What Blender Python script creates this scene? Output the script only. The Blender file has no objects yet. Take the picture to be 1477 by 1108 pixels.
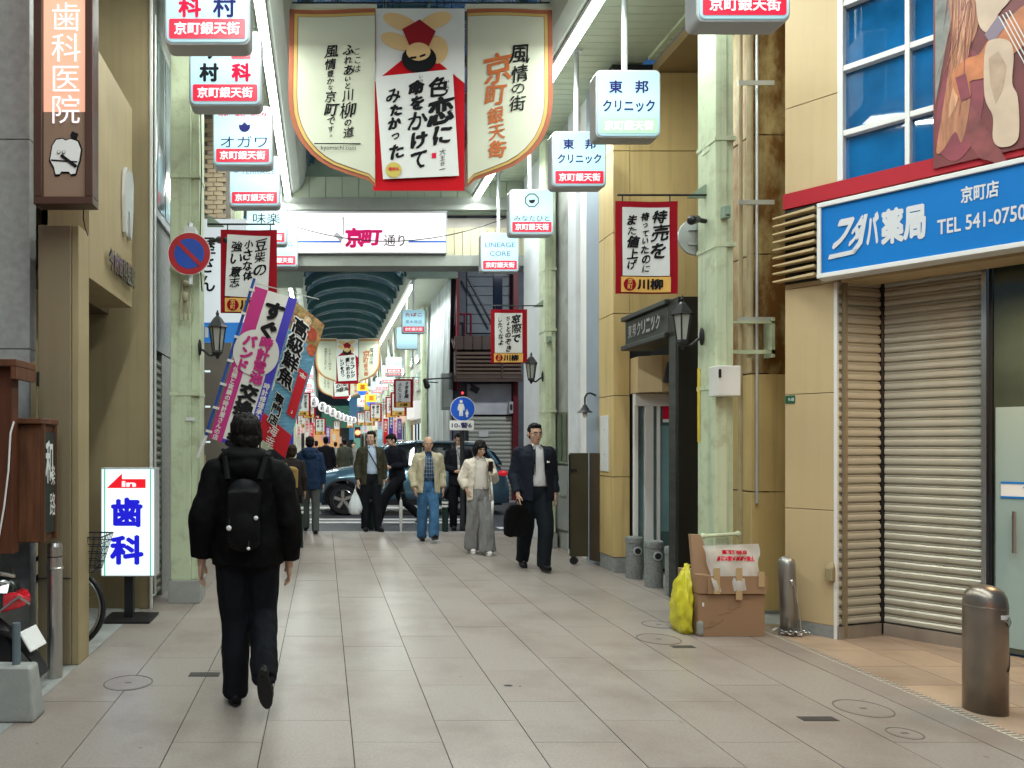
import bpy, math, random
from mathutils import Vector, Matrix, noise
V = Vector
PI = math.pi
random.seed(7)

# ------------------------------------------------------------------ camera, sky, light, exposure
SC = bpy.context.scene
COL = SC.collection
F, VX, VY, CH = 1067.0, 467.0, 641.0, 1.53        # focal length and vanishing point in photo pixels, eye height
cam = bpy.data.cameras.new('camera')
cam.sensor_width = 36.0
cam.lens = 36.0 * F / 1477.0
cam.shift_x = (738.5 - VX) / 1477.0
cam.shift_y = (VY - 554.0) / 1477.0
cam.clip_start = 0.05
cam.clip_end = 600
camo = bpy.data.objects.new('camera', cam)
COL.objects.link(camo)
camo.location = (0, 0, CH)
camo.rotation_euler = (math.radians(90), 0, 0)
SC.camera = camo
SC.render.engine = 'CYCLES'
SC.cycles.use_denoising = True
SC.cycles.max_bounces = 7
SC.cycles.sample_clamp_indirect = 4.0
SC.cycles.caustics_reflective = False
SC.cycles.caustics_refractive = False

world = bpy.data.worlds.new('World')
SC.world = world
world.use_nodes = True
wn = world.node_tree
for n in list(wn.nodes):
    wn.nodes.remove(n)
sky = wn.nodes.new('ShaderNodeTexSky')
sky.sky_type = 'NISHITA'
sky.sun_disc = False
sky.sun_elevation = math.radians(1.5)
sky.sun_rotation = math.radians(200)
sky.air_density = 1.2
sky.ozone_density = 4.0
bg = wn.nodes.new('ShaderNodeBackground')
bg.inputs['Strength'].default_value = 0.17
wo = wn.nodes.new('ShaderNodeOutputWorld')
wn.links.new(sky.outputs[0], bg.inputs['Color'])
wn.links.new(bg.outputs[0], wo.inputs['Surface'])
sun = bpy.data.lights.new('sun', 'SUN')
sun.energy = 0.02
sun.angle = math.radians(12)
sun.color = (1.0, 0.85, 0.7)
suno = bpy.data.objects.new('sun', sun)
COL.objects.link(suno)
suno.rotation_euler = (math.radians(70), 0, math.radians(-20))
suno.location = (0, -3, 30)

SC.view_settings.view_transform = 'Standard'
SC.view_settings.look = 'None'
SC.view_settings.gamma = 1.0
SC.view_settings.exposure = 0.30
SC.view_settings.use_curve_mapping = False

TUBE_X = (-0.63, 2.68)
TUBE_Z = 5.88
def arealight(name, loc, sx, sy, power, color, rot=(0, 0, 0)):
    l = bpy.data.lights.new(name, 'AREA')
    l.shape = 'RECTANGLE'; l.size = sx; l.size_y = sy; l.energy = power; l.color = color
    o = bpy.data.objects.new(name, l); COL.objects.link(o)
    o.location = loc; o.rotation_euler = rot
    return o
TC = (0.93, 1.0, 0.95)
for tx in TUBE_X:
    arealight('tube_light', (tx, 4.9, TUBE_Z - 0.13), 0.12, 16.0, 390, TC)
for tx in (-0.95, 2.45):
    arealight('tube_light', (tx, 38.0, TUBE_Z - 0.13), 0.12, 36.0, 950, TC)
arealight('shop_downlight', (5.0, 4.6, 2.62), 0.5, 0.5, 26, (1.0, 0.62, 0.32))
arealight('crossing_fill_light', (-4.0, 16.5, 7.2), 0.8, 0.3, 170, (1.0, 0.95, 0.86))  # added fill lamp that brightens the crossing, no fixture stands here
arealight('crossing_fill_light', (6.0, 15.8, 7.6), 0.8, 0.3, 260, (0.95, 0.98, 1.0))  # second added fill, from the right, also without a fixture

# ------------------------------------------------------------------ helpers
def P(px, py, d):
    return V(((px - VX) * d / F, d, CH - (py - VY) * d / F))

MATS = {}
def mat(name, col, rough=0.6, metal=0.0, var=0.12, scale=3.0, bump=0.0, bscale=60.0, spec=0.32, stretch=(1, 1, 1), dirt=None, dscale=1.2, damt=0.5, coat=0.0, world=False, streak=0.0, spots=0.0, dthr=0.5):
    if 'ink' in name: rough, spec = 0.85, 0.12
    if name in MATS: return MATS[name]
    m = bpy.data.materials.new(name); m.use_nodes = True
    nt = m.node_tree; b = nt.nodes['Principled BSDF']
    b.inputs['Roughness'].default_value = rough
    b.inputs['Metallic'].default_value = metal
    b.inputs['Specular IOR Level'].default_value = spec
    b.inputs['Coat Weight'].default_value = coat
    tc = nt.nodes.new('ShaderNodeTexCoord')
    mp = nt.nodes.new('ShaderNodeMapping'); mp.inputs['Scale'].default_value = stretch
    nt.links.new(nt.nodes.new('ShaderNodeNewGeometry').outputs['Position'] if world else tc.outputs['Object'], mp.inputs[0])
    n = nt.nodes.new('ShaderNodeTexNoise'); n.inputs['Scale'].default_value = scale; n.inputs['Detail'].default_value = 6
    nt.links.new(mp.outputs[0], n.inputs['Vector'])
    r = nt.nodes.new('ShaderNodeValToRGB')
    c = V(col)
    r.color_ramp.elements[0].position = 0.3; r.color_ramp.elements[1].position = 0.7
    r.color_ramp.elements[0].color = (*(c * (1 - var)), 1); r.color_ramp.elements[1].color = (*(c * (1 + var)), 1)
    nt.links.new(n.outputs['Fac'], r.inputs[0])
    out = r.outputs[0]
    if dirt is not None:
        n2 = nt.nodes.new('ShaderNodeTexNoise'); n2.inputs['Scale'].default_value = dscale; n2.inputs['Detail'].default_value = 8; n2.inputs['Roughness'].default_value = 0.65
        nt.links.new(mp.outputs[0], n2.inputs['Vector'])
        r2 = nt.nodes.new('ShaderNodeValToRGB'); r2.color_ramp.elements[0].position = dthr; r2.color_ramp.elements[1].position = dthr + 0.18
        r2.color_ramp.elements[1].color = (damt, damt, damt, 1)
        nt.links.new(n2.outputs['Fac'], r2.inputs[0])
        mx = nt.nodes.new('ShaderNodeMix'); mx.data_type = 'RGBA'
        nt.links.new(r2.outputs[0], mx.inputs[0]); nt.links.new(out, mx.inputs[6]); mx.inputs[7].default_value = (*dirt, 1)
        out = mx.outputs[2]
    def overlay(fac, colr, out):
        mx = nt.nodes.new('ShaderNodeMix'); mx.data_type = 'RGBA'
        nt.links.new(fac, mx.inputs[0]); nt.links.new(out, mx.inputs[6]); mx.inputs[7].default_value = (*colr, 1); return mx.outputs[2]
    src = mp.inputs[0].links[0].from_socket
    if streak:      # rain streaks running down the wall, gathered into patches
        m2 = nt.nodes.new('ShaderNodeMapping'); m2.inputs['Scale'].default_value = (9, 9, .35); nt.links.new(src, m2.inputs[0])
        n4 = nt.nodes.new('ShaderNodeTexNoise'); n4.inputs['Scale'].default_value = 1.6; n4.inputs['Detail'].default_value = 5; nt.links.new(m2.outputs[0], n4.inputs['Vector'])
        r4 = nt.nodes.new('ShaderNodeMapRange'); r4.inputs[1].default_value = .50; r4.inputs[2].default_value = .75; r4.inputs[3].default_value = 0; r4.inputs[4].default_value = streak; nt.links.new(n4.outputs['Fac'], r4.inputs[0])
        out = overlay(r4.outputs[0], V(col) * .45, out)
    if spots:       # trodden gum and drips
        vo = nt.nodes.new('ShaderNodeTexVoronoi'); vo.inputs['Scale'].default_value = 5.5; nt.links.new(src, vo.inputs['Vector'])
        r5 = nt.nodes.new('ShaderNodeMapRange'); r5.inputs[1].default_value = .05; r5.inputs[2].default_value = .075; r5.inputs[3].default_value = spots; r5.inputs[4].default_value = 0; nt.links.new(vo.outputs['Distance'], r5.inputs[0])
        sp = nt.nodes.new('ShaderNodeSeparateColor'); nt.links.new(vo.outputs['Color'], sp.inputs[0])
        gt = nt.nodes.new('ShaderNodeMath'); gt.operation = 'GREATER_THAN'; gt.inputs[1].default_value = .72; nt.links.new(sp.outputs[0], gt.inputs[0])
        mu = nt.nodes.new('ShaderNodeMath'); mu.operation = 'MULTIPLY'; nt.links.new(r5.outputs[0], mu.inputs[0]); nt.links.new(gt.outputs[0], mu.inputs[1])
        out = overlay(mu.outputs[0], V(col) * .45, out)
    nt.links.new(out, b.inputs['Base Color'])
    if bump > 0:
        n3 = nt.nodes.new('ShaderNodeTexNoise'); n3.inputs['Scale'].default_value = bscale; n3.inputs['Detail'].default_value = 5
        nt.links.new(mp.outputs[0], n3.inputs['Vector'])
        bp = nt.nodes.new('ShaderNodeBump'); bp.inputs['Strength'].default_value = bump; bp.inputs['Distance'].default_value = 0.01
        nt.links.new(n3.outputs['Fac'], bp.inputs['Height']); nt.links.new(bp.outputs[0], b.inputs['Normal'])
    MATS[name] = m
    return m
def emit(name, col, s=1.0, hot=0.0, base=None):
    """something that gives off light; hot: extra brightness in front of the tubes inside a lit box"""
    if name in MATS: return MATS[name]
    m = bpy.data.materials.new(name); m.use_nodes = True
    nt = m.node_tree; b = nt.nodes['Principled BSDF']
    b.inputs['Base Color'].default_value = (*(base or [c * 0.5 for c in col]), 1)
    b.inputs['Roughness'].default_value = 0.35
    b.inputs['Emission Color'].default_value = (*col, 1)
    b.inputs['Emission Strength'].default_value = s
    if hot:
        tc = nt.nodes.new('ShaderNodeTexCoord'); sp = nt.nodes.new('ShaderNodeSeparateXYZ')
        nt.links.new(tc.outputs['Generated'], sp.inputs[0])
        ma = nt.nodes.new('ShaderNodeMath'); ma.operation = 'SUBTRACT'; ma.inputs[1].default_value = 0.5
        nt.links.new(sp.outputs['Z'], ma.inputs[0])
        ab = nt.nodes.new('ShaderNodeMath'); ab.operation = 'ABSOLUTE'; nt.links.new(ma.outputs[0], ab.inputs[0])
        mr = nt.nodes.new('ShaderNodeMapRange'); mr.interpolation_type = 'SMOOTHSTEP'
        mr.inputs[1].default_value = 0.0; mr.inputs[2].default_value = 0.5; mr.inputs[3].default_value = s * (1 + hot); mr.inputs[4].default_value = s * (1 - 0.3 * hot)
        nt.links.new(ab.outputs[0], mr.inputs[0]); nt.links.new(mr.outputs[0], b.inputs['Emission Strength'])
    MATS[name] = m
    return m
def glass(name, col, rough=0.05, alpha=0.5):
    if name in MATS: return MATS[name]
    m = bpy.data.materials.new(name); m.use_nodes = True
    nt = m.node_tree; b = nt.nodes['Principled BSDF']
    b.inputs['Base Color'].default_value = (*col, 1); b.inputs['Roughness'].default_value = rough
    b.inputs['Alpha'].default_value = alpha
    b.inputs['Specular IOR Level'].default_value = 0.8
    MATS[name] = m
    return m

X, Y, Z = V((1, 0, 0)), V((0, 1, 0)), V((0, 0, 1))
class MB:
    def __init__(s): s.v = []; s.f = []
    def add(s, vs, fs):
        n = len(s.v); s.v += [V(v) for v in vs]; s.f += [tuple(i + n for i in f) for f in fs]; return s
    def quad(s, a, b, c, d): return s.add([a, b, c, d], [(0, 1, 2, 3)])
    def hexa(s, p):   # 8 points: bottom ring of four, then top ring
        return s.add(p, [(3, 2, 1, 0), (4, 5, 6, 7), (0, 1, 5, 4), (1, 2, 6, 5), (2, 3, 7, 6), (3, 0, 4, 7)])
    def box(s, x0, x1, y0, y1, z0, z1):
        return s.hexa([(x0, y0, z0), (x1, y0, z0), (x1, y1, z0), (x0, y1, z0), (x0, y0, z1), (x1, y0, z1), (x1, y1, z1), (x0, y1, z1)])
    def obox(s, c, a, b, h):   # centre and three half-axis vectors
        c, a, b, h = V(c), V(a), V(b), V(h)
        return s.hexa([c - a - b - h, c + a - b - h, c + a + b - h, c - a + b - h, c - a - b + h, c + a - b + h, c + a + b + h, c - a + b + h])
    def prism(s, pts, ext):
        n = len(pts); e = V(ext)
        vs = [V(p) for p in pts] + [V(p) + e for p in pts]
        return s.add(vs, [tuple(range(n))[::-1], tuple(range(n, 2 * n))] + [(i, (i + 1) % n, n + (i + 1) % n, n + i) for i in range(n)])
    def tube(s, p0, p1, r0, r1=None, n=10):
        r1 = r0 if r1 is None else r1
        p0, p1 = V(p0), V(p1); d = (p1 - p0).normalized()
        a = d.orthogonal().normalized(); b = d.cross(a)
        vs = [p0 + (a * math.cos(2 * PI * i / n) + b * math.sin(2 * PI * i / n)) * r0 for i in range(n)]
        vs += [p1 + (a * math.cos(2 * PI * i / n) + b * math.sin(2 * PI * i / n)) * r1 for i in range(n)]
        return s.add(vs, [tuple(range(n))[::-1], tuple(range(n, 2 * n))] + [(i, (i + 1) % n, n + (i + 1) % n, n + i) for i in range(n)])
    def path(s, pts, r, n=8):
        for a, b in zip(pts, pts[1:]): s.tube(a, b, r, r, n)
        return s
    def ell(s, c, ax, n=14, m=9):
        c = V(c)
        if not hasattr(ax[0], '__len__'): ax = (X * ax[0], Y * ax[1], Z * ax[2])
        ax = [V(a) for a in ax]
        vs = [c - ax[2]]
        for j in range(1, m):
            t = -PI / 2 + PI * j / m
            for i in range(n):
                p = 2 * PI * i / n
                vs.append(c + ax[0] * math.cos(t) * math.cos(p) + ax[1] * math.cos(t) * math.sin(p) + ax[2] * math.sin(t))
        vs.append(c + ax[2]); k = len(vs) - 1
        fs = [(0, 1 + (i + 1) % n, 1 + i) for i in range(n)]
        for j in range(m - 2):
            for i in range(n):
                a = 1 + j * n + i; b = 1 + j * n + (i + 1) % n
                fs.append((a, b, b + n, a + n))
        fs += [(k, k - n + i, k - n + (i + 1) % n) for i in range(n)]
        return s.add(vs, fs)
    def cap(s, p0, p1, r0, r1=None, n=12):   # limb: cone with round ends
        r1 = r0 if r1 is None else r1
        s.tube(p0, p1, r0, r1, n); s.ell(p0, (r0,) * 3, n, 8); s.ell(p1, (r1,) * 3, n, 8); return s
    def lathe(s, c, prof, n=20, ax=None, caps=True):
        c = V(c); a, b, u = ax or (X, Y, Z)
        vs = []
        for r, z in prof:
            for i in range(n):
                p = 2 * PI * i / n; vs.append(c + a * r * math.cos(p) + b * r * math.sin(p) + u * z)
        fs = [tuple(range(n))[::-1]] if caps else []
        for j in range(len(prof) - 1):
            for i in range(n):
                q = j * n + i; w = j * n + (i + 1) % n
                fs.append((q, w, w + n, q + n))
        if caps: fs.append(tuple(range((len(prof) - 1) * n, len(prof) * n)))
        return s.add(vs, fs)
    def loft(s, rings):   # closed rings of equal length
        n = len(rings[0]); vs = [V(p) for r in rings for p in r]
        fs = [tuple(range(n))[::-1]]
        for j in range(len(rings) - 1):
            for i in range(n):
                q = j * n + i; w = j * n + (i + 1) % n
                fs.append((q, w, w + n, q + n))
        fs.append(tuple(range((len(rings) - 1) * n, len(rings) * n)))
        return s.add(vs, fs)
    def grid(s, o, a, b, na, nb, fn=None):
        o, a, b = V(o), V(a), V(b); vs = []
        for j in range(nb + 1):
            for i in range(na + 1):
                p = o + a * (i / na) + b * (j / nb)
                vs.append(fn(p) if fn else p)
        return s.add(vs, [(j * (na + 1) + i, j * (na + 1) + i + 1, (j + 1) * (na + 1) + i + 1, (j + 1) * (na + 1) + i) for j in range(nb) for i in range(na)])

ORG = {}
def wloc(p): return ORG.get(p.name, V((0, 0, 0))) if p else V((0, 0, 0))
def link_mesh(name, me, m, parent=None, smooth=False, bevel=0.0):
    o = bpy.data.objects.new(name, me); COL.objects.link(o)
    if m: me.materials.append(m)
    if parent:
        o.parent = parent; ORG[o.name] = wloc(parent)
    else: ORG[o.name] = V((0, 0, 0))
    if smooth: me.shade_smooth()
    if bevel:
        b = o.modifiers.new('bevel', 'BEVEL'); b.width = bevel; b.segments = 2; b.limit_method = 'ANGLE'; b.angle_limit = math.radians(40)
    return o
def obj(name, mb, m, parent=None, smooth=False, bevel=0.0):
    org = wloc(parent)
    me = bpy.data.meshes.new(name)
    me.from_pydata([tuple(v - org) for v in mb.v], [], mb.f)
    me.validate()
    return link_mesh(name, me, m, parent, smooth, bevel)
def thing(name, label, cat, loc=(0, 0, 0), group=None):
    o = bpy.data.objects.new(name, None); COL.objects.link(o); o.location = loc
    o.empty_display_size = 0.1
    ORG[o.name] = V(loc)
    o['label'] = label; o['category'] = cat
    if group: o['group'] = group
    return o
def tag(o, label, cat, group=None):
    o['label'] = label; o['category'] = cat
    if group: o['group'] = group
    return o
def struct(name, mb, m, **k):
    o = obj(name, mb, m, **k); o['kind'] = 'structure'; return o
def copies(first, locs, parent=None):
    """linked copies of one piece, moved by the given offsets"""
    out = []
    for l in locs:
        c = first.copy(); COL.objects.link(c); c.location = first.location + V(l)
        ORG[c.name] = ORG[first.name]
        out.append(c)
    return out

# ---- lettering
GL = {}
def glyph(s, bold):
    k = (s, bold)
    if k not in GL:
        c = bpy.data.curves.new('t', 'FONT'); c.body = s; c.offset = bold; c.resolution_u = 3; c.align_x = 'CENTER'
        o = bpy.data.objects.new('t', c)
        me = bpy.data.meshes.new_from_object(o)
        vs = [v.co.copy() for v in me.vertices]; fs = [tuple(p.vertices) for p in me.polygons]
        bpy.data.objects.remove(o); bpy.data.meshes.remove(me); bpy.data.curves.remove(c)
        if vs:
            x0, x1 = min(v.x for v in vs), max(v.x for v in vs); y0, y1 = min(v.y for v in vs), max(v.y for v in vs)
        else: x0 = x1 = y0 = y1 = 0
        GL[k] = (vs, fs, x0, x1, y0, y1)
    return GL[k]
def thick(bold):
    """small shifts that fatten a stroke: the glyph is laid down a few times, each a hair higher"""
    if bold <= 0.005: return [(0, 0)]
    n = 6 if bold > 0.03 else 4
    return [(0, 0)] + [(bold * math.cos(2 * PI * i / n + .5), bold * math.sin(2 * PI * i / n + .5)) for i in range(n)]
def T(parent, s, c, w, h, m, r=X, u=Z, bold=0.02, name='lettering', out=0.004, warp=None, mb=None):
    """one line of text fitted into w x h, centred on c, in the plane of r and u"""
    vs, fs, x0, x1, y0, y1 = glyph(s, 0.0)
    bold = max(bold, 0); x0 -= bold; x1 += bold; y0 -= bold; y1 += bold
    n = r.cross(u).normalized(); c = V(c)
    sx, sy = w / max(x1 - x0, 1e-6), h / max(y1 - y0, 1e-6)
    own = mb is None
    if own: mb = MB()
    for q, (dx, dy) in enumerate(thick(bold)):
        pts = [c + r * ((v.x + dx - (x0 + x1) / 2) * sx) + u * ((v.y + dy - (y0 + y1) / 2) * sy) + n * (out + q * 0.0002) for v in vs]
        if warp: pts = [warp(p) for p in pts]
        mb.add(pts, fs)
    if own: return obj(name, mb, m, parent)
def VT(parent, s, top, cell, m, r=X, u=Z, bold=0.02, brush=0.0, name='lettering', out=0.004, warp=None, squash=1.0, sizes=None):
    """vertical text; brush > 0 gives hand-brushed size, lean and stroke wobble"""
    n = r.cross(u).normalized(); mb = MB(); pos = V(top); rnd = random.Random(hash(s) % 9973 if False else sum(ord(ch) * (i + 3) for i, ch in enumerate(s)))
    for i, ch in enumerate(s):
        k = (sizes[i] if sizes else 1.0) * cell
        if brush: k *= rnd.uniform(1 - 0.16 * brush, 1 + 0.2 * brush)
        if ch in ' ': pos = pos - u * k * 0.5; continue
        small = ch in 'っゃゅょッャュョ'
        vs, fs, x0, x1, y0, y1 = glyph(ch, 0.0); bo = max(0, bold) * (rnd.uniform(0.5, 1.6) if brush else 1)
        c = pos - u * (k * squash * 0.5) + r * (rnd.uniform(-0.08, 0.08) * k * brush)
        a = rnd.uniform(-0.16, 0.10) * brush; sh = 0.16 * brush
        cx, cy = (0.5 if False else (x0 + x1) / 2), (0.38 if not small else 0.3)
        cy = (y0 + y1) / 2 if brush else 0.385
        kk = k * (0.72 if small and not brush else (0.8 if small else 1.0))
        q = rnd.uniform(0, 90)
        for tq, (ddx, ddy) in enumerate(thick(bo)):
            pts = []
            for p in vs:
                x, y = (p.x - cx) + ddx, (p.y - cy) + ddy * (0.7 if brush else 1)
                if brush:
                    w = noise.noise_vector(V((x * 3.2 + q, y * 3.2, q))) * 0.075 * brush
                    x += w.x; y += w.y; x += y * sh * 0.6; y += x * sh
                X2 = x * math.cos(a) - y * math.sin(a); Y2 = x * math.sin(a) + y * math.cos(a)
                pts.append(c + r * (X2 * kk) + u * (Y2 * kk * squash) + n * (out + tq * 0.0002))
            if warp: pts = [warp(p) for p in pts]
            mb.add(pts, fs)
        pos = pos - u * (k * squash * 1.0)
    return obj(name, mb, m, parent)
def rr(c, w, h, rad, r=X, u=Z, k=5):
    """rounded rectangle outline"""
    c = V(c); pts = []
    for cx, cy, a0 in ((w / 2 - rad, h / 2 - rad, 0), (-w / 2 + rad, h / 2 - rad, 90), (-w / 2 + rad, -h / 2 + rad, 180), (w / 2 - rad, -h / 2 + rad, 270)):
        for i in range(k + 1):
            a = math.radians(a0 + 90 * i / k); pts.append(c + r * (cx + rad * math.cos(a)) + u * (cy + rad * math.sin(a)))
    return pts
def disc(c, rad, r=X, u=Z, n=32, a0=0, a1=2 * PI):
    c = V(c)
    return [c + r * rad * math.cos(a0 + (a1 - a0) * i / n) + u * rad * math.sin(a0 + (a1 - a0) * i / n) for i in range(n)]
def plate(parent, name, pts, th, m, n=V((0, -1, 0)), **k):
    """flat outline given thickness, its front face on the outline"""
    mb = MB().prism(pts, -n * th)
    return obj(name, mb, m, parent, **k)

# ---- common materials
M_red = mat('sign red', (0.27, 0.004, 0.012), 0.8, var=0.05, spec=0.15)
M_white = mat('white paint', (0.72, 0.72, 0.70), 0.5, var=0.04)
M_paper = mat('vinyl white', (0.62, 0.64, 0.62), 0.55, var=0.05, scale=2)
M_cream = mat('banner cream', (0.50, 0.52, 0.41), 0.8, var=0.05, scale=1.5)
M_ink = mat('black ink', (0.012, 0.012, 0.014), 0.5, var=0.0)
M_blueink = mat('navy ink', (0.02, 0.02, 0.12), 0.5, var=0.0)
M_black = mat('black steel', (0.015, 0.015, 0.017), 0.4, var=0.2)
M_green = mat('pale green paint', (0.50, 0.575, 0.395), 0.5, var=0.05, scale=2.2, bump=0.15, bscale=30, dirt=(0.27, 0.27, 0.17), dscale=5.5, damt=0.55, streak=.45)
M_greendark = mat('green steel', (0.22, 0.30, 0.23), 0.5, var=0.1)
M_steel = mat('stainless steel', (0.55, 0.55, 0.53), 0.3, metal=1.0, var=0.12, scale=8, stretch=(1, 1, 0.2))
M_galv = mat('galvanised pipe', (0.5, 0.54, 0.54), 0.4, metal=0.4, var=0.1)
M_grey = mat('grey plastic', (0.42, 0.44, 0.45), 0.45, var=0.05)
M_dark = mat('dark interior', (0.02, 0.022, 0.024), 0.6, var=0.3)
M_beige = mat('beige wall panel', (0.53, 0.405, 0.225), 0.45, var=0.05, scale=0.9, bump=0.03, bscale=90, dirt=(0.42, 0.32, 0.18), dscale=1.5, damt=0.25, streak=.14)
M_yellow = mat('yellow wall panel', (0.56, 0.42, 0.185), 0.5, var=0.07, scale=1.1, bump=0.04, bscale=80, dirt=(0.36, 0.25, 0.11), dscale=1.6, damt=0.35, stretch=(1, 1, 0.5), streak=.4)
M_stain = mat('stained yellow panel', (0.42, 0.33, 0.15), 0.55, var=0.15, scale=1.5, bump=0.05, bscale=60, dirt=(0.16, 0.060, 0.008), dscale=2.6, damt=0.95, stretch=(1.5, 1.5, 0.8), streak=.6, dthr=.37)
M_tan = mat('tan plaster', (0.32, 0.255, 0.14), 0.65, var=0.09, scale=2, bump=0.25, bscale=140, streak=.22)
M_tand = mat('tan painted steel', (0.225, 0.18, 0.11), 0.5, var=0.06, scale=2, streak=.25)
M_granite = mat('grey stone cladding', (0.26, 0.27, 0.26), 0.5, var=0.16, scale=25, bump=0.05, bscale=200)
M_conc = mat('concrete', (0.30, 0.31, 0.29), 0.8, var=0.15, scale=4, bump=0.15, bscale=70, dirt=(0.16, 0.16, 0.14), dscale=3, damt=0.5)
M_orange = mat('banner gold', (0.72, 0.42, 0.10), 0.6, var=0.1)
M_tile = mat('paver', (0.265, 0.243, 0.218), 0.36, var=0.08, scale=5, bump=0.07, bscale=110, dirt=(0.185, 0.172, 0.16), dscale=1.8, damt=0.5)
M_facelit = emit('lit sign face', (0.40, 0.74, 0.84), 0.52, hot=0.62, base=(0.25, 0.35, 0.38))
M_redlit = emit('lit red strip', (0.80, 0.02, 0.06), 0.55)
M_wordlit = emit('lit white lettering', (0.95, 0.85, 0.88), 0.75)
# ------------------------------------------------------------------ ground, road, paving
struct('ground', MB().box(-60, 60, -30, 220, -0.30, -0.16), mat('earth grey', (0.09, 0.09, 0.085), 0.9, bump=0.2))
pav = struct('pavement', MB().box(-1.75, 3.58, -8, 12.80, -0.15, -0.006), mat('joint mortar', (0.04, 0.037, 0.034), 0.9))
tile = obj('paver', MB().box(0.0027, 0.4603, 0.0009, 0.5991, -0.03, 0.0), M_tile, pav)
tcols = [0.148 + 0.463 * k for k in range(-4, 8)]
first = True; n = 0
offs = []
rnd = random.Random(3)
TM = []
for i in range(5):
    c = [(0.290, 0.252, 0.222), (0.283, 0.249, 0.221), (0.276, 0.238, 0.210), (0.294, 0.258, 0.228), (0.282, 0.241, 0.212)][i]
    TM.append(mat('paver tone %d' % i, c, 0.33, var=0.13, scale=70, world=True, spots=.7, bump=0.07, bscale=110, dirt=(0.185, 0.145, 0.122), dscale=1.4, damt=0.6, dthr=.47))
metas = []
for t in TM:
    me = tile.data.copy(); me.materials.clear(); me.materials.append(t); metas.append(me)
for ci, x in enumerate(tcols):
    if x + 0.463 > 3.60: continue
    off = 0.3 if ci % 2 else 0.0
    y = 2.6 + off - 0.6
    while y < 12.8:
        y1 = min(y + 0.6, 12.8)
        if y1 - y > 0.55:
            c = tile.copy(); COL.objects.link(c); c.parent = pav; c.data = rnd.choice(metas); ORG[c.name] = V((0, 0, 0))
            c.location = (x, y, rnd.uniform(-0.0006, 0.0006)); n += 1
        y += 0.6
bpy.data.objects.remove(tile)
mb = MB()
for ci, x in enumerate(tcols):      # short end pieces at the kerb and the rows behind the camera
    if x + 0.463 > 3.60: continue
    off = 0.3 if ci % 2 else 0.0
    if ci % 2: mb.box(x + .002, x + .461, 12.502, 12.8, -0.03, 0.0)
    for j in range(17): mb.box(x + .002, x + .461, 1.4 + off - .6 * j + .002, 1.4 + off - .6 * j + .598, -0.03, 0.0)
o = obj('paver_remainder', mb, TM[0], pav); o['kind'] = 'stuff'
# border strips left and right, kerb at the crossing
struct('pavement_edge_strip', MB().box(-2.6, -1.705, -8, 12.80, -0.15, -0.001), M_conc)
struct('pavement_edge_strip', MB().box(3.395, 3.60, -8, 12.80, -0.15, -0.0005), TM[2])
struct('kerb', MB().box(-14, 22, 12.81, 12.98, -0.20, 0.002), mat('kerb stone', (0.30, 0.29, 0.27), 0.7, bump=0.1))
struct('side_pavement', MB().box(-14, -2.61, 5, 12.80, -0.15, -0.002), M_conc)
struct('side_pavement', MB().box(3.61, 22, 6.3, 12.80, -0.15, -0.002), M_conc)
# paler dotted line and the warm tiled forecourt of the pharmacy
mb = MB().box(3.60, 3.66, -6, 6.3, -0.15, 0.001)
struct('dotted_border_strip', mb, mat('border pale', (0.55, 0.50, 0.42), 0.6))
mb = MB()
for k in range(150): mb.box(3.606, 3.654, 1.5 + 0.032 * k, 1.5 + 0.032 * k + 0.016, 0.0, 0.0035)
o = obj('tactile_ribs', mb, mat('border dark', (0.20, 0.17, 0.14), 0.6)); o['kind'] = 'stuff'; 
fore = struct('forecourt', MB().box(3.66, 9.0, -6, 6.3, -0.15, -0.005), mat('joint brown', (0.10, 0.07, 0.05), 0.8))
fm = [mat('forecourt tile %d' % i, c, 0.4, var=0.12, scale=3, world=True, spots=.5, bump=0.06, bscale=90, dirt=(0.20, 0.13, 0.08), dscale=2, damt=0.5) for i, c in enumerate([(0.37, 0.275, 0.20), (0.33, 0.25, 0.185), (0.39, 0.29, 0.205)])]
ft = obj('paving_tile', MB().box(0.003, 0.397, 0.003, 0.397, -0.03, 0.0), fm[0], fore)
fmet = []
for t in fm:
    me = ft.data.copy(); me.materials.clear(); me.materials.append(t); fmet.append(me)
k = 0
for i in range(5):
    for j in range(9):
        c = ft.copy(); COL.objects.link(c); c.data = fmet[(i * 2 + j * 5) % 3]; c.location = (3.66 + .4 * i, 2.7 + .4 * j, 0)
bpy.data.objects.remove(ft)
# road of the crossing street, stripes
struct('road', MB().box(-60, 60, 12.98, 19.6, -0.2, -0.012), mat('asphalt', (0.055, 0.058, 0.065), 0.6, var=0.25, scale=20, bump=0.3, bscale=150))
for (a, b, x0, x1) in ((14.45, 14.72, -0.9, 3.0), (15.0, 15.3, -0.9, 3.0), (16.4, 16.95, -1.2, 3.4), (17.7, 18.2, -1.2, 3.4), (13.45, 13.75, 3.2, 6.2)):
    struct('road_marking', MB().box(x0, x1, a, b, -0.013, -0.006), mat('road paint', (0.62, 0.62, 0.60), 0.6, var=0.12, scale=9, dirt=(0.25, 0.25, 0.25), dscale=4))
struct('kerb', MB().box(-14, 22, 19.6, 19.75, -0.2, 0.004), MATS['kerb stone'])
struct('far_pavement', MB().box(-14, 22, 19.75, 150, -0.2, 0.0), M_tile)

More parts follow.
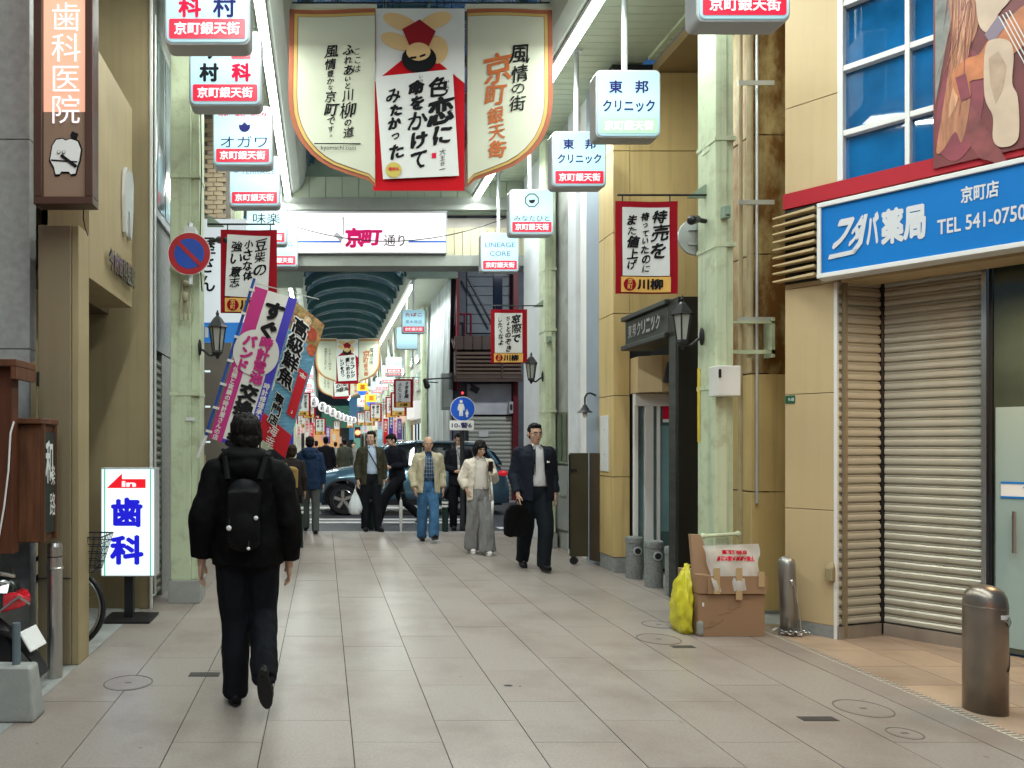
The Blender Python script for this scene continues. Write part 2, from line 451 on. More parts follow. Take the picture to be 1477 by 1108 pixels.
# covers and drains let into the paving
def cover(px, py, rad, label):
    d = F * CH / (py - VY); x = (px - VX) * d / F
    t = thing('manhole_cover', label, 'manhole cover', (x, d, 0), 'round covers in the paving')
    mb = MB().lathe((x, d, 0.0004), [(rad, 0), (rad, 0.0014), (rad - 0.009, 0.0014), (rad - 0.009, 0)], 40, caps=False)
    obj('rim', mb, mat('worn iron', (0.12, 0.11, 0.10), 0.5, var=0.4, scale=12), t)
    obj('lid', MB().lathe((x, d, 0.0002), [(rad - 0.02, 0), (rad - 0.02, 0.0012), (0.001, 0.0012)], 32), TM[2], t)
    obj('keyhole', MB().box(x - 0.02, x + 0.02, d - 0.012, d + 0.012, 0.001, 0.0018), MATS['worn iron'], t)
cover(185, 985, 0.155, 'round manhole cover on the left near the steel post')
cover(950, 922, 0.165, 'round manhole cover on the right just in front of the yellow bag')
cover(950, 901, 0.135, 'small round cover between the yellow bag and the larger cover')
cover(1245, 1022, 0.15, 'round manhole cover beside the pale dotted line')
cover(1305, 1058, 0.085, 'partly worn round cover nearest the big bollard')
def drain(px, py, w, l, label):
    d = F * CH / (py - VY); x = (px - VX) * d / F
    t = thing('drain_grate', label, 'drain', (x, d, 0), 'small drain grates')
    obj('frame', MB().box(x - w / 2, x + w / 2, d - l / 2, d + l / 2, 0.0002, 0.0012), M_black, t)
    g = obj('bar', MB().box(x - w / 2, x - w / 2 + 0.005, d - l / 2 + .004, d + l / 2 - .004, 0.0014, 0.003), mat('worn iron', (0.07, 0.065, 0.06)), t)
    copies(g, [(w / 13 * i, 0, 0) for i in range(1, 13)])
drain(295, 973, 0.2, 0.09, 'dark slotted drain on the left of the walking man in black')
drain(985, 933, 0.17, 0.07, 'small drain in front of the carton')
drain(1180, 1037, 0.2, 0.07, 'small drain left of the two covers by the dotted line')
o = obj('debris', MB().ell(P(733, 989, F * CH / (989 - VY)), (0.03, 0.02, 0.004)).ell(P(750, 990, F * CH / (990 - VY)), (0.008, 0.006, 0.003)), M_black); tag(o, 'black scrap lying in the middle of the paving', 'litter')

# ------------------------------------------------------------------ arcade frame: columns, soffits, roof, cross beam
def column(x, y, label, near=False, h=6.05):
    if x > 2:
        t = thing('arcade_column', label, 'column', (x, y, 0), 'pale green arcade columns')
        obj('post', MB().box(x, x + 0.10, y, y + 0.30, 0.22, h), M_green, t, bevel=0.008)
        obj('flange', MB().box(x + 0.10, x + 0.165, y + 0.025, y + 0.30, 0.222, h), M_green, t, bevel=0.006)
        obj('plinth', MB().box(x - 0.015, x + 0.18, y - 0.015, y + 0.315, 0, 0.22), M_conc, t, bevel=0.006)
        s = obj('strap', MB().box(x - 0.006, x + 0.17, y - 0.006, y + 0.306, 3.2, 3.235), M_green, t)
        if near: copies(s, [(0, 0, -1.2), (0, 0, 0.9)])
        obj('weld_plate', MB().box(x - 0.004, x, y + 0.10, y + 0.22, 4.05, 4.22), M_green, t, bevel=0.003)
        return t
    t = thing('arcade_column', label, 'column', (x, y, 0), 'pale green arcade columns')
    obj('post', MB().box(x - 0.14, x + 0.06, y, y + 0.30, 0.22, h), M_green, t, bevel=0.008)
    obj('flange', MB().box(x + 0.06, x + 0.14, y + 0.03, y + 0.30, 0.222, h), M_green, t, bevel=0.006)
    obj('plinth', MB().box(x - 0.16, x + 0.15, y - 0.015, y + 0.315, 0, 0.22), M_conc, t, bevel=0.006)
    s = obj('strap', MB().box(x - 0.146, x + 0.146, y - 0.006, y + 0.306, 3.2, 3.235), M_green, t)
    if near: copies(s, [(0, 0, -1.2), (0, 0, 0.9)])
    return t
column(-1.34, 7.13, 'pale green arcade column left, behind the no-parking sign', True)
column(-1.34, 10.75, 'second pale green arcade column on the left, behind the flags')
column(3.31, 6.25, 'pale green arcade column right, behind the cartons', True)
column(3.26, 10.9, 'second green arcade column on the right, behind the man in the suit', True)
M_soff = mat('soffit board', (0.44, 0.50, 0.38), 0.5, var=0.06)
soff = struct('soffit', MB().box(2.80, 3.86, -8, 13.0, 6.16, 6.24), M_greendark)
b = obj('soffit_board', MB().box(2.80, 3.86, 6.8, 6.932, 6.135, 6.158), M_soff, soff, bevel=0.003)
copies(b, [(0, 0.14 * i, 0) for i in range(1, 44)])
struct('soffit_trim', MB().box(3.86, 3.95, -8, 8.8, 6.10, 6.2), M_green)
soff2 = struct('soffit', MB().box(-1.75, -0.75, -8, 13.0, 6.16, 6.24), M_greendark)
b = obj('soffit_board', MB().box(-1.75, -0.75, 6.8, 6.932, 6.135, 6.158), M_soff, soff2, bevel=0.003)
copies(b, [(0, 0.14 * i, 0) for i in range(1, 44)])
M_cove = mat('cove panel', (0.40, 0.44, 0.39), 0.45, var=0.05)
for side in (-1, 1):
    cx = 1.025
    f = lambda u: cx + side * u
    for (n_, a, b2) in (('light_cove', 1.62, 1.32),):
        mb = MB()
        prof = [(1.78, 6.14), (1.70, 5.98), (1.56, 5.93), (1.44, 6.0), (1.36, 6.16), (1.32, 6.4), (1.36, 6.44), (1.78, 6.44)]
        ring = lambda y: [(f(u), y, z) for u, z in prof]
        mb.loft([ring(-8), ring(13.0)])
        struct(n_, mb, M_cove, smooth=False)
# glass barrel roof on steel ribs
roofm = glass('roof glazing', (0.10, 0.22, 0.42), 0.25, 0.55)
roof = struct('roof_glazing', MB().loft([[(1.025 + 1.3 * math.cos(a), y, 6.42 + 0.62 * math.sin(a)) for a in [PI * i / 14 for i in range(15)]] + [(1.025 + 1.27 * math.cos(a), y, 6.41 + 0.60 * math.sin(a)) for a in [PI * (14 - i) / 14 for i in range(15)]] for y in (-8, 13.0)]), roofm)
M_teal = mat('dark teal steel', (0.045, 0.11, 0.12), 0.45, var=0.15)
def arcrib(name, cx, y, rx, rz, z0, th, dp, m, parent, n=16):
    out = [(cx + rx * math.cos(PI * i / n), y, z0 + rz * math.sin(PI * i / n)) for i in range(n + 1)]
    inn = [(cx + (rx - th) * math.cos(PI * i / n), y, z0 - 0.01 + (rz - th) * math.sin(PI * i / n)) for i in range(n + 1)][::-1]
    return obj(name, MB().prism(out + inn, (0, dp, 0)), m, parent)
rib = arcrib('roof_rib', 1.025, 7.4, 1.29, 0.60, 6.41, 0.09, 0.07, M_teal, roof)
copies(rib, [(0, 0.9 * i, 0) for i in range(1, 7)])
for xx in (0.2, 0.75, 1.3, 1.85):
    obj('roof_purlin', MB().box(xx - 0.02, xx + 0.02, -8, 13.0, 6.42 + 0.62 * math.sqrt(max(0, 1 - ((xx - 1.025) / 1.3) ** 2)) - 0.1, 6.42 + 0.62 * math.sqrt(max(0, 1 - ((xx - 1.025) / 1.3) ** 2)) - 0.05), M_teal, roof)
mb = MB()
for k in range(3): mb.tube((-0.25, 8.6 + 1.6 * k, 6.38), (2.3, 8.6 + 1.6 * k, 6.38), 0.02)
o = obj('roof_tie_rod', mb, M_teal, roof)
# lamps
def tubes(x, y0, y1, label, group, n=10, z=TUBE_Z):
    t = thing('fluorescent_lamp_run', label, 'tube light', (x, y0, z), group)
    L = (y1 - y0) / n
    obj('fitting', MB().box(x - 0.05, x + 0.05, y0, y1, z, z + 0.05), M_white, t)
    g = obj('lamp_tube', MB().tube((x, y0 + 0.03, z - 0.03), (x, y0 + L - 0.01, z - 0.03), 0.05, n=8), emit('fluorescent', (0.93, 1.0, 0.96), 9.0), t)
    copies(g, [(0, L * i, 0) for i in range(1, n)])
tubes(TUBE_X[0], -6.5, 13.0, 'long fluorescent lamp run along the left cove of the near roof', 'fluorescent runs')
tubes(TUBE_X[1], -6.5, 13.0, 'long fluorescent lamp run along the right cove of the near roof', 'fluorescent runs')
# end of the near roof: boarded gable, grey beams, lit street-name board
gb = struct('end_gable', MB().box(-1.7, 3.9, 13.07, 13.16, 5.62, 7.3), M_greendark)
b = obj('gable_board', MB().box(-1.12, -0.84, 13.04, 13.07, 5.86, 6.25), M_soff, gb, bevel=0.004)
copies(b, [(0.29 * i, 0, 0) for i in range(1, 17)])
M_beam = mat('grey painted beam', (0.27, 0.29, 0.26), 0.5, var=0.08, dirt=(0.2, 0.21, 0.18), dscale=2)
struct('cross_beam', MB().box(-1.7, 3.9, 12.96, 13.3, 5.64, 5.86), M_beam, bevel=0.01)
struct('cross_beam', MB().box(-1.7, 3.9, 13.31, 13.62, 5.40, 5.60), mat('beam pale', (0.45, 0.42, 0.38), 0.5))
struct('cross_beam', MB().box(-1.7, 3.9, 13.08, 13.5, 4.68, 4.88), M_beam, bevel=0.01)
sp = struct('gable_infill', MB().box(2.18, 3.6, 13.22, 13.26, 4.88, 5.40), mat('cream boards', (0.50, 0.46, 0.32), 0.6))
b = obj('infill_board', MB().box(2.18, 2.32, 13.19, 13.22, 4.885, 5.36), MATS['cream boards'], sp, bevel=0.004)
copies(b, [(0.148 * i, 0, 0) for i in range(1, 9)])
t = thing('street_name_board', 'long lit white board with pink Kyomachi lettering on the beam over the crossing', 'sign', (0.7, 13.0, 4.9))
bx0, bx1 = (380 - VX) * 13 / F, (643 - VX) * 13 / F
obj('board', MB().box(bx0, bx1, 13.0, 13.2, 4.90, 5.60), emit('lit white board', (0.88, 0.84, 0.87), 0.8, hot=0.15), t, bevel=0.01)
obj('frame', MB().box(bx0 - 0.02, bx1 + 0.02, 12.985, 13.21, 5.60, 5.63).box(bx0 - 0.02, bx1 + 0.02, 12.985, 13.21, 4.885, 4.90).box(bx1, bx1 + 0.02, 12.985, 13.21, 4.9, 5.6), M_grey, t)
M_pink = mat('pink ink', (0.72, 0.012, 0.16), 0.5, var=0)
c = P(511, 343, 12.99); T(t, '京', c, 0.33, 0.36, M_pink, bold=0.05)
c = P(536, 343, 12.99); T(t, '町', c, 0.36, 0.28, M_pink, bold=0.05, u=V((0.12, 0, 1)))
c = P(562, 347, 12.99); T(t, '通', c, 0.2, 0.2, M_ink, bold=0.0)
c = P(579, 347, 12.99); T(t, 'り', c, 0.11, 0.2, M_ink, bold=0.01)
M_blue = mat('sign blue', (0.02, 0.13, 0.55), 0.45, var=0.03)
for a, b in ((380, 492), (589, 643)):
    obj('blue_line', MB().box((a - VX) * 13 / F, (b - VX) * 13 / F, 12.994, 13.0, P(0, 350, 13).z, P(0, 347.5, 13).z), M_blue, t)
# small camera bracket and cables across
def cable(pts, label, r=0.008):
    o = obj('overhead_cable', MB().path(pts, r, 6), M_black); tag(o, label, 'cable', 'cables strung across'); return o
def sag(a, b, s, n=14):
    a, b = V(a), V(b); return [a.lerp(b, i / n) - Z * s * 4 * (i / n) * (1 - i / n) for i in range(n + 1)]
cable(sag(P(400, 318, 12.8), P(745, 308, 12.8), 0.42), 'black cable sagging across the lit street-name board')
cable(sag(P(560, 385, 14.5), P(712, 392, 14.5), -0.05), 'thin cable under the beam beside the far tube lights')
cable(sag(P(380, 10, 7.9), P(830, 12, 7.9), 0.03), 'thin wire over the big hanging banners')
o = obj('camera_bracket', MB().box(0.23, 0.45, 13.28, 13.31, 5.50, 5.515).tube((0.34, 12.95, 5.5), (0.34, 12.95, 5.2), 0.012).obox((0.26, 12.9, 5.15), (0.06, 0, -0.05), (0, 0.03, 0), (0.02, 0, 0.025)).tube((0.34, 13.3, 5.5), (0.34, 12.95, 5.5), 0.012), M_grey)
tag(o, 'small grey camera on a bracket above the street-name board', 'camera')

# ------------------------------------------------------------------ hanging lit signs
def lit_sign(cx, z0, y, w, h, label, lines, pole=True, strip=True, facem=None, stripm=None, group='lit arcade signs', strip_text='京町銀天街', side=1):
    t = thing('hanging_sign', label, 'sign', (cx, y, z0), group)
    c = V((cx, y, z0 + h / 2))
    obj('housing', MB().prism(rr(c + Y * 0.0, w, h, 0.055), (0, 0.17, 0)), M_grey, t, bevel=0.008)
    obj('face', MB().prism(rr(c - Y * 0.012, w - 0.035, h - 0.035, 0.045), (0, 0.013, 0)), facem or M_facelit, t)
    if strip:
        sh = h * 0.235
        obj('name_strip', MB().prism(rr(V((cx, y - 0.018, z0 + 0.035 + sh / 2)), w - 0.075, sh - 0.01, 0.015), (0, 0.007, 0)), stripm or M_redlit, t)
        T(t, strip_text, (cx, y - 0.018, z0 + 0.035 + sh / 2), w * 0.76, sh * 0.62, M_wordlit, bold=0.03)
    for it in lines:
        s, fx, fz, fw, fh, m = it[:6]
        T(t, s, (cx + fx * w, y - 0.012, z0 + fz * h), fw * w, fh * h, m, bold=it[6] if len(it) > 6 else 0.02)
    if pole:
        obj('hanger_pole', MB().tube((cx, y + 0.085, z0 + h - 0.01), (cx, y + 0.085, 6.14), 0.028, n=12).tube((cx, y + 0.085, 6.10), (cx, y + 0.085, 6.135), 0.06, n=12), M_galv, t, smooth=False)
    return t
RI = mat('red ink', (0.62, 0.01, 0.05), 0.5, var=0)
LX, RX = -0.865, 2.95
lit_sign(LX, 4.5, 5.5, 0.64, 0.66, 'nearest lit sign on the left, with red dental word beside navy name, cut by top',
         [('科', -0.2, 0.42, 0.27, 0.25, RI, .04), ('村', 0.2, 0.42, 0.27, 0.25, M_blueink, .03), ('歯', -0.2, 0.76, 0.27, 0.25, RI, .04), ('今', 0.2, 0.76, 0.27, 0.25, M_blueink, .03)])
t = lit_sign(LX, 4.5, 6.5, 0.64, 0.66, 'second lit sign on the left with black name beside a red dental word',
         [('今', -0.22, 0.74, 0.27, 0.25, M_ink, .05), ('村', -0.22, 0.44, 0.27, 0.25, M_ink, .05), ('科', 0.22, 0.44, 0.27, 0.25, RI, .05)])
obj('red_square', MB().prism(rr((LX + 0.14, 6.5 - 0.018, 4.5 + 0.49), 0.17, 0.16, 0.01), (0, 0.006, 0)), M_redlit, t)
T(t, '歯', (LX + 0.14, 6.5 - 0.019, 4.99), 0.14, 0.13, M_wordlit, bold=0.02)
t = lit_sign(LX, 4.5, 7.9, 0.64, 0.64, 'lit watch and jewellery sign with a dark crown emblem, left row',
         [('時計・宝石・めがね', 0, 0.86, 0.8, 0.075, RI, .03), ('オガワ', 0.02, 0.40, 0.78, 0.19, M_blueink, .0)])
obj('emblem', MB().prism(disc((LX + 0.02, 7.885, 4.5 + 0.42), 0.06, n=16, a0=PI, a1=2 * PI) + [V((LX + 0.08, 7.885, 4.5 + 0.44)), V((LX + 0.05, 7.885, 4.92 + 0.015)), V((LX + 0.02, 7.885, 4.965)), V((LX - 0.01, 7.885, 4.935)), V((LX - 0.04, 7.885, 4.94))], (0, 0.004, 0)), M_blueink, t)
lit_sign(LX, 4.5, 9.25, 0.64, 0.64, 'pale lit sign reading TERRACE on the left', [('= TERRACE', 0.0, 0.68, 0.8, 0.10, mat('slate ink', (0.10, 0.17, 0.32), 0.5, var=0), 0.0)])
lit_sign(LX, 4.55, 11.2, 0.62, 0.64, 'lit sign with brushed restaurant name, partly behind the red banner', [('味楽', 0.0, 0.62, 0.66, 0.24, M_ink, 0.0)])
lit_sign(LX + 0.12, 4.5, 12.4, 0.62, 0.64, 'last lit sign of the left row with thin building name', [('石本ビル', 0.0, 0.6, 0.8, 0.15, mat('slate ink', (0.1, 0.17, 0.32)), -0.01)])
# right row
lit_sign(RX, 4.5, 5.2, 0.66, 0.66, 'nearest lit sign on the right, only its red strip inside the frame', [('東', -0.2, 0.8, 0.24, 0.2, M_blueink)])
t = lit_sign(RX, 4.5, 7.17, 0.63, 0.66, 'lit clinic sign whose bottom strip is faded pale green', [('東', -0.2, 0.74, 0.21, 0.19, M_blueink, .03), ('邦', 0.2, 0.74, 0.21, 0.19, M_blueink, .03), ('クリニック', 0, 0.46, 0.8, 0.18, M_blueink, .03)],
         stripm=emit('faded strip', (0.45, 0.72, 0.52), 0.6))
t = lit_sign(RX, 4.5, 8.55, 0.63, 0.65, 'lit clinic sign with red bottom strip, right row', [('東', -0.2, 0.76, 0.2, 0.18, M_blueink, .03), ('邦', 0.2, 0.76, 0.2, 0.18, M_blueink, .03), ('クリニック', 0, 0.50, 0.8, 0.17, M_blueink, .03)])
t = lit_sign(RX, 4.5, 10.5, 0.63, 0.65, 'lit cafe sign with a cup in an octagon, right row', [('みなたびと', 0, 0.36, 0.8, 0.12, M_ink, -0.01)])
o8 = disc((RX, 10.485, 4.5 + 0.66 * 0.74), 0.105, n=8, a0=PI / 8, a1=2 * PI + PI / 8); i8 = disc((RX, 10.485, 4.5 + 0.66 * 0.74), 0.09, n=8, a0=PI / 8, a1=2 * PI + PI / 8)
mb = MB()
for i in range(8): mb.quad(o8[i], o8[(i + 1) % 8], i8[(i + 1) % 8], i8[i])
mb.add(disc((RX, 10.484, 4.99), 0.045, n=12, a0=PI, a1=2 * PI + 0.01) + [V((RX + 0.045, 10.484, 5.0))], [tuple(range(13))])
obj('emblem', mb, M_ink, t)
lit_sign(RX, 4.42, 12.4, 0.64, 0.66, 'lit sign reading LINEAGE CORE, right row', [('LINEAGE', 0, 0.68, 0.78, 0.12, mat('slate ink', (0.1, 0.17, 0.32)), .01), ('CORE', 0, 0.46, 0.54, 0.12, mat('slate ink', (0.1, 0.17, 0.32)), .01)])

# ------------------------------------------------------------------ senryu banners on brackets
def senryu(px, pybot, y, side, label, cols, w=0.54, h=0.80, wscale=1.0, tilt=0.0, tri=True, detail=True):
    """red cloth with a white sheet of brushed verse; side: +1 hangs from a column on its right"""
    cx = (px - VX) * y / F; zb = CH - (pybot - VY) * y / F; zt = zb + h
    t = thing('verse_banner', label, 'banner', (cx, y, zb), 'red verse banners on brackets')
    wv = lambda p: p + Y * (0.010 * math.sin((p.x - cx) * 11 + 1.0) - 0.004 * math.sin((p.z - zb) * 8))
    obj('cloth', MB().grid((cx - w / 2, y, zb), (w, 0, 0), (0, 0, h), 12, 10, wv), M_red, t, smooth=True)
    r = V((math.cos(tilt), 0, math.sin(tilt))); u = V((-math.sin(tilt), 0, math.cos(tilt)))
    sc = V((cx - 0.01, y - 0.016, zb + h * 0.56)); sw, sh = w * 0.76, h * 0.74
    obj('verse_sheet', MB().grid(sc - r * sw / 2 - u * sh / 2, r * sw, u * sh, 10, 8, wv), M_paper, t, smooth=True)
    nc = len(cols)
    for i, (s, cs) in enumerate(cols):
        x = sw * (0.5 - (i + 0.5) / nc) * 0.86
        if detail: VT(t, s, sc + r * x + u * (sh * (0.46 - 0.03 * i)), cs * sh, M_ink, r, u, bold=0.035, brush=1.0, warp=wv)
        else: T(t, s, sc + r * x, cs * sh, sh * 0.8, M_ink, r, u, bold=0.03, warp=wv) if False else VT(t, s, sc + r * x + u * sh * 0.44, cs * sh, M_ink, r, u, bold=0.03, brush=0.6, warp=wv)
    obj('gold_label', MB().grid((cx - w * 0.42, y - 0.014, zb + 0.012), (w * 0.80, 0, 0), (0, 0, h * 0.165), 10, 2, wv), M_orange, t)
    T(t, '川柳', V((cx + 0.05 * w, y - 0.016, zb + 0.012 + h * 0.085)), w * 0.42, h * 0.12, M_ink, bold=0.05, warp=wv)
    c = V((cx - w * 0.28, y - 0.018, zb + 0.012 + h * 0.082))
    obj('red_seal', MB().add([wv(p) for p in disc(c, h * 0.07, n=18)], [tuple(range(18))]), M_red, t)
    if detail: VT(t, '京町', c + Z * h * 0.065, h * 0.06, M_orange, bold=0.02, out=0.006, warp=wv)
    xe = cx + side * (w / 2 + (0.25 if side > 0 else 0.13))
    zr = zt + 0.055
    obj('bracket_rod', MB().tube((cx - side * w * 0.46, y, zr), (xe, y, zr), 0.009), M_black, t)
    for q in (-0.38, 0.38): obj('hook', MB().tube((cx + q * w, y, zt - 0.01), (cx + q * w, y, zr), 0.006, n=6), M_black, t)
    obj('bracket_plate', MB().prism([(xe, y, zr - 0.02), (xe, y, zr + 0.10), (xe - side * 0.16, y, zr - 0.02)], (0, 0.03, 0)), M_greendark, t)
    return t
senryu(359, 452, 7.1, -1, 'red verse banner left over the pink and blue flag', [('豆柴の', .21), ('小さな体', .165), ('強い意志', .195)], tilt=-0.04)
senryu(932, 424, 6.4, 1, 'red verse banner right, beside the near green column above the clinic entrance', [('特売を', .23), ('待っていたのに', .125), ('また値上げ', .165)])
senryu(734, 524, 11.0, 1, 'red verse banner beside the coach lantern over the shuttered shop', [('窓際で', .22), ('ちょとのぞき', .145), ('したくなよ', .15)])

# ------------------------------------------------------------------ large hanging banners over the middle
def big_banner(y, cx, sc, label, verse, detail=True):
    W = 2.77 * sc
    k = y / F / 1.0
    zt = CH + (641 - 14) * 7.8 / F if sc == 1 else None
    return W
def banner_set(cx, y, W, zt, verse, label, detail=True):
    """three cloths on one rod; all sizes in units of the whole width W"""
    u = W / 380.0
    PX = lambda px, py: V((cx + (px - 607.5) * u, y, zt - (py - 14) * u))
    wv = lambda p: p + Y * (0.018 * math.sin((p.x - cx) * 5 + 0.7) + 0.010 * math.sin(p.z * 4))
    g = 'hanging banner sets'
    def half(sgn, name):
        t = thing('side_banner', label + ', ' + name, 'banner', tuple(PX(607 + sgn * 130, 270)), g)
        def outline(ins):
            x_in = 607.5 + sgn * 66 if ins == 0 else 607.5 + sgn * 67
            x_out = 607.5 + sgn * (190 - ins)
            top = 14 + ins * 0.9; pts = [(x_in, top), (x_out, top), (x_out + sgn * 2, 140)]
            for i in range(1, 9):
                a = i / 8 * PI / 2 * 0.92
                pts.append((607.5 + sgn * (66 + (126 - ins) * math.cos(a)), 140 + (118 - ins * 0.7) * math.sin(a) ** 0.9))
            pts.append((x_in, 272 - ins * 0.75)); return pts
        # cloth pieces as strips between x-in and x-out
        def cloth(name, ins, off, m):
            pts = outline(ins); rows = 26; mb = MB()
            import bisect
            rgt = pts[1:]
            top, bot = pts[0][1], pts[-1][1]
            def xo(v):
                for (x0, y0), (x1, y1) in zip(rgt, rgt[1:]):
                    if y0 - 1e-6 <= v <= y1 + 1e-6: return x0 + (x1 - x0) * (v - y0) / max(y1 - y0, 1e-6)
                return rgt[-1][0]
            vs = []
            for j in range(rows + 1):
                v = top + (bot - top) * j / rows
                xi, xe = pts[0][0], xo(v)
                for i in range(9): vs.append(wv(PX(xi + (xe - xi) * i / 8, v) - Y * off))
            fs = [(j * 9 + i, j * 9 + i + 1, j * 9 + i + 10, j * 9 + i + 9) for j in range(rows) for i in range(8)]
            mb.add(vs, fs); return obj(name, mb, m, t, smooth=True)
        cloth('border', 0, 0, mat('banner brown', (0.33, 0.10, 0.05), 0.8))
        cloth('stripe', 6, 0.004, mat('banner brown dark', (0.2, 0.07, 0.05), 0.7))
        cloth('stripe', 7.2, 0.008, mat('banner ochre', (0.50, 0.34, 0.10), 0.8))
        cloth('stripe', 12, 0.012, mat('banner brown dark', (0.2, 0.07, 0.05), 0.7))
        cloth('field', 13, 0.016, M_cream)
        a, b = sorted((607.5 + sgn * 64, 607.5 + sgn * 192))
        obj('top_hem', MB().hexa([PX(a, 14) + Y * .03, PX(b, 14) + Y * .03, PX(b, 14) - Y * .03, PX(a, 14) - Y * .03, PX(a, 8) + Y * .03, PX(b, 8) + Y * .03, PX(b, 8) - Y * .03, PX(a, 8) - Y * .03]), M_cream, t)
        for q in (0.2, 0.5, 0.85): obj('hook', MB().tube(PX(a + (b - a) * q, 12), PX(a + (b - a) * q, 1), 0.3 * u * 3, n=6), M_black, t)
        return t
    o3 = 0.024
    t = half(-1, 'left cloth')
    q = lambda px, py: PX(px, py)
    c = u
    if detail:
        VT(t, 'ここは', q(515, 72), 12 * c, M_ink, bold=0.0, brush=0.8, out=o3, warp=wv)
        VT(t, 'ふれあいと川柳の道', q(502, 66), 14.2 * c, M_ink, bold=0.02, brush=0.9, out=o3, warp=wv, sizes=[1.1, 1, 1, .7, .7, 1.2, 1.5, .8, 1.1])
        VT(t, '風情豊かな京町です。', q(477, 66), 13 * c, M_ink, bold=0.02, brush=0.9, out=o3, warp=wv, sizes=[1.3, 1.2, .9, .7, .7, 1.5, 1.5, 1, .9, .7])
        obj('rule_line', MB().box(q(453, 0).x, q(520, 0).x, y - 0.04, y - 0.035, q(0, 210.7).z, q(0, 209.3).z), M_ink, t)
        T(t, 'kyomachi.com', q(488, 217), 50 * c, 8 * c, M_ink, bold=-0.01, out=0.045)
    else:
        VT(t, 'ふれあいと川柳の道', q(502, 66), 14 * c, M_ink, bold=0.0, brush=0.9, out=o3 + .02)
        VT(t, '風情豊かな京町です', q(477, 66), 14 * c, M_ink, bold=0.0, brush=0.9, out=o3 + .02)
    t = half(1, 'right cloth with brown lettering')
    M_brn = mat('brown ink', (0.42, 0.12, 0.04), 0.6, var=0)
    VT(t, '風情の街', q(748, 66), 26 * c, M_ink, bold=0.01 if detail else 0, brush=1.0, out=o3, warp=wv, sizes=[1.1, 1, .75, 1.0], squash=0.92)
    VT(t, '京町銀天街', q(716, 78), 34 * c, M_brn, bold=0.03, brush=0.8, out=o3, warp=wv, sizes=[1.25, 1.05, .75, .7, .8], squash=1.0)
    # centre cloth
    t = thing('verse_poster', label + ', its red and white centre panel', 'banner', tuple(PX(604, 277)), g)
    wf = lambda p: p
    obj('panel', MB().box(q(538, 0).x, q(670, 0).x, y - 0.02, y - 0.012, q(0, 277).z, q(0, 14).z), M_paper, t)
    M_sk = mat('cut-out skin', (0.66, 0.46, 0.22), 0.6, var=0.04)
    yy = y - 0.021
    K = lambda px, py, o=0: q(px, py) + V((0, yy - y - o, 0))
    def flat(name, pts, m, off): return obj(name, MB().prism([K(a, b, off) for a, b in pts], (0, 0.004, 0)), m, t)
    flat('red_coat', [(538, 277), (538, 122), (580, 88), (628, 88), (670, 122), (670, 277)], M_red if not detail else mat('bright red cloth', (0.45, 0.006, 0.012), 0.8, var=0.05, spec=0.15), 0.002)
    def blob(cx0, cy0, rx, ry, rot, m, off, name):
        pts = []
        for i in range(20):
            a = 2 * PI * i / 20; xx, zz = rx * math.cos(a), ry * math.sin(a)
            pts.append((cx0 + xx * math.cos(rot) - zz * math.sin(rot), cy0 + xx * math.sin(rot) + zz * math.cos(rot)))
        return flat(name, pts, m, off)
    blob(577, 34, 26, 11, 0.35, M_sk, 0.006, 'cut_out_arm'); blob(628, 32, 24, 11, -0.35, M_sk, 0.006, 'cut_out_arm')
    blob(572, 62, 24, 11, 0.35, M_sk, 0.010, 'cut_out_arm'); blob(630, 74, 16, 20, 0.0, M_sk, 0.008, 'cut_out_arm')
    flat('red_cap', [(605, 31), (628, 48), (618, 70), (590, 68), (580, 45)], mat('cap red', (0.25, 0.006, 0.012), 0.8), 0.016)
    blob(604, 88, 25, 20, 0, M_ink, 0.020, 'dark_beard')
    blob(603, 78, 17.5, 13, 0, M_sk, 0.026, 'cut_out_face')
    flat('brow', [(591, 86), (600, 85), (600, 88), (591, 89)], M_ink, 0.031); flat('brow', [(605, 84), (613, 81), (613, 84), (605, 87)], M_ink, 0.031)
    # white verse sheet, slightly turned
    tl = math.radians(2.2); r = V((math.cos(tl), 0, math.sin(tl))); uu = V((-math.sin(tl), 0, math.cos(tl)))
    obj('verse_sheet', MB().prism([K(541, 115, 0.036), K(552, 262, 0.036), K(661, 257, 0.036), K(652, 104, 0.036)], (0, 0.004, 0)), M_paper, t)
    o4 = 0.062
    for s, px, py, cs in verse: VT(t, s, q(px, py), cs * c, M_ink, r, uu, bold=0.05, brush=1.0, out=o4)
    if detail:
        VT(t, '大王谷一', q(637, 218), 8.5 * c, M_ink, bold=-0.01, brush=1, out=o4)
        VT(t, 'いろ', q(643, 118), 8 * c, M_ink, bold=-0.01, brush=1, out=o4); VT(t, 'こい', q(649, 157), 8 * c, M_ink, bold=-0.01, brush=1, out=o4); VT(t, 'いのち', q(606, 112), 6 * c, M_ink, bold=-0.01, brush=1, out=o4)
        blob(567, 249, 11.5, 11, 0, mat('gold seal', (0.55, 0.45, 0.10), 0.35, metal=0.3), 0.046, 'gold_seal')
        T(t, '優秀句', q(567, 248), 15 * c, 5 * c, RI, out=0.072)
        obj('red_stamp', MB().box(q(622, 0).x, q(628, 0).x, y - 0.066, y - 0.062, q(0, 232).z, q(0, 225).z), RI, t)
    for px in (555, 566, 577, 631, 641, 652): obj('hook', MB().tube(PX(px, 20), PX(px, 0), 0.9 * u, n=6), M_black, t)
    o = obj('banner_rod', MB().tube(PX(413, 4), PX(802, 4), 1.1 * u, n=8), M_black)
    tag(o, 'thin black rod carrying ' + label, 'rod', 'banner rods')
banner_set(1.025, 7.8, 2.77, CH + (641 - 14) * 7.8 / F, [('色恋に', 632, 114, 33), ('命をかけて', 600, 120, 25.5), ('みたかった', 568, 131, 20)], 'nearest big hanging banner')
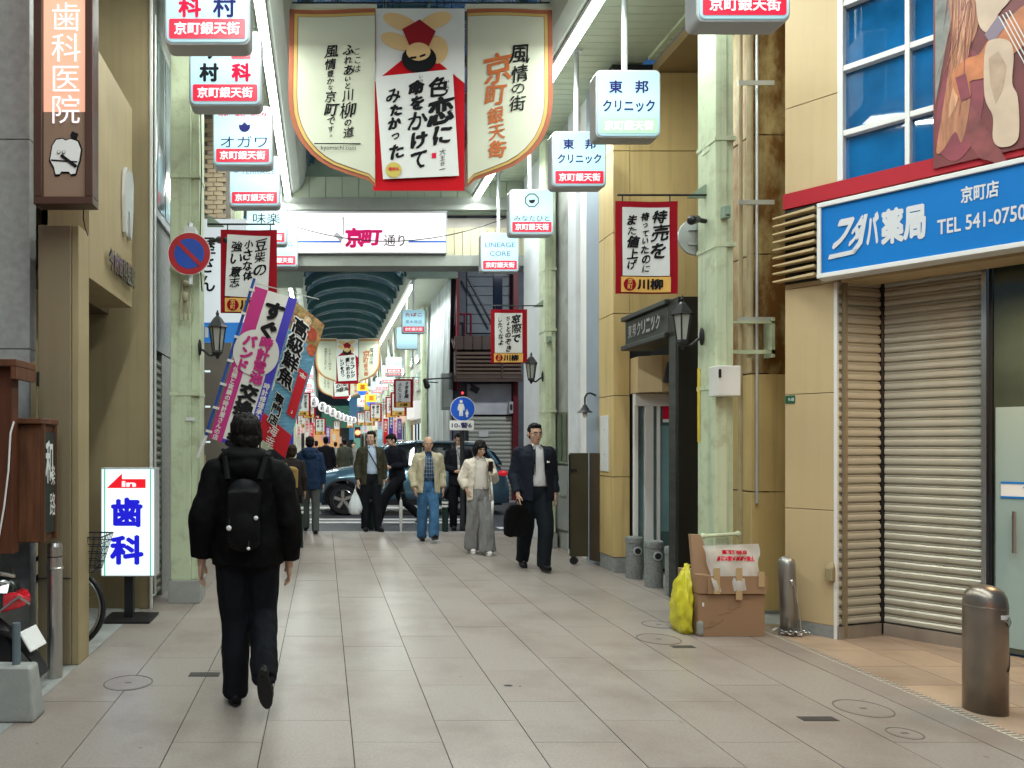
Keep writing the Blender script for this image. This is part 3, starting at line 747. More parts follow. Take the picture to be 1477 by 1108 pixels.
# ================================================================== RIGHT SIDE
# ---- pharmacy on the corner (its wall runs at an angle to the arcade)
W0, WU, WN = V((4.02, 5.81, 0)), V((0.6080, -0.7939, 0)), V((-0.7939, -0.6080, 0))
def W(s, z, o=0.0): return W0 + WU * s + WN * o + Z * z
def wbox(mb, s0, s1, z0, z1, o0, o1):
    return mb.hexa([W(s0, z0, o1), W(s1, z0, o1), W(s1, z0, o0), W(s0, z0, o0), W(s0, z1, o1), W(s1, z1, o1), W(s1, z1, o0), W(s0, z1, o0)])
ph = thing('pharmacy_building', 'beige panelled pharmacy with grey roller shutters and a window grid above', 'building', (4.02, 5.81, 0))
for a, b in ((0.10, 1.005), (1.01, 1.935), (1.94, 2.80), (2.806, 3.455), (3.585, 4.285), (4.29, 5.3), (5.305, 6.3)):
    obj('wall_panel', wbox(MB(), -0.36, -0.012 if b < 3 else 0.015, a, b, -0.04, 0.0), M_beige, ph, bevel=0.003)
obj('wall_core', wbox(MB(), -0.35, -0.03, 0.0, 6.3, -0.06, -0.045), M_dark, ph)  # dark core added behind the panels to block light
obj('side_wall', MB().prism([(3.83, 6.14, 0), (4.21, 6.68, 0), (4.5, 6.68, 0), (4.2, 6.05, 0)], (0, 0, 6.3)), M_beige, ph)
obj('plinth', wbox(MB(), -0.362, -0.012, 0.0, 0.10, -0.04, -0.004), M_granite, ph)
obj('corner_trim', wbox(MB(), -0.011, 0.012, 0.0, 2.80, -0.03, 0.006), M_white, ph)
obj('upper_wall', wbox(MB(), 0.03, 3.2, 2.80, 3.455, -0.35, -0.02), M_beige, ph)
obj('red_band', wbox(MB(), -0.365, 3.2, 3.458, 3.582, -0.04, 0.03), mat('red band', (0.38, 0.008, 0.02), 0.6, var=0.05), ph)
obj('upper_backing', wbox(MB(), 0.03, 3.2, 3.59, 6.4, -0.7, -0.45), M_dark, ph)  # dark backing added behind the window grid to block light
obj('roof_slab', wbox(MB(), -0.36, 3.4, 6.31, 6.45, -1.6, 0.05), M_granite, ph)
# window grid
win = obj('window', wbox(MB(), 0.016, 0.055, 3.585, 6.3, -0.10, 0.02), M_white, ph, bevel=0.004)
for s0, s1 in ((0.445, 0.475), (0.86, 0.89), (1.3, 1.33), (1.75, 1.78)):
    obj('mullion', wbox(MB(), s0, s1, 3.585, 6.3, -0.08, 0.02), M_white, win, bevel=0.004)
for z in (3.95, 4.455, 4.96, 5.46, 5.96):
    obj('transom', wbox(MB(), 0.056, 1.75, z - 0.022, z + 0.022, -0.075, 0.015), M_white, win, bevel=0.004)
M_win = mat('window sky blue', (0.008, 0.115, 0.30), 0.02, var=0.75, scale=1.3, spec=0.9, coat=0.6, bump=.05, bscale=1.6)  # blue base colour stands in for the sky reflected in the panes
zz = [3.59, 3.928, 3.972, 4.433, 4.477, 4.938, 4.982, 5.44, 5.48, 5.94]
for s0, s1 in ((0.056, 0.444), (0.476, 0.859), (0.891, 1.299)):
    for i in range(0, 10, 2):
        obj('pane', wbox(MB(), s0, s1, zz[i], zz[i + 1], -0.055, -0.05), M_win, win)
# louvre beside the sign
for i in range(9):
    z = 2.86 + 0.065 * i
    obj('louver', MB().hexa([W(-0.42, z, 0.09), W(-0.10, z - 0.0, 0.14), W(-0.10, z, 0.03), W(-0.40, z, 0.02), W(-0.42, z + 0.012, 0.09), W(-0.10, z + 0.022, 0.14), W(-0.10, z + 0.022, 0.03), W(-0.40, z + 0.016, 0.02)]), M_beige, ph)
obj('louver_backing', wbox(MB(), -0.355, -0.06, 2.84, 3.45, 0.002, 0.012), M_dark, ph)
# roller shutters: slat by slat
M_slat = mat('shutter slat', (0.50, 0.485, 0.40), 0.36, metal=0.35, var=0.08, scale=1.2, bump=0.02, dirt=(0.30, 0.28, 0.22), dscale=1.0, damt=0.4)
def shutter(name, A, B, z0, z1, pitch, parent, m=M_slat):
    A, B = V(A), V(B); u = (B - A).normalized(); n = V((u.y, -u.x, 0))
    if n.y > 0: n = -n
    prof = [(-0.010, 0.0), (0.002, 0.05), (0.010, 0.14), (0.0135, 0.34), (0.012, 0.54), (0.004, 0.68), (0.001, 0.73), (0.006, 0.79), (0.006, 0.87), (-0.002, 0.90), (-0.010, 0.93), (-0.010, 1.0), (-0.016, 0.98), (-0.016, 0.0)]
    mb = MB().loft([[p + n * o + Z * (z0 + q * pitch) for o, q in prof] for p in (A, B)])
    sh = obj(name, MB().prism([A - n * 0.02 + Z * z0, B - n * 0.02 + Z * z0, B - n * 0.02 + Z * z1, A - n * 0.02 + Z * z1], -n * 0.01), M_dark, parent)
    s = obj('slat', mb, m, sh)
    k = int((z1 - z0) / pitch)
    copies(s, [(0, 0, pitch * i) for i in range(1, k)])
    return sh
Bc = V((4.495, 5.958, 0))
def Bs(s, z=0, o=0): return Bc + WU * s + WN * o + Z * z
shutter('side_shutter', (4.03, 5.825, 0), (4.47, 5.952, 0), 0.10, 2.86, 0.0745, ph)
shutter('main_shutter', tuple(Bs(0.02)), tuple(Bs(0.61)), 0.10, 2.86, 0.0745, ph)
for a, b in ((V((4.03, 5.80, 0)), V((4.46, 5.93, 0))), (Bs(0.02, 0, 0.02), Bs(0.61, 0, 0.02))):
    d = (b - a).normalized(); nn = V((d.y, -d.x, 0))
    obj('bottom_rail', MB().obox((a + b) / 2 + Z * 0.05, (b - a) / 2, nn * 0.012, Z * 0.05), M_steel, ph)
obj('guide_rail', MB().obox(V((4.10, 5.82, 1.43)), V((0.012, 0.004, 0)), V((-0.005, 0.012, 0)), Z * 1.42), M_tand, ph)
obj('corner_rail', MB().obox(Bc + Z * 1.43, V((0.014, 0, 0)), V((0, 0.014, 0)), Z * 1.42), M_black, ph)
obj('door_post', MB().obox(Bs(0.635, 1.43, 0.03), WU * 0.014, WN * 0.035, Z * 1.43), M_steel, ph)
obj('door_post', MB().obox(Bs(0.665, 1.43, 0.01), WU * 0.008, WN * 0.02, Z * 1.43), M_black, ph)
gd = obj('glass_door', MB().hexa([Bs(0.68, 0.02, 0.0), Bs(2.4, 0.02, 0.0), Bs(2.4, 0.02, -0.012), Bs(0.68, 0.02, -0.012), Bs(0.68, 2.84, 0.0), Bs(2.4, 2.84, 0.0), Bs(2.4, 2.84, -0.012), Bs(0.68, 2.84, -0.012)]), mat('dark glass', (0.05, 0.07, 0.055), 0.04, spec=0.9, var=0.4, scale=2), ph)
obj('frosted_film', MB().hexa([Bs(0.69, 0.06, 0.006), Bs(2.39, 0.06, 0.006), Bs(2.39, 0.06, 0.002), Bs(0.69, 0.06, 0.002), Bs(0.69, 1.80, 0.006), Bs(2.39, 1.80, 0.006), Bs(2.39, 1.80, 0.002), Bs(0.69, 1.80, 0.002)]), mat('frosted film', (0.30, 0.40, 0.38), 0.18, var=0.06, scale=1.5), gd)
for z0, z1, m in ((1.14, 1.26, M_white), (1.14, 1.155, mat('pharmacy blue', (0.004, 0.17, 0.52), 0.6, var=0.03, spec=0.2)), (1.245, 1.26, mat('pharmacy blue', (0.012, 0.21, 0.60)))):
    o1 = 0.010 if m is M_white else 0.013
    obj('sticker_band', MB().hexa([Bs(0.72, z0, o1), Bs(2.39, z0, o1), Bs(2.39, z0, 0.007), Bs(0.72, z0, 0.007), Bs(0.72, z1, o1), Bs(2.39, z1, o1), Bs(2.39, z1, 0.007), Bs(0.72, z1, 0.007)]), m, gd)
T(gd, 'フタバ薬局', Bs(1.05, 1.20, 0.010), 0.42, 0.075, MATS['pharmacy blue'], r=WU, bold=0.03)
obj('door_handle', MB().tube(Bs(0.80, 1.05, 0.06), Bs(0.80, 0.75, 0.06), 0.012), M_steel, gd)
# blue sign box over the shutters
ps = thing('pharmacy_sign', 'wide blue pharmacy signboard with white lettering and phone number', 'sign', tuple(W(-0.05, 2.81, 0.2)))
wb = lambda *a: wbox(MB(), *a)
obj('panel', wb(-0.03, 3.0, 2.84, 3.36, 0.06, 0.20), MATS['pharmacy blue'], ps)
obj('frame', wb(-0.055, 3.03, 3.355, 3.39, 0.04, 0.225), M_white, ps, bevel=0.004); obj('frame', wb(-0.055, 3.03, 2.81, 2.845, 0.04, 0.225), M_white, ps, bevel=0.004)
obj('frame', wb(-0.055, -0.028, 2.846, 3.354, 0.04, 0.222), M_white, ps, bevel=0.004)
M_let = mat('white letter', (0.62, 0.64, 0.66), 0.4, var=0.02)
def ws(px):   # distance along the sign for a photo column
    k = (px - VX) / F; p0 = W(0, 0, 0.2); return (k * p0.y - p0.x) / (WU.x - k * WU.y)
def wtext(s, px0, px1, z0, z1, **k):
    s0, s1 = ws(px0), ws(px1); T(ps, s, W((s0 + s1) / 2, (z0 + z1) / 2, 0.2), s1 - s0, z1 - z0, M_let, r=WU, out=0.004, **k)
lean = (Z + WU * 0.32)
for s, a, b in (('フ', 1203, 1228), ('タ', 1228, 1246)):
    s0, s1 = ws(a), ws(b); T(ps, s, W((s0 + s1) / 2, 3.125, 0.204), s1 - s0 - 0.01, 0.22, M_let, r=WU, u=lean, bold=0.06)
obj('lettering', MB().hexa([W(ws(1195), 2.945, 0.208), W(ws(1233), 2.955, 0.208), W(ws(1233), 2.955, 0.202), W(ws(1195), 2.945, 0.202), W(ws(1197), 2.98, 0.208), W(ws(1238), 2.99, 0.208), W(ws(1238), 2.99, 0.202), W(ws(1197), 2.98, 0.202)]), M_let, ps)
obj('lettering', MB().prism([W(ws(1233), 2.955, 0.208), W(ws(1244), 3.02, 0.208), W(ws(1252), 3.235, 0.208), W(ws(1247), 3.235, 0.208), W(ws(1238), 3.04, 0.208), W(ws(1229), 2.985, 0.208)], -WN * 0.005), M_let, ps)
wtext('バ', 1250, 1268, 3.0, 3.24, bold=0.05)
wtext('薬局', 1271, 1336, 2.98, 3.24, bold=0.05)
wtext('京町店', 1386, 1441, 3.17, 3.285, bold=0.03)
wtext('TEL 541-0750', 1352, 1480, 2.985, 3.09, bold=0.02)
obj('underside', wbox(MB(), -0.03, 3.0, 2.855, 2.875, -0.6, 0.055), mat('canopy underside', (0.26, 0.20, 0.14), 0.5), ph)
# poster of a violin player hung over the window
pp = thing('violin_poster', 'large poster of a long-haired violin player in dark red above the pharmacy sign', 'poster', tuple(W(0.62, 3.5, 0.05)))
def PWp(px, py, o=0.06):
    k = (px - VX) / F; p0 = W(0, 0, o); s = (k * p0.y - p0.x) / (WU.x - k * WU.y); p = W(s, 0, o); return V((p.x, p.y, CH - (py - VY) * p.y / F))
def smooth(pts, k=4):
    n = len(pts); out = []
    for i in range(n):
        p0, p1, p2, p3 = (V((*pts[(i + j) % n], 0)) for j in (-1, 0, 1, 2))
        for q in range(k):
            t_ = q / k; out.append(tuple((0.5 * ((2 * p1) + (p2 - p0) * t_ + (2 * p0 - 5 * p1 + 4 * p2 - p3) * t_ ** 2 + (3 * p1 - p0 - 3 * p2 + p3) * t_ ** 3))[:2]))
    return out
def pshape(name, pts, m, o):
    if len(pts) > 6: pts = [(max(a, 1349.5), b) for a, b in smooth(pts)]
    return obj(name, MB().prism([PWp(a, b, o) for a, b in pts], -WN * 0.002), m, pp)
obj('sheet', MB().prism([W(0.62, 3.50, 0.05), W(2.4, 3.50, 0.05), W(2.4, 6.2, 0.05), W(0.62, 6.2, 0.05)], -WN * 0.012), mat('poster wine', (0.16, 0.035, 0.035), 0.35, var=0.25, scale=2.5), pp)
pshape('print', [(1349, 150), (1362, 80), (1375, 20), (1375, -60), (1349, -60)], mat('poster grey', (0.20, 0.21, 0.19), 0.35, var=0.5, scale=6), 0.053)
pshape('print', [(1350, 170), (1368, 90), (1400, 70), (1420, 110), (1410, 190), (1380, 232), (1352, 215)], mat('poster plum', (0.22, 0.045, 0.06), 0.35, var=0.3, scale=5), 0.055)
M_hair1 = mat('poster hair', (0.40, 0.17, 0.09), 0.35, var=0.35, scale=14, stretch=(3, 3, 0.35))
M_hair2 = mat('poster hair light', (0.52, 0.27, 0.15), 0.35, var=0.35, scale=14, stretch=(3, 3, 0.35))
pshape('print', [(1368, -60), (1372, 60), (1364, 130), (1352, 205), (1352, 222), (1362, 214), (1378, 190), (1388, 205), (1400, 140), (1396, 80), (1412, 30), (1410, -60)], M_hair1, 0.057)
pshape('print', [(1378, -60), (1380, 60), (1374, 120), (1368, 170), (1382, 140), (1390, 70), (1400, -60)], M_hair2, 0.059)
pshape('print', [(1372, 108), (1392, 86), (1412, 78), (1424, 60), (1440, 40), (1462, 20), (1480, 10), (1480, 60), (1440, 92), (1420, 112), (1398, 118), (1400, 138), (1382, 140)], mat('poster violin', (0.48, 0.17, 0.07), 0.3, var=0.3, scale=8), 0.061)
pshape('print', [(1378, 112), (1393, 106), (1400, 140), (1386, 146)], mat('poster plum', (0.22, 0.045, 0.06)), 0.063)
M_ivory = mat('poster ivory', (0.55, 0.42, 0.31), 0.35, var=0.12, scale=6)
pshape('print', [(1405, -60), (1408, 8), (1414, 40), (1430, 46), (1440, 20), (1462, -10), (1462, -60)], M_ivory, 0.062)
pshape('print', [(1421, 70), (1436, 56), (1456, 60), (1462, 80), (1460, 120), (1468, 140), (1470, 190), (1462, 208), (1442, 212), (1432, 200), (1432, 168), (1420, 138)], M_ivory, 0.065)
pshape('print', [(1420, 50), (1440, 22), (1452, 36), (1430, 64)], mat('poster violet', (0.22, 0.17, 0.22), 0.35), 0.064)
rnd = random.Random(8)
for i in range(34):
    x_ = rnd.uniform(1366, 1408); y_ = rnd.uniform(-60, 60); l_ = rnd.uniform(60, 130); e_ = x_ - rnd.uniform(0, 26) * (1.2 if y_ > 0 else .4); w_ = rnd.uniform(.5, 1.5)
    pshape('hair_strand', [(x_, y_), (x_ + w_, y_), ((x_ + e_) / 2 + w_ + 2, y_ + l_ / 2), (e_, y_ + l_), ((x_ + e_) / 2 + 2, y_ + l_ / 2)], rnd.choice([M_hair2, M_hair1, MATS['poster plum'], mat('poster dark hair', (0.20, 0.08, 0.05), 0.35)]), 0.0600 + .00005 * i)
pshape('print', [(1400, 150), (1436, 205), (1452, 232), (1440, 236), (1412, 228), (1392, 200)], mat('poster maroon', (0.20, 0.05, 0.05), 0.35, var=.4, scale=7), 0.0555)
pshape('print', [(1426, 84), (1440, 74), (1452, 96), (1446, 130), (1436, 150), (1428, 120)], mat('poster ivory shade', (0.42, 0.30, 0.21), 0.35, var=.2, scale=9), 0.0672)
for i in range(4): pshape('print', [(1440 + 5 * i, 24 - 3 * i), (1442 + 5 * i, 24 - 3 * i), (1490 + 5 * i, 112 - 3 * i), (1488 + 5 * i, 112 - 3 * i)], M_white, 0.067)
def pipe(name, pts, r_, m, label, cat='pipe'):
    o = obj(name, MB().path(pts, r_, 10), m); tag(o, label, cat)
pipe('conduit', [(3.74, 6.64, .05), (3.74, 6.64, 6.0)], .018, MATS.get('old cream pipe') or mat('old cream pipe', (0.42, 0.36, 0.22), 0.5, dirt=(0.2, 0.12, 0.05), damt=0.7), 'thin cream conduit running up beside the near right column')
pipe('conduit', [(3.90, 6.66, 1.0), (3.90, 6.66, 6.0)], .012, M_galv, 'thin grey conduit on the stained pilaster')
tag(obj('pipe_bracket', MB().box(3.46, 3.99, 6.54, 6.56, 2.33, 2.365).box(3.46, 3.99, 6.54, 6.56, 2.60, 2.62).box(3.96, 3.99, 6.54, 6.66, 2.3, 2.65), M_green), 'pale green bracket tying the near right column to the pilaster pipes', 'bracket')
tag(obj('wall_tap_box', wbox(MB(), -0.05, 0.0, 0.46, 0.56, 0.0, 0.07).hexa([W(-0.06, 0.56, 0.0), W(0.0, 0.56, 0.0), W(0.0, 0.56, 0.05), W(-0.06, 0.56, 0.05), W(-0.05, 0.60, 0.0), W(-0.01, 0.60, 0.0), W(-0.01, 0.60, 0.02), W(-0.05, 0.60, 0.02)]), M_tan, bevel=0.004), 'small beige outlet box low on the pharmacy wall beside the shutter', 'outlet box')
o = thing('address_plate', 'tiny green address plate on the beige pharmacy wall', 'plate', tuple(W(-0.33, 1.87, 0.004)))
obj('plate', wbox(MB(), -0.355, -0.285, 1.865, 1.93, 0.002, 0.007), mat('plate green', (0.01, 0.10, 0.05), 0.4), o)
T(o, '9-18', W(-0.312, 1.897, 0.007), 0.04, 0.028, M_white, r=WU, bold=0.02, out=0.002)

# ---- clinic building (yellow panels)
cb = thing('clinic_building', 'yellow panelled clinic building with weather-stained corner pilasters', 'building', (3.45, 8.8, 0))
lv = [0.18, 1.14, 2.11, 3.09, 4.06, 5.03, 5.97]
for a, b in zip(lv, lv[1:]):
    obj('pilaster_panel', MB().box(3.452, 3.648, 8.82, 9.28, a + 0.004, b - 0.004), M_yellow, cb, bevel=0.004)
    if a > 2.6:
        obj('wall_panel', MB().box(3.655, 4.9, 8.825, 8.88, a + 0.004, b - 0.004), M_yellow, cb, bevel=0.004)
        obj('wall_panel', MB().box(4.906, 6.2, 8.825, 8.88, a + 0.004, b - 0.004), M_yellow, cb, bevel=0.004)
obj('wall_core', MB().box(3.47, 6.3, 8.90, 9.27, 0.0, 6.1), M_dark, cb)
obj('plinth', MB().box(3.455, 3.65, 8.815, 9.27, 0, 0.176), M_granite, cb, bevel=0.003)
obj('ceiling', MB().box(3.96, 6.2, 4.0, 8.9, 5.98, 6.10), mat('brown ceiling', (0.33, 0.235, 0.11), 0.6, var=0.08), cb)
lv = [0.02, 1.10, 2.17, 3.25, 4.33, 5.40, 5.97]
for a, b in zip(lv, lv[1:]):
    obj('pilaster_panel', MB().box(3.87, 4.02 + 0.0, 6.695, 7.0, a + 0.006, b - 0.006), M_yellow if a < 1.2 else mat('light stained panel', (0.50, 0.40, 0.22), 0.5, var=0.1, dirt=(0.24, 0.105, 0.03), dscale=3.5, damt=0.9, stretch=(1, 1, 0.45), streak=.6, dthr=.42), cb, bevel=0.004)
    obj('pilaster_panel', MB().box(3.872, 4.22, 6.69, 6.694, a + 0.006, b - 0.006), M_yellow if a < 1.2 else M_stain, cb)
obj('wall_core', MB().box(4.03, 6.2, 6.70, 6.99, 0, 5.97), M_stain, cb)
obj('plinth', MB().box(3.862, 4.25, 6.683, 7.01, 0, 0.024), M_granite, cb)
dp = MB().tube((3.95, 6.63, 2.6), (3.95, 6.63, 5.97), 0.035, n=12)
o = thing('drain_pipe', 'old pale drain pipe clamped to the stained pilaster', 'pipe', (3.80, 6.6, 2.3))
obj('pipe', MB().tube((3.80, 6.60, 2.3), (3.80, 6.60, 5.97), 0.028, n=12), mat('old cream pipe', (0.42, 0.36, 0.22), 0.5, dirt=(0.2, 0.12, 0.05), damt=0.7), o)
cl = obj('clamp', MB().box(3.68, 4.0, 6.565, 6.575, 2.62, 2.66), M_galv, o)
copies(cl, [(0, 0, 1.04), (0, 0, 2.1)])
# clinic entrance: glass screen, lintel, dark portal with raised lettering
en = thing('clinic_entrance', 'recessed glazed entrance with a dark timber portal under the clinic lettering', 'entrance', (3.6, 8.0, 0))
obj('glass_screen', MB().box(3.65, 6.1, 8.74, 8.755, 0.06, 2.12), mat('entrance glass', (0.10, 0.17, 0.17), 0.05, spec=0.9, var=0.3), en)
obj('frosted_film', MB().box(3.95, 4.6, 8.73, 8.738, 0.5, 1.75), mat('entrance film', (0.17, 0.30, 0.31), 0.25), en)
for x0, x1 in ((3.652, 3.70), (3.78, 3.88), (3.93, 3.96), (4.6, 4.66)): obj('frame', MB().box(x0, x1, 8.70, 8.76, 0.0, 2.12), M_white, en, bevel=0.004)
obj('frame', MB().box(3.66, 6.1, 8.69, 8.77, 1.98, 2.125), M_white, en, bevel=0.004)
obj('lintel', MB().prism([(3.652, 8.815, 2.13), (3.652, 8.60, 2.13), (3.86, 8.44, 2.13), (6.1, 8.44, 2.13), (6.1, 8.815, 2.13)], (0, 0, 0.42)), M_beige, en, bevel=0.004)
obj('red_notice', MB().box(4.0, 4.12, 8.72, 8.728, 1.83, 1.98), RI, en); obj('notice_foot', MB().box(4.0, 4.12, 8.719, 8.728, 1.79, 1.826), M_white, en)
M_char = mat('charcoal timber', (0.035, 0.038, 0.033), 0.5, var=0.3, scale=3, stretch=(1, 1, 6))
obj('portal_leg', MB().box(3.45, 3.70, 7.20, 7.40, 0, 2.97), mat('black timber', (0.012, 0.012, 0.010), 0.45), en, bevel=0.006)
obj('portal_leg_face', MB().box(3.446, 3.449, 7.24, 7.38, 0, 2.60), M_char, en)
obj('portal_fascia', MB().box(3.45, 3.75, 7.405, 8.46, 2.66, 2.93), M_char, en)
obj('fascia_moulding', MB().box(3.41, 3.78, 7.402, 8.50, 2.932, 2.985), M_char, en, bevel=0.01); obj('fascia_moulding', MB().box(3.41, 3.78, 7.402, 8.50, 2.60, 2.655), M_char, en, bevel=0.01)
obj('interior', MB().box(4.7, 6.1, 7.4, 8.6, 0, 2.6), M_dark, en)
for i, ch in enumerate('東邦クリニック'):
    T(en, ch, (3.447, 7.55 + 0.115 * (6 - i) + 0.04, 2.79), 0.095, 0.15, M_steel, r=-Y, bold=0.03, out=0.02)
sp = thing('spot_lamp', 'black cylinder spotlight over the clinic entrance', 'spotlight', (3.95, 8.2, 2.3))
obj('can', MB().tube((3.84, 8.25, 2.22), (3.86, 8.2, 2.44), 0.055, 0.05, n=14), M_black, sp); obj('arm', MB().tube((3.85, 8.22, 2.40), (4.05, 8.43, 2.42), 0.018), M_black, sp)
rb = obj('round_mirror_back', MB().tube((3.34, 6.62, 3.39), (3.34, 6.65, 3.39), 0.165, n=32).box(3.26, 3.42, 6.60, 6.62, 3.44, 3.47).box(3.26, 3.42, 6.60, 6.62, 3.31, 3.34), M_galv)
tag(rb, 'back of a round grey mirror partly hidden by the near right column', 'mirror')
sb = thing('switch_box', 'pale grey metal box on the near right green column', 'box', (3.32, 6.3, 1.95))
obj('case', MB().box(3.245, 3.44, 6.10, 6.24, 1.93, 2.18), mat('pale case', (0.62, 0.62, 0.58), 0.4), sb, bevel=0.008); obj('latch', MB().box(3.255, 3.275, 6.092, 6.10, 2.08, 2.15), M_black, sb)
ob = thing('pull_bar', 'pale green pull bar fixed low on the near right column', 'bar', (3.3, 6.3, 0.76))
obj('bar', MB().tube((3.18, 6.2, 0.76), (3.47, 6.2, 0.78), 0.016).ell((3.18, 6.2, 0.76), (.026, .026, .026)).ell((3.47, 6.2, 0.78), (.026, .026, .026)), M_green, ob)
def cctv(x, y, z, side, label):
    t = thing('security_camera', label, 'camera', (x, y, z), 'black bullet cameras')
    obj('camera_body', MB().cap((x, y, z), (x - side * 0.08, y - 0.08, z - 0.03), 0.034, 0.040, 12), M_black, t); obj('arm', MB().tube((x, y, z), (x + side * 0.10, y + 0.05, z), 0.02), M_black, t)
cctv(3.20, 6.35, 3.46, 1, 'black camera beside the red verse banner on the near right column')
cctv(-1.02, 7.2, 3.52, -1, 'black camera between the left green column and the left verse banner')
def box_on_col(x, y, z): tag(obj('junction_box', MB().box(x, x + .06, y - .05, y, z, z + 0.1).box(x + .015, x + .045, y - .07, y - .05, z + 0.02, z + 0.05), M_greendark, bevel=0.004), 'small green junction box on the ' + ('near' if y < 9 else 'second') + ' right column', 'junction box', 'junction boxes on columns')
box_on_col(3.35, 6.245, 3.43); box_on_col(3.28, 10.895, 3.02)
# ---- white and grey building behind it
wbld = thing('plain_shop_building', 'narrow pale building with grey and white wall strips right of the second column', 'building', (3.45, 9.3, 0))
for y0, y1, m, dx in ((9.3, 9.75, mat('blue grey wall', (0.26, 0.31, 0.36), 0.6, var=0.05), 0.0), (9.752, 10.1, M_white, 0.04), (10.1, 10.42, mat('white wall', (0.55, 0.58, 0.60), 0.6, var=0.05, dirt=(0.42, 0.43, 0.43), dscale=1), -0.02), (10.422, 11.6, M_conc, 0.02), (11.602, 12.8, MATS['white wall'], 0.0)):
    obj('wall_strip', MB().box(3.46 + dx, 6.2, y0, y1, 0, 6.2), m, wbld, bevel=0.003)
f = obj('window', MB().box(3.445, 3.475, 10.45, 11.0, 1.25, 2.0), M_steel, wbld); obj('pane', MB().box(3.437, 3.444, 10.48, 10.97, 1.28, 1.97), mat('dark glass', (0.05, 0.07, 0.055)), f)
f = obj('door', MB().box(3.44, 3.475, 10.45, 11.0, 0.3, 1.22), mat('grey door', (0.22, 0.23, 0.23), 0.35), wbld); obj('handle', MB().tube((3.42, 10.5, 0.80), (3.42, 10.75, 0.80), 0.015), M_steel, f)
gl = thing('barn_lamp', 'small black barn lamp on the grey wall above the brown locker', 'lamp', (3.3, 9.5, 2.0))
obj('shade', MB().lathe((3.30, 9.35, 1.93), [(0.10, 0), (0.06, 0.03), (0.03, 0.08), (0.02, 0.10)], 16), M_black, gl)
obj('neck', MB().path([(3.30, 9.35, 2.02), (3.30, 9.35, 2.12), (3.33, 9.36, 2.17), (3.38, 9.38, 2.18), (3.47, 9.42, 2.15)], 0.012), M_black, gl)
obj('bulb', MB().ell((3.30, 9.35, 1.90), (0.03, 0.03, 0.04)), M_white, gl)
lk = thing('wheeled_locker', 'dark brown folded stall cabinet on castors beside the yellow pilaster', 'cabinet', (3.3, 9.3, 0))
obj('side_panel', MB().box(3.14, 3.37, 9.42, 9.47, 0.10, 1.42), mat('dark olive board', (0.055, 0.050, 0.028), 0.45, var=0.15), lk, bevel=0.006)
obj('front_panel', MB().prism([(3.375, 9.40, 0.06), (3.44, 9.25, 0.06), (3.455, 9.26, 0.06), (3.39, 9.42, 0.06)], (0, 0, 1.36)), mat('brown board', (0.06, 0.045, 0.03), 0.5), lk)
obj('hinge_bar', MB().tube((3.125, 9.41, 0.2), (3.125, 9.41, 1.40), 0.012).box(3.14, 3.22, 9.405, 9.419, 1.18, 1.22), M_black, lk)
obj('castor', MB().tube((3.17, 9.40, 0.05), (3.20, 9.44, 0.05), 0.048, n=16).box(3.16, 3.21, 9.42, 9.45, 0.05, 0.10), M_black, lk)
pw = thing('utility_plate', 'white meter cover low on the yellow pilaster', 'cover', (3.44, 9.0, 1.2))
obj('cover', MB().box(3.437, 3.451, 8.95, 9.2, 1.20, 1.88), M_paper, pw, bevel=0.003); obj('screw', MB().box(3.434, 3.437, 9.05, 9.06, 1.4, 1.41).box(3.434, 3.437, 9.05, 9.06, 1.7, 1.71), M_black, pw)
def lantern(x, y, z, side, label):
    t = thing('wall_lantern', label, 'lantern', (x, y, z), 'black coach lanterns')
    b = V((x, y, z))
    obj('cage', MB().lathe(b, [(0.045, -0.12), (0.075, 0.10)], 6), mat('lantern glass', (0.30, 0.31, 0.28), 0.2), t)
    mb = MB()
    for i in range(6):
        a = 2 * PI * i / 6; mb.tube(b + V((0.047 * math.cos(a), 0.047 * math.sin(a), -0.12)), b + V((0.078 * math.cos(a), 0.078 * math.sin(a), 0.10)), 0.007, n=5)
    obj('bar', mb, M_black, t)
    obj('cap', MB().lathe(b, [(0.10, 0.10), (0.085, 0.125), (0.04, 0.19), (0.012, 0.215), (0.018, 0.235), (0.003, 0.27)], 6), M_black, t)
    obj('base', MB().lathe(b, [(0.01, -0.20), (0.03, -0.16), (0.055, -0.14), (0.05, -0.12)], 6), M_black, t)
    obj('arm', MB().path([b + V((0, 0, -0.15)), b + V((side * 0.07, 0, -0.17)), b + V((side * 0.13, 0, -0.12)), b + V((side * 0.17, 0, -0.10))], 0.013), M_black, t)
    obj('back_plate', MB().ell(b + V((side * 0.17, 0, -0.09)), (0.02, 0.03, 0.08)), M_black, t)
lantern(3.125, 6.45, 2.56, 1, 'black coach lantern on the near right column over the cartons')
lantern(3.085, 11.0, 2.63, 1, 'black coach lantern on the second right column above the man in the suit')
lantern(-1.02, 7.1, 2.55, -1, 'black coach lantern left behind the pink and blue flag')
# yellow strip text sticker
o = obj('yellow_sticker', MB().box(3.303, 3.309, 6.50, 6.54, 1.55, 2.2), mat('sticker yellow', (0.6, 0.45, 0.05), 0.5)); tag(o, 'thin yellow warning strip on the edge of the near right column', 'sticker')

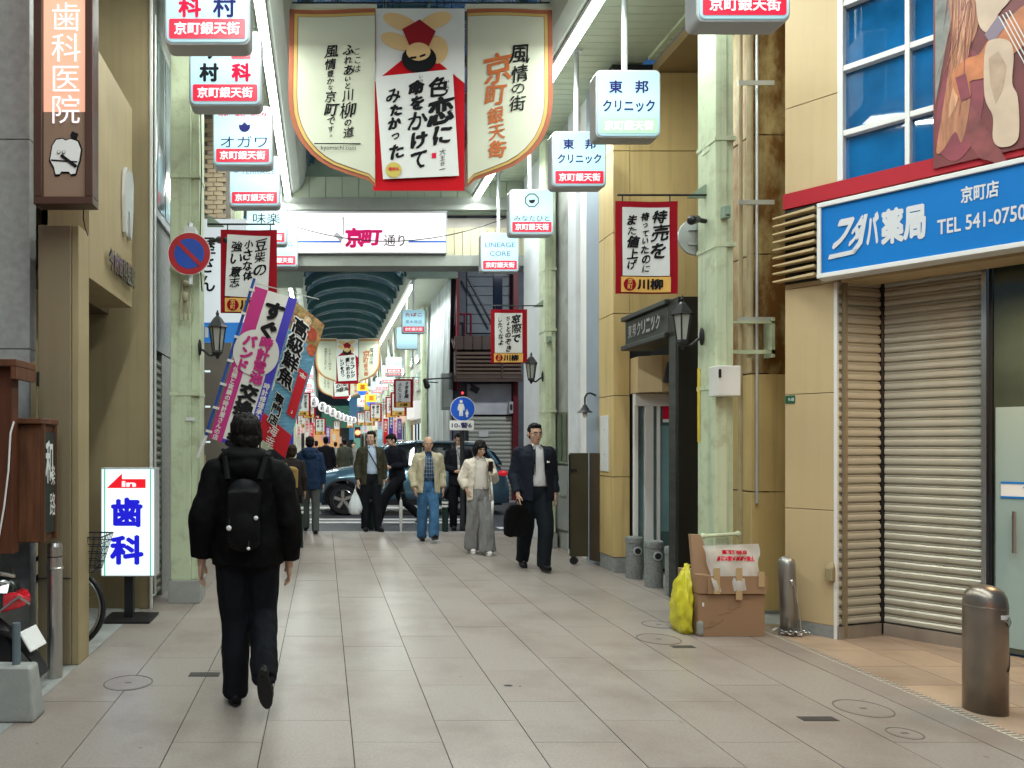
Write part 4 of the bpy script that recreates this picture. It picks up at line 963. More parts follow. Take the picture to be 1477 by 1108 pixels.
# ================================================================== LEFT SIDE
gp = thing('stone_building', 'grey stone clad building corner at the left edge of the view', 'building', (-2.3, 5.6, 0))
for a, b in ((0, 1.1), (1.105, 2.2), (2.205, 3.68), (3.685, 5.2), (5.205, 6.4)):
    obj('stone_panel', MB().box(-2.9, -2.075, 5.22, 5.34, a, b), mat('pale grey stone', (0.34, 0.35, 0.34), 0.6, var=0.12, scale=18, bump=0.08, bscale=120), gp, bevel=0.005)
    obj('stone_panel', MB().box(-3.4, -2.30, 5.17, 5.215, a, b), M_granite, gp, bevel=0.005)
obj('return_wall', MB().box(-3.4, -2.25, 5.9, 8.4, 0, 6.4), M_granite, gp)
dc = thing('dental_building', 'tan rendered dental practice front with a recessed doorway', 'building', (-1.8, 5.5, 0))
obj('steel_pilaster', MB().box(-1.98, -1.75, 5.12, 5.34, 0.0, 3.05), M_tand, dc, bevel=0.008)
obj('pilaster_edge', MB().box(-1.748, -1.70, 5.13, 5.36, 0.0, 3.05), M_tan, dc, bevel=0.005)
obj('pilaster_seam', MB().box(-1.981, -1.749, 5.115, 5.119, 0.60, 0.606), M_dark, dc)
obj('access_door', MB().box(-2.02, -1.985, 5.10, 5.12, 0.9, 2.1), M_tand, dc)
obj('door_hinge', MB().box(-1.978, -1.968, 5.10, 5.119, 1.93, 2.03), M_black, dc)
obj('upper_wall', MB().box(-2.0, -1.70, 5.36, 6.56, 2.74, 4.50), M_tan, dc)
obj('front_wall', MB().box(-2.6, -1.62, 6.90, 7.04, 0.0, 6.3), M_tan, dc, bevel=0.006)
obj('inner_wall', MB().box(-2.3, -2.25, 5.36, 6.9, 0.0, 4.5), M_tan, dc)
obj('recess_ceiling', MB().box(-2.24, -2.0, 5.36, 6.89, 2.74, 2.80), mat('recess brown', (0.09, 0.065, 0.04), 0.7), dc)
obj('corner_bead', MB().box(-1.619, -1.60, 6.88, 6.92, 0.0, 6.2), M_white, dc)
for i, ch in enumerate('今村歯科医院'):
    T(dc, ch, (-1.70, 5.74 + 0.128 * i + 0.05, 2.98), 0.125, 0.19, M_ink, r=Y, bold=0.03, out=0.035)
    T(dc, ch, (-1.70, 5.74 + 0.128 * i + 0.05, 2.98), 0.115, 0.17, M_steel, r=Y, bold=0.03, out=0.045)
obj('tooth_emblem', MB().prism([V((-1.695, 6.33 + a, 3.62 + b)) for a, b in ((-0.10, 0.22), (-0.03, 0.27), (0.03, 0.24), (0.10, 0.28), (0.16, 0.18), (0.14, -0.05), (0.10, -0.32), (0.05, -0.30), (0.03, -0.1), (-0.02, -0.1), (-0.05, -0.33), (-0.10, -0.30), (-0.13, 0.0))], (0.03, 0, 0)), mat('polished steel', (0.75, 0.77, 0.8), 0.22, metal=0.6, var=0.02), dc)  # pale steel colour carries the bright reflection of the sign
# side wall further in: granite, window, shutter
gw = thing('granite_shop', 'grey granite shop front with a tall steel window left of the first column', 'building', (-1.65, 7.1, 0))
obj('wall', MB().box(-2.3, -1.63, 7.05, 8.6, 2.45, 6.3), M_granite, gw); obj('wall', MB().box(-2.3, -1.64, 7.5, 8.6, 0, 2.44), M_granite, gw)
pipe('conduit', [(-1.66, 7.00, .1), (-1.60, 7.02, .1), (-1.60, 7.02, 5.6)], .012, M_galv, 'thin grey conduit running up the tan wall corner by the first left column')
pipe('cable_drop', [(-1.19, 7.10, 5.2), (-1.175, 7.11, 4.2), (-1.19, 7.10, 3.3), (-1.17, 7.11, 3.0)], .006, M_black, 'black cable clipped to the first left green column', 'cable')
f = obj('window', MB().box(-1.628, -1.60, 7.06, 8.3, 3.72, 5.5), M_steel, gw, bevel=0.005)
obj('pane', MB().box(-1.599, -1.594, 7.12, 7.42, 3.80, 5.42), mat('pale window', (0.25, 0.30, 0.31), 0.06, spec=0.9, var=0.3, scale=2), f); obj('pane', MB().box(-1.599, -1.594, 7.47, 8.25, 3.80, 5.42), MATS['pale window'], f)
shutter('roller_shutter', (-1.66, 7.06, 0), (-1.66, 7.49, 0), 0.05, 2.4, 0.075, gw, mat('olive slat', (0.20, 0.20, 0.15), 0.4, metal=0.3))
# clutter shops between first and second left columns
ls = thing('left_shop', 'dim shop front with brick pier behind the flags on the left', 'building', (-1.75, 10, 0))
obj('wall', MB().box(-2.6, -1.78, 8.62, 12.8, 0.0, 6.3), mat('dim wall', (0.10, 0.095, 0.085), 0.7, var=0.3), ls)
bm_ = mat('tan brick', (0.38, 0.30, 0.20), 0.7)
br = obj('brick', MB().box(-1.62, -1.50, 10.30, 10.33, 3.8, 3.855), bm_, ls)
offs = []
for j in range(36):
    for i in range(2):
        if i or j: offs.append((0.13 * i + (-0.04 if j % 2 else 0.0), 0, 0.063 * j))
copies(br, offs)
obj('brick_pier', MB().box(-1.72, -1.30, 10.334, 10.6, 0.0, 6.2), mat('mortar', (0.2, 0.18, 0.15), 0.8), ls)
for i in range(4): obj('lit_shelf', MB().box(-1.76, -1.45, 9.4, 9.45, 1.1 + 0.45 * i, 1.12 + 0.45 * i), emit('shelf light', (0.8, 0.95, 1.0), 0.7), ls)
obj('panel', MB().box(-1.77, -1.40, 8.7, 8.76, 0.0, 1.4), M_tan, ls); obj('panel', MB().box(-1.77, -1.42, 8.8, 8.86, 1.5, 2.4), mat('brown panel', (0.10, 0.05, 0.04), 0.5), ls)
t = thing('hanging_sign', 'white and blue shop sign partly hidden behind the left verse banner', 'sign', (-1.25, 8.6, 2.5))
obj('face', MB().box(-1.42, -0.90, 8.6, 8.68, 2.95, 4.15), emit('soft lit white', (0.75, 0.82, 0.86), 0.45), t); obj('face', MB().box(-1.42, -0.90, 8.6, 8.68, 2.72, 2.945), emit('soft lit blue', (0.02, 0.18, 0.55), 0.5), t)
VT(t, '屋さん', (-1.36, 8.6, 3.95), 0.22, M_ink, out=0.01); T(t, 'I', (-1.36, 8.6, 2.83), 0.04, 0.12, M_white, out=0.01)

# dental projecting sign with salmon face
t = thing('dental_projecting_sign', 'brown framed projecting sign with glowing salmon face and white tooth', 'sign', (-1.7, 4.8, 3.1))
x0, x1 = -1.885, -1.50; zb = 3.09
obj('frame', MB().box(x0, x1, 4.80, 4.93, zb, zb + 0.05).box(x0, x0 + 0.055, 4.80, 4.93, zb + .051, 5.0).box(x1 - 0.05, x1, 4.80, 4.93, zb + .051, 5.0), mat('dark brown frame', (0.065, 0.03, 0.02), 0.4, var=0.1), t, bevel=0.004)
obj('face', MB().box(x0 + 0.056, x1 - 0.051, 4.83, 4.92, 3.70, 4.98), emit('salmon glow', (0.85, 0.42, 0.28), 0.72, hot=0.2), t)
obj('lower_face', MB().box(x0 + 0.056, x1 - 0.051, 4.83, 4.92, zb + 0.052, 3.70), mat('brown face', (0.25, 0.16, 0.11), 0.4, var=0.05), t)
VT(t, '歯科医院', P(96, 3, 4.83), 0.201, M_wordlit, bold=-0.005, out=0.01)
th = [(-0.085, 0.06), (-0.06, 0.095), (-0.02, 0.10), (0.0, 0.09), (0.03, 0.10), (0.075, 0.085), (0.095, 0.04), (0.085, -0.02), (0.07, -0.06), (0.06, -0.095), (0.03, -0.10), (0.02, -0.085), (-0.03, -0.085), (-0.04, -0.10), (-0.065, -0.10), (-0.075, -0.06), (-0.10, -0.02)]
tc = P(95, 226, 4.82)
obj('tooth_mark', MB().prism([tc + X * a * 1.12 + Z * b * 1.25 + Y * .004 for a, b in th], (0, 0.005, 0)), M_ink, t)
obj('tooth_mark', MB().prism([tc + X * a * 1.02 + Z * b * 1.15 - Y * .002 for a, b in th], (0, 0.005, 0)), M_white, t)
obj('toothbrush', MB().obox(tc + V((0.02, -0.006, -0.03)), V((0.05, 0, -0.038)), Y * 0.002, V((0.006, 0, 0.008))), M_ink, t); obj('belt', MB().obox(tc + V((-0.01, -0.004, -0.03)), V((0.085, 0, -0.006)), Y * 0.002, Z * 0.004), M_ink, t)
obj('hat', MB().obox(tc + V((0.055, -0.002, 0.14)), V((0.02, 0, -0.008)), Y * 0.003, V((0.006, 0, 0.016))), M_ink, t)
for q in (-.045, -.012): obj('eye', MB().prism(disc(tc + V((q, -.006, .028)), .012, n=14), (0, -.001, 0)), M_ink, t); obj('eye_white', MB().prism(disc(tc + V((q + .001, -.008, .029)), .009, n=14), (0, -.001, 0)), M_white, t)
cable([P(121, 295, 4.9), P(120, 315, 4.95), P(123, 330, 5.0), P(127, 340, 5.05)], 'short loose cable hanging under the salmon dental sign', 0.004)

# wooden menu case and eave
t = thing('menu_case', 'wooden menu case with a black board and white brushed lettering at the left edge', 'display case', (-2.0, 4.7, 0.9))
M_wood = mat('red brown timber', (0.105, 0.042, 0.02), 0.5, var=0.4, scale=4, stretch=(6, 6, 0.7), bump=0.08, bscale=30)
zt, zb = P(0, 612, 4.7).z, P(0, 783, 4.7).z
obj('case', MB().box(-2.6, -1.80, 4.70, 4.93, zb, zt), M_wood, t, bevel=0.006)
obj('case_roof', MB().prism([(-2.6, 4.66, zt + .002), (-1.78, 4.66, zt + .002), (-1.78, 4.97, zt + .002), (-2.6, 4.97, zt + .002)], (-0.0, 0, 0.035)), M_wood, t, bevel=0.005)
obj('board', MB().box(-1.799, -1.785, 4.715, 4.915, zb + 0.05, zt - 0.05), mat('chalk black', (0.02, 0.025, 0.02), 0.5), t)
obj('case_frame', MB().box(-1.799, -1.775, 4.70, 4.714, zb, zt).box(-1.799, -1.775, 4.916, 4.93, zb, zt), M_wood, t)
T(t, '和', (-1.785, 4.80, zt - 0.24), 0.13, 0.28, M_paper, r=Y, bold=0.03); T(t, '楽', (-1.785, 4.87, zt - 0.33), 0.07, 0.13, M_paper, r=Y, bold=0.0); T(t, '路', (-1.785, 4.86, zt - 0.52), 0.10, 0.15, M_paper, r=Y, bold=0.0)
t2 = thing('timber_post', 'dark red brown timber post with an eave cap at the left edge', 'post', (-2.2, 4.6, 0.9))
obj('post', MB().box(-2.6, -1.93, 4.58, 4.68, 0.85, 2.0), mat('dark timber', (0.09, 0.03, 0.015), 0.5, var=0.3, stretch=(5, 5, 0.6)), t2, bevel=0.004)
obj('eave_cap', MB().box(-2.6, -1.87, 4.5, 4.8, 2.005, 2.05), M_wood, t2, bevel=0.006); obj('eave_end', MB().box(-1.905, -1.87, 4.5, 4.8, 1.93, 2.004), M_wood, t2)
o = obj('white_hose', MB().path([P(20, 608, 4.55), P(15, 625, 4.54), P(12, 680, 4.54), P(6, 730, 4.54), P(0, 765, 4.54), P(-6, 800, 4.54)], 0.006), M_white); tag(o, 'thin white cable hanging down the wooden menu case', 'cable')
# ================================================================== LOOSE THINGS ON THE LEFT
t = thing('steel_bollard', 'slim stainless steel post with a ring in front of the dental doorway', 'bollard', (-1.79, 4.86, 0))
bx = (79 - VX) * 4.86 / F
obj('tube', MB().lathe((bx, 4.86, 0), [(0.048, 0), (0.048, 0.86), (0.040, 0.885), (0.002, 0.89)], 24), M_steel, t, smooth=False)
obj('ring', MB().lathe((bx, 4.86, 0.71), [(0.052, 0), (0.056, 0.005), (0.056, 0.012), (0.05, 0.016)], 24), M_steel, t)
obj('cap_band', MB().lathe((bx, 4.86, 0.79), [(0.0485, 0), (0.0495, 0.002), (0.0495, 0.006), (0.0485, 0.008)], 24), M_black, t)
# concrete block with pole
t = thing('concrete_weight', 'worn concrete base block holding a grey pole at the lower left edge', 'concrete block', (-1.7, 4.1, 0))
r_ = lambda s, z: [(-2.0 + s, 4.06 + s * .6, z), (-1.59 - s, 4.06 + s * .6, z), (-1.59 - s, 4.22 - s * .6, z), (-2.0 + s, 4.22 - s * .6, z)]
obj('block', MB().loft([r_(0.0, 0), r_(0.0, 0.03), r_(0.03, 0.29), r_(0.045, 0.30)]), M_conc, t, bevel=0.012)
obj('pole', MB().tube((-1.72, 4.14, 0.29), (-1.72, 4.14, 0.53), 0.022, n=14), mat('blue grey pole', (0.12, 0.16, 0.18), 0.4), t)
# motor scooter, rear end in view
t = thing('motor_scooter', 'black motor scooter seen from behind with a red tail lamp at the left edge', 'scooter', (-2.0, 4.65, 0))
d0 = 4.6
S = lambda px, py, o=0: P(px, py, d0 + o)
mb = MB().loft([[V((x, d0 + yy * w, z0 + zz * h)) for yy, zz in ((-1, 0), (-1, .6), (-.6, 1), (.6, 1), (1, .6), (1, 0))] for x, w, z0, h in ((-2.9, .13, .45, .40), (-2.4, .15, .42, .42), (-2.1, .14, .46, .30), (-1.93, .09, .52, .17), (-1.90, .06, .54, .12))])
obj('rear_cowl', mb, mat('scooter paint', (0.012, 0.018, 0.018), 0.22, var=0.1, coat=0.6), t, bevel=0.02)
obj('seat', MB().loft([[V((x, d0 + yy * w, z0 + zz * h)) for yy, zz in ((-1, 0), (-1, .7), (0, 1), (1, .7), (1, 0))] for x, w, z0, h in ((-2.9, .14, .84, .09), (-2.3, .14, .83, .09), (-2.12, .11, .76, .10))]), M_black, t, bevel=0.02)
obj('grab_rail', MB().path([(-2.3, d0 - .13, .78), (-2.1, d0 - .13, .78), (-1.98, d0 - .08, .74), (-1.93, d0, .71), (-1.98, d0 + .08, .74)], 0.014), M_steel, t)
obj('tail_lamp', MB().loft([[V((x, d0 + yy * w, z0 + zz * h)) for yy, zz in ((-1, 0), (-1, 1), (1, 1), (1, 0))] for x, w, z0, h in ((-1.97, .10, .50, .13), (-1.87, .08, .525, .09), (-1.84, .05, .535, .05))]), mat('tail lamp red', (0.55, 0.008, 0.02), 0.12, coat=1.0), t, bevel=0.012)
obj('tail_trim', MB().path([(-1.99, d0 - .10, .50), (-1.86, d0 - .09, .60), (-1.83, d0, .54)], 0.008), M_steel, t)
obj('fender', MB().loft([[V((x, d0 + yy * .07, z + dz)) for yy, dz in ((-1, 0), (-1, .02), (1, .02), (1, 0))] for x, z in ((-2.1, .42), (-1.92, .34), (-1.80, .20), (-1.74, .10))]), M_black, t)
obj('licence_plate', MB().obox((-1.80, d0 - 0.02, 0.33), V((0.035, 0, -0.06)), V((0.01, 0.10, 0)), V((0.006, 0, 0.003))), M_white, t, bevel=0.006)
obj('wheel', MB().lathe((-2.15, d0, 0.24), [(0.13, -0.05), (0.22, -0.055), (0.245, -0.02), (0.245, 0.02), (0.22, 0.055), (0.13, 0.05)], 32, (X, Z, Y)), M_black, t)
obj('muffler', MB().cap((-2.35, d0 - 0.14, 0.26), (-2.02, d0 - 0.16, 0.30), 0.05, 0.055, 14), mat('muffler dark', (0.05, 0.05, 0.055), 0.35, metal=0.6), t)
# bicycle behind the pilaster
t = thing('bicycle', 'black city bicycle with a wire basket parked behind the tan pilaster', 'bicycle', (-1.9, 5.48, 0))
by = 5.47; wx = -1.925; wr = 0.315
def ring(c, r, rt, n=40, axis=Y):
    mb = MB(); rings = []
    for i in range(n):
        a = 2 * PI * i / n; e = X * math.cos(a) + Z * math.sin(a)
        rings.append([c + e * (r + rt * math.cos(b)) + Y * rt * math.sin(b) for b in [2 * PI * j / 8 for j in range(8)]])
    vs = [v for r_ in rings for v in r_]
    fs = [(i * 8 + j, i * 8 + (j + 1) % 8, ((i + 1) % n) * 8 + (j + 1) % 8, ((i + 1) % n) * 8 + j) for i in range(n) for j in range(8)]
    return mb.add(vs, fs)
for cx in (wx, wx - 1.05):
    c = V((cx, by, wr + 0.005))
    w = obj('wheel', ring(c, wr - 0.018, 0.018), M_black, t, smooth=True)
    obj('rim', ring(c, wr - 0.045, 0.010), M_steel, w, smooth=True)
    sp = MB()
    for i in range(18):
        a = 2 * PI * i / 18; sp.tube(c + Y * (0.02 if i % 2 else -0.02), c + (X * math.cos(a) + Z * math.sin(a)) * (wr - 0.045), 0.0014, n=4)
    obj('spoke', sp, M_steel, w); obj('hub', MB().tube(c - Y * 0.035, c + Y * 0.035, 0.02, n=12), M_steel, w)
c = V((wx, by, wr))
obj('fork', MB().path([c - Y * .045, c + V((-.10, -.045, .33)), c + V((-.11, 0, .36)), c + V((-.10, .045, .33)), c + Y * .045], 0.012), M_black, t)
obj('frame', MB().tube(c + V((-.11, 0, .36)), c + V((-.16, 0, .52)), .018).tube(c + V((-.13, 0, .42)), c + V((-.60, 0, .05)), .016).tube(c + V((-.60, 0, .0)), c + V((-.72, 0, .48)), .015).tube(c + V((-.60, 0, .0)), c + V((-1.05, 0, 0)), .012), M_black, t)
obj('handlebar', MB().path([c + V((-.16, 0, .52)), c + V((-.17, 0, .62)), c + V((-.20, -.20, .66)), c + V((-.34, -.26, .66))], .011).path([c + V((-.17, 0, .62)), c + V((-.20, .20, .66)), c + V((-.34, .26, .66))], .011), M_steel, t)
obj('saddle', MB().ell(c + V((-.74, 0, .52)), (.13, .07, .04)), M_black, t)
bk = MB(); B0 = P(118, 755, by - .14); B0 = V((-1.86, by, 0.52))
def brect(z, w, d_, x0): return [V((x0, by - d_, z)), V((x0 + w, by - d_, z)), V((x0 + w, by + d_, z)), V((x0, by + d_, z))]
lo, hi = brect(0.60, 0.22, 0.10, -1.89), brect(0.86, 0.33, 0.15, -1.93)
for k in range(6):
    f = k / 5; ringp = [a.lerp(b, f) for a, b in zip(lo, hi)]
    bk.path(ringp + [ringp[0]], 0.0035 if k < 5 else 0.006, 5)
for i in range(4):
    for k in range(7):
        bk.tube(lo[i].lerp(lo[(i + 1) % 4], k / 7), hi[i].lerp(hi[(i + 1) % 4], k / 7), 0.003, n=4)
for k in range(6): bk.tube(lo[0].lerp(lo[1], k / 5), lo[3].lerp(lo[2], k / 5), 0.003, n=4)
obj('basket', bk, M_black, t)
# standing lit dental sign
d = 6.4
t = thing('standing_sign', 'lit standing sign with red arrow and large blue dental characters', 'sign', P(184, 895, d))
x0, x1 = P(145, 0, d).x, P(224, 0, d).x; z0, z1 = P(0, 832, d).z, P(0, 675, d).z
obj('cabinet', MB().box(x0, x1, d, d + 0.16, z0, z1), M_grey, t, bevel=0.006)
obj('face', MB().box(x0 + .012, x1 - .012, d - .008, d - .001, z0 + .012, z1 - .012), emit('cool lit face', (0.80, 0.93, 0.95), 0.85, hot=0.15), t)
for a in (x0 + .035, x1 - .043): obj('green_line', MB().box(a, a + .009, d - .012, d - .009, z0 + .012, z1 - .012), emit('lit green', (0.01, 0.50, 0.22), 0.6), t)
cx = (x0 + x1) / 2; M_lblue = emit('lit cobalt', (0.01, 0.01, 0.55), 0.8, base=(0.01, 0.01, 0.3)); M_lred = emit('lit red', (0.75, 0.01, 0.02), 0.8)
k = d / F
obj('red_arrow', MB().prism([V((cx + a * k, d - .009, P(0, py, d).z)) for a, py in ((-30, 704), (-8, 683), (-8, 691), (26, 691), (26, 704))], (0, -.004, 0)), M_lred, t)
T(t, 'in', (cx + 2 * k, d - .013, P(0, 698.0, d).z), 21 * k, 8.5 * k, M_wordlit, bold=0.05)
T(t, '歯', (cx - 1 * k, d - .009, P(0, 739, d).z), 46 * k, 43 * k, M_lblue, bold=0.045); T(t, '科', (cx - 1 * k, d - .009, P(0, 793, d).z), 49 * k, 43 * k, M_lblue, bold=0.045)
obj('stand_post', MB().box(cx - .045, cx + .03, d + .05, d + .11, 0.02, z0), M_black, t); obj('stand_base', MB().box(cx - .21, cx + .21, d - .10, d + .26, 0.0, 0.022), M_black, t, bevel=0.005)

# no-parking sign on the left column
t = thing('no_parking_sign', 'round no-parking sign, blue with red rim and bar', 'road sign', P(273, 366, 6.95), None)
c = P(273, 366, 6.95); R = 31 * 6.95 / F
obj('backing', MB().prism(disc(c, R, n=48), (0, 0.006, 0)), M_white, t)
obj('rim', MB().prism(disc(c - Y * .003, R * .97, n=48), (0, 0.002, 0)), mat('road red', (0.36, 0.012, 0.02), 0.4), t)
obj('disc', MB().prism(disc(c - Y * .006, R * .70, n=48), (0, 0.002, 0)), mat('road blue', (0.01, 0.06, 0.36), 0.4), t)
dd = V((1, 0, -1)).normalized(); ee = V((1, 0, 1)).normalized()
obj('bar', MB().obox(c - Y * .009, dd * R * .76, Y * .001, ee * R * .09), MATS['road red'], t)
obj('clamp', MB().box(c.x - .05, c.x + .05, c.y + .007, c.y + .18, c.z + .16, c.z + .26).tube((c.x, c.y + .05, c.z + .3), (c.x, c.y + .05, c.z - .28), .025), M_galv, t)
t = thing('rope_bundle', 'knotted old rope tied to the left column under the no-parking sign', 'rope', P(268, 430, 7.05))
mb = MB()
for i in range(6):
    a = P(262 + 2.5 * i, 405 + (i % 3) * 4, 7.08 - 0.01 * i); b = P(260 + 3 * i, 462 - (i % 2) * 10, 7.06 - 0.01 * i)
    mb.path([a, a.lerp(b, .5) + X * (.02 if i % 2 else -.015), b], .008, 6)
mb.ell(P(269, 408, 7.0), (.035, .03, .03)).ell(P(267, 428, 7.02), (.03, .03, .05))
obj('rope', mb, mat('old rope', (0.33, 0.30, 0.20), 0.9, bump=0.3), t)
# small sticker on column
o = obj('paper_sticker', MB().box(P(268, 0, 7.12).x, P(281, 0, 7.12).x, 7.118, 7.122, P(0, 607, 7.12).z, P(0, 602, 7.12).z), M_paper); tag(o, 'small white sticker low on the left green column', 'sticker')

# ---- advertising flags on the left column
def flag(tl, tr, bl, y, ripple):
    a, b, c = P(*tl, y), P(*tr, y), P(*bl, y)
    return a, (b - a), (c - a)
M_mag = mat('flag magenta', (0.42, 0.025, 0.17), 0.75, var=0.05); M_fblue = mat('flag blue', (0.05, 0.04, 0.38), 0.75, var=0.05); M_fwhite = mat('flag white', (0.60, 0.60, 0.56), 0.75, var=0.03)
t = thing('shop_flag', 'magenta, white and blue watch battery flag on a leaning pole', 'flag', P(287, 655, 7.0), 'advertising flags on leaning poles')
A, R_, D_ = flag((368, 413), (429, 432), (302, 632), 6.95, 0)
r = R_.normalized(); u = -D_.normalized(); fw, fh = R_.length, D_.length
wv = lambda p: p + Y * (0.012 * math.sin((p - A).dot(r) * 13 + (p - A).dot(u) * 3) + 0.02 * math.sin((p - A).dot(u) * 5))
def strip(parent, name, f0, f1, g0, g1, m, off): return obj(name, MB().grid(A + r * fw * f0 + u * (-fh * g1) - Y * off, r * fw * (f1 - f0), u * fh * (g1 - g0), 6, 24, wv), m, parent, smooth=True)
strip(t, 'cloth', 0, 1, 0, 1, M_fwhite, 0)
strip(t, 'magenta_band', 0, 0.30, 0.0, 1, M_mag, 0.004); strip(t, 'blue_band', 0.80, 1.0, 0.0, 1, M_fblue, 0.004); strip(t, 'blue_hem', 0.3, 0.8, 0.975, 1, M_fblue, 0.004)
cc = A + r * fw * .46 - u * fh * .40
rg = [[wv(p - Y * .009) for p in disc(cc, fw * .52 * q / 6, r, u, 36)] for q in range(1, 7)]
obj('white_disc', MB().add([wv(cc - Y * .009)] + [p for g_ in rg for p in g_], [(0, i + 1, (i + 1) % 36 + 1) for i in range(36)] + [(1 + 36 * q + i, 1 + 36 * (q + 1) + i, 1 + 36 * (q + 1) + (i + 1) % 36, 1 + 36 * q + (i + 1) % 36) for q in range(5) for i in range(36)]), M_fwhite, t)
VT(t, 'すぐ', A + r * fw * .58 - u * fh * .055, .205, M_ink, r, u, bold=0.06, out=.012, warp=wv, squash=.9)
VT(t, '交換します', A + r * fw * .55 - u * fh * .60, .185, M_ink, r, u, bold=0.06, out=.012, warp=wv, squash=.84)
VT(t, 'バンド', A + r * fw * .26 - u * fh * .30, .125, M_mag, r, u, bold=0.07, out=.016, warp=wv, squash=.95); VT(t, '時計電池', A + r * fw * .62 - u * fh * .285, .125, M_mag, r, u, bold=0.06, out=.016, warp=wv, squash=.9)
VT(t, '信頼と実績の時計屋さんの店', A + r * fw * .13 - u * fh * .52, .055, M_fwhite, r, u, bold=0.03, out=.01, warp=wv); VT(t, '時計修理承ります', A + r * fw * .90 - u * fh * .56, .062, M_fwhite, r, u, bold=0.03, out=.01, warp=wv)
obj('pole', MB().tube(P(285, 660, 6.97), P(297, 628, 6.97), .02).tube(P(295, 634, 6.965), P(368, 398, 6.965), .012), M_fwhite, t)
obj('pole_sleeve', MB().tube(P(297, 628, 6.965), P(367, 402, 6.965), .014), mat('blue pole', (0.02, 0.07, 0.30), 0.4), t)
for i in range(7): obj('loop', MB().obox(A - r * .02 - u * (fh * (.03 + .155 * i)), r * .03, Y * .016, u * .012), M_fwhite, t); obj('top_rod', MB().tube(P(366, 408, 6.965), P(460, 432, 6.965), .005), M_white, t)
# seafood flag
t = thing('shop_flag', 'seafood flag with outlined black characters over blue water and a red foot', 'flag', P(372, 640, 8.2), 'advertising flags on leaning poles')
A, R_, D_ = flag((428, 436), (462, 464), (371, 628), 8.2, 0)
R_ = (R_.normalized() * 0.46)
r = R_.normalized(); u = -D_.normalized(); fw, fh = R_.length, D_.length
A = A - r * 0.06; ug = u
strip(t, 'cloth', 0, 1, 0.2, .83, mat('water blue', (0.12, 0.30, 0.44), 0.7, var=0.35, scale=8, stretch=(1, 1, 5)), 0)
strip(t, 'photo_print', 0, 1, 0.0, .2, mat('seafood print', (0.30, 0.16, 0.06), 0.6, var=0.7, scale=22, dirt=(0.10, 0.22, 0.05), dscale=9, damt=0.8), 0)
strip(t, 'red_foot', 0, 1, .83, 1, mat('flag red', (0.50, 0.01, 0.02), 0.7), 0)
for i, (a, b, rr_, cl_) in enumerate(((.75, .12, .07, (0.35, .05, .02)), (.55, .06, .05, (.5, .35, .2)), (.85, .22, .06, (.45, .10, .04)))):
    cc = A + r * fw * a - u * fh * b; obj('shell_print', MB().add([wv(p - Y * .006) for p in disc(cc, rr_, r, u, 16)], [tuple(range(16))]), mat('shell %d' % i, cl_, 0.5, var=.4, scale=30), t)
for m_, bo, of in ((M_white, .11, .012), (M_ink, .035, .018)):
    VT(t, '高級鮮魚', A + r * fw * .42 - u * fh * .08, .215, m_, r, u, bold=bo, out=of, warp=wv, squash=.88)
    VT(t, '専門店', A + r * fw * .42 - u * fh * .635, .13, m_, r, u, bold=bo, out=of, warp=wv, squash=.9)
obj('red_label', MB().add([wv(A + r * fw * a - u * fh * b - Y * .014) for a, b in ((.70, .38), (.95, .38), (.95, .72), (.70, .72))], [(0, 1, 2, 3)]), MATS['flag red'], t)
VT(t, '市場直送！', A + r * fw * .83 - u * fh * .395, .095, M_white, r, u, bold=.03, out=.02, warp=wv)
VT(t, '海幸', A + r * fw * .5 - u * fh * .85, .12, M_white, r, u, bold=.0, brush=1, out=.02, warp=wv)
obj('pole', MB().tube(P(368, 655, 8.23), P(430, 425, 8.23), .012), M_white, t)

# ================================================================== LOOSE THINGS ON THE RIGHT
t = thing('large_bollard', 'wide brown metallic bollard with a small white label, nearest on the right', 'bollard', (3.71, 4.14 + .13, 0))
M_bol = mat('bronze metallic paint', (0.27, 0.235, 0.20), 0.32, metal=0.8, var=0.12, scale=6, bump=0.04, bscale=50, dirt=(0.09, 0.075, 0.06), dscale=3, damt=0.4)
bc = V((3.80, 4.25, 0)); r0 = .102
obj('body', MB().lathe(bc, [(r0, 0), (r0, .60), (r0 * .985, .625), (r0 * .93, .66), (r0 * .80, .69), (r0 * .55, .712), (r0 * .25, .722), (0.001, .724)], 40), M_bol, t, smooth=True)
obj('seam', MB().lathe(bc, [(r0 * 1.001, .598), (r0 * 1.012, .601), (r0 * 1.012, .606), (r0 * 1.001, .609)], 40), M_bol, t)
lab = MB()
for i in range(6):
    a0, a1 = math.radians(-92 + 10 * i), math.radians(-92 + 10 * (i + 1)); rr1 = r0 * 1.008
    lab.quad(bc + V((rr1 * math.cos(a0), rr1 * math.sin(a0), .545)), bc + V((rr1 * math.cos(a1), rr1 * math.sin(a1), .545)), bc + V((rr1 * math.cos(a1), rr1 * math.sin(a1), .570)), bc + V((rr1 * math.cos(a0), rr1 * math.sin(a0), .570)))
obj('label', lab, M_white, t)
obj('keyhole_cover', MB().obox(bc + V((.052, -.090, .53)), V((.014, .008, .012)), V((-.004, -.01, 0)), V((-.01, -.004, .016))), M_steel, t)
obj('scratch', MB().path([bc + V((.042, -.095, .25)), bc + V((.065, -.080, .27)), bc + V((.083, -.061, .33))], .003, 5), M_black, t)
t = thing('chain_bollard', 'slim steel bollard with a heap of chain at its foot by the pharmacy wall', 'bollard', P(1135, 915, 5.95))
lean_ = V((-.04, 0, 1)).normalized(); b0 = V((3.745, 5.95, 0)); sd = V((1, 0, .04)).normalized()
obj('tube', MB().lathe(b0, [(.062, 0), (.062, .56), (.055, .60), (.035, .625), (.001, .632)], 24, (sd, Y, lean_)), mat('weathered steel', (0.36, 0.36, 0.34), 0.35, metal=.8, var=.15), t, smooth=True)
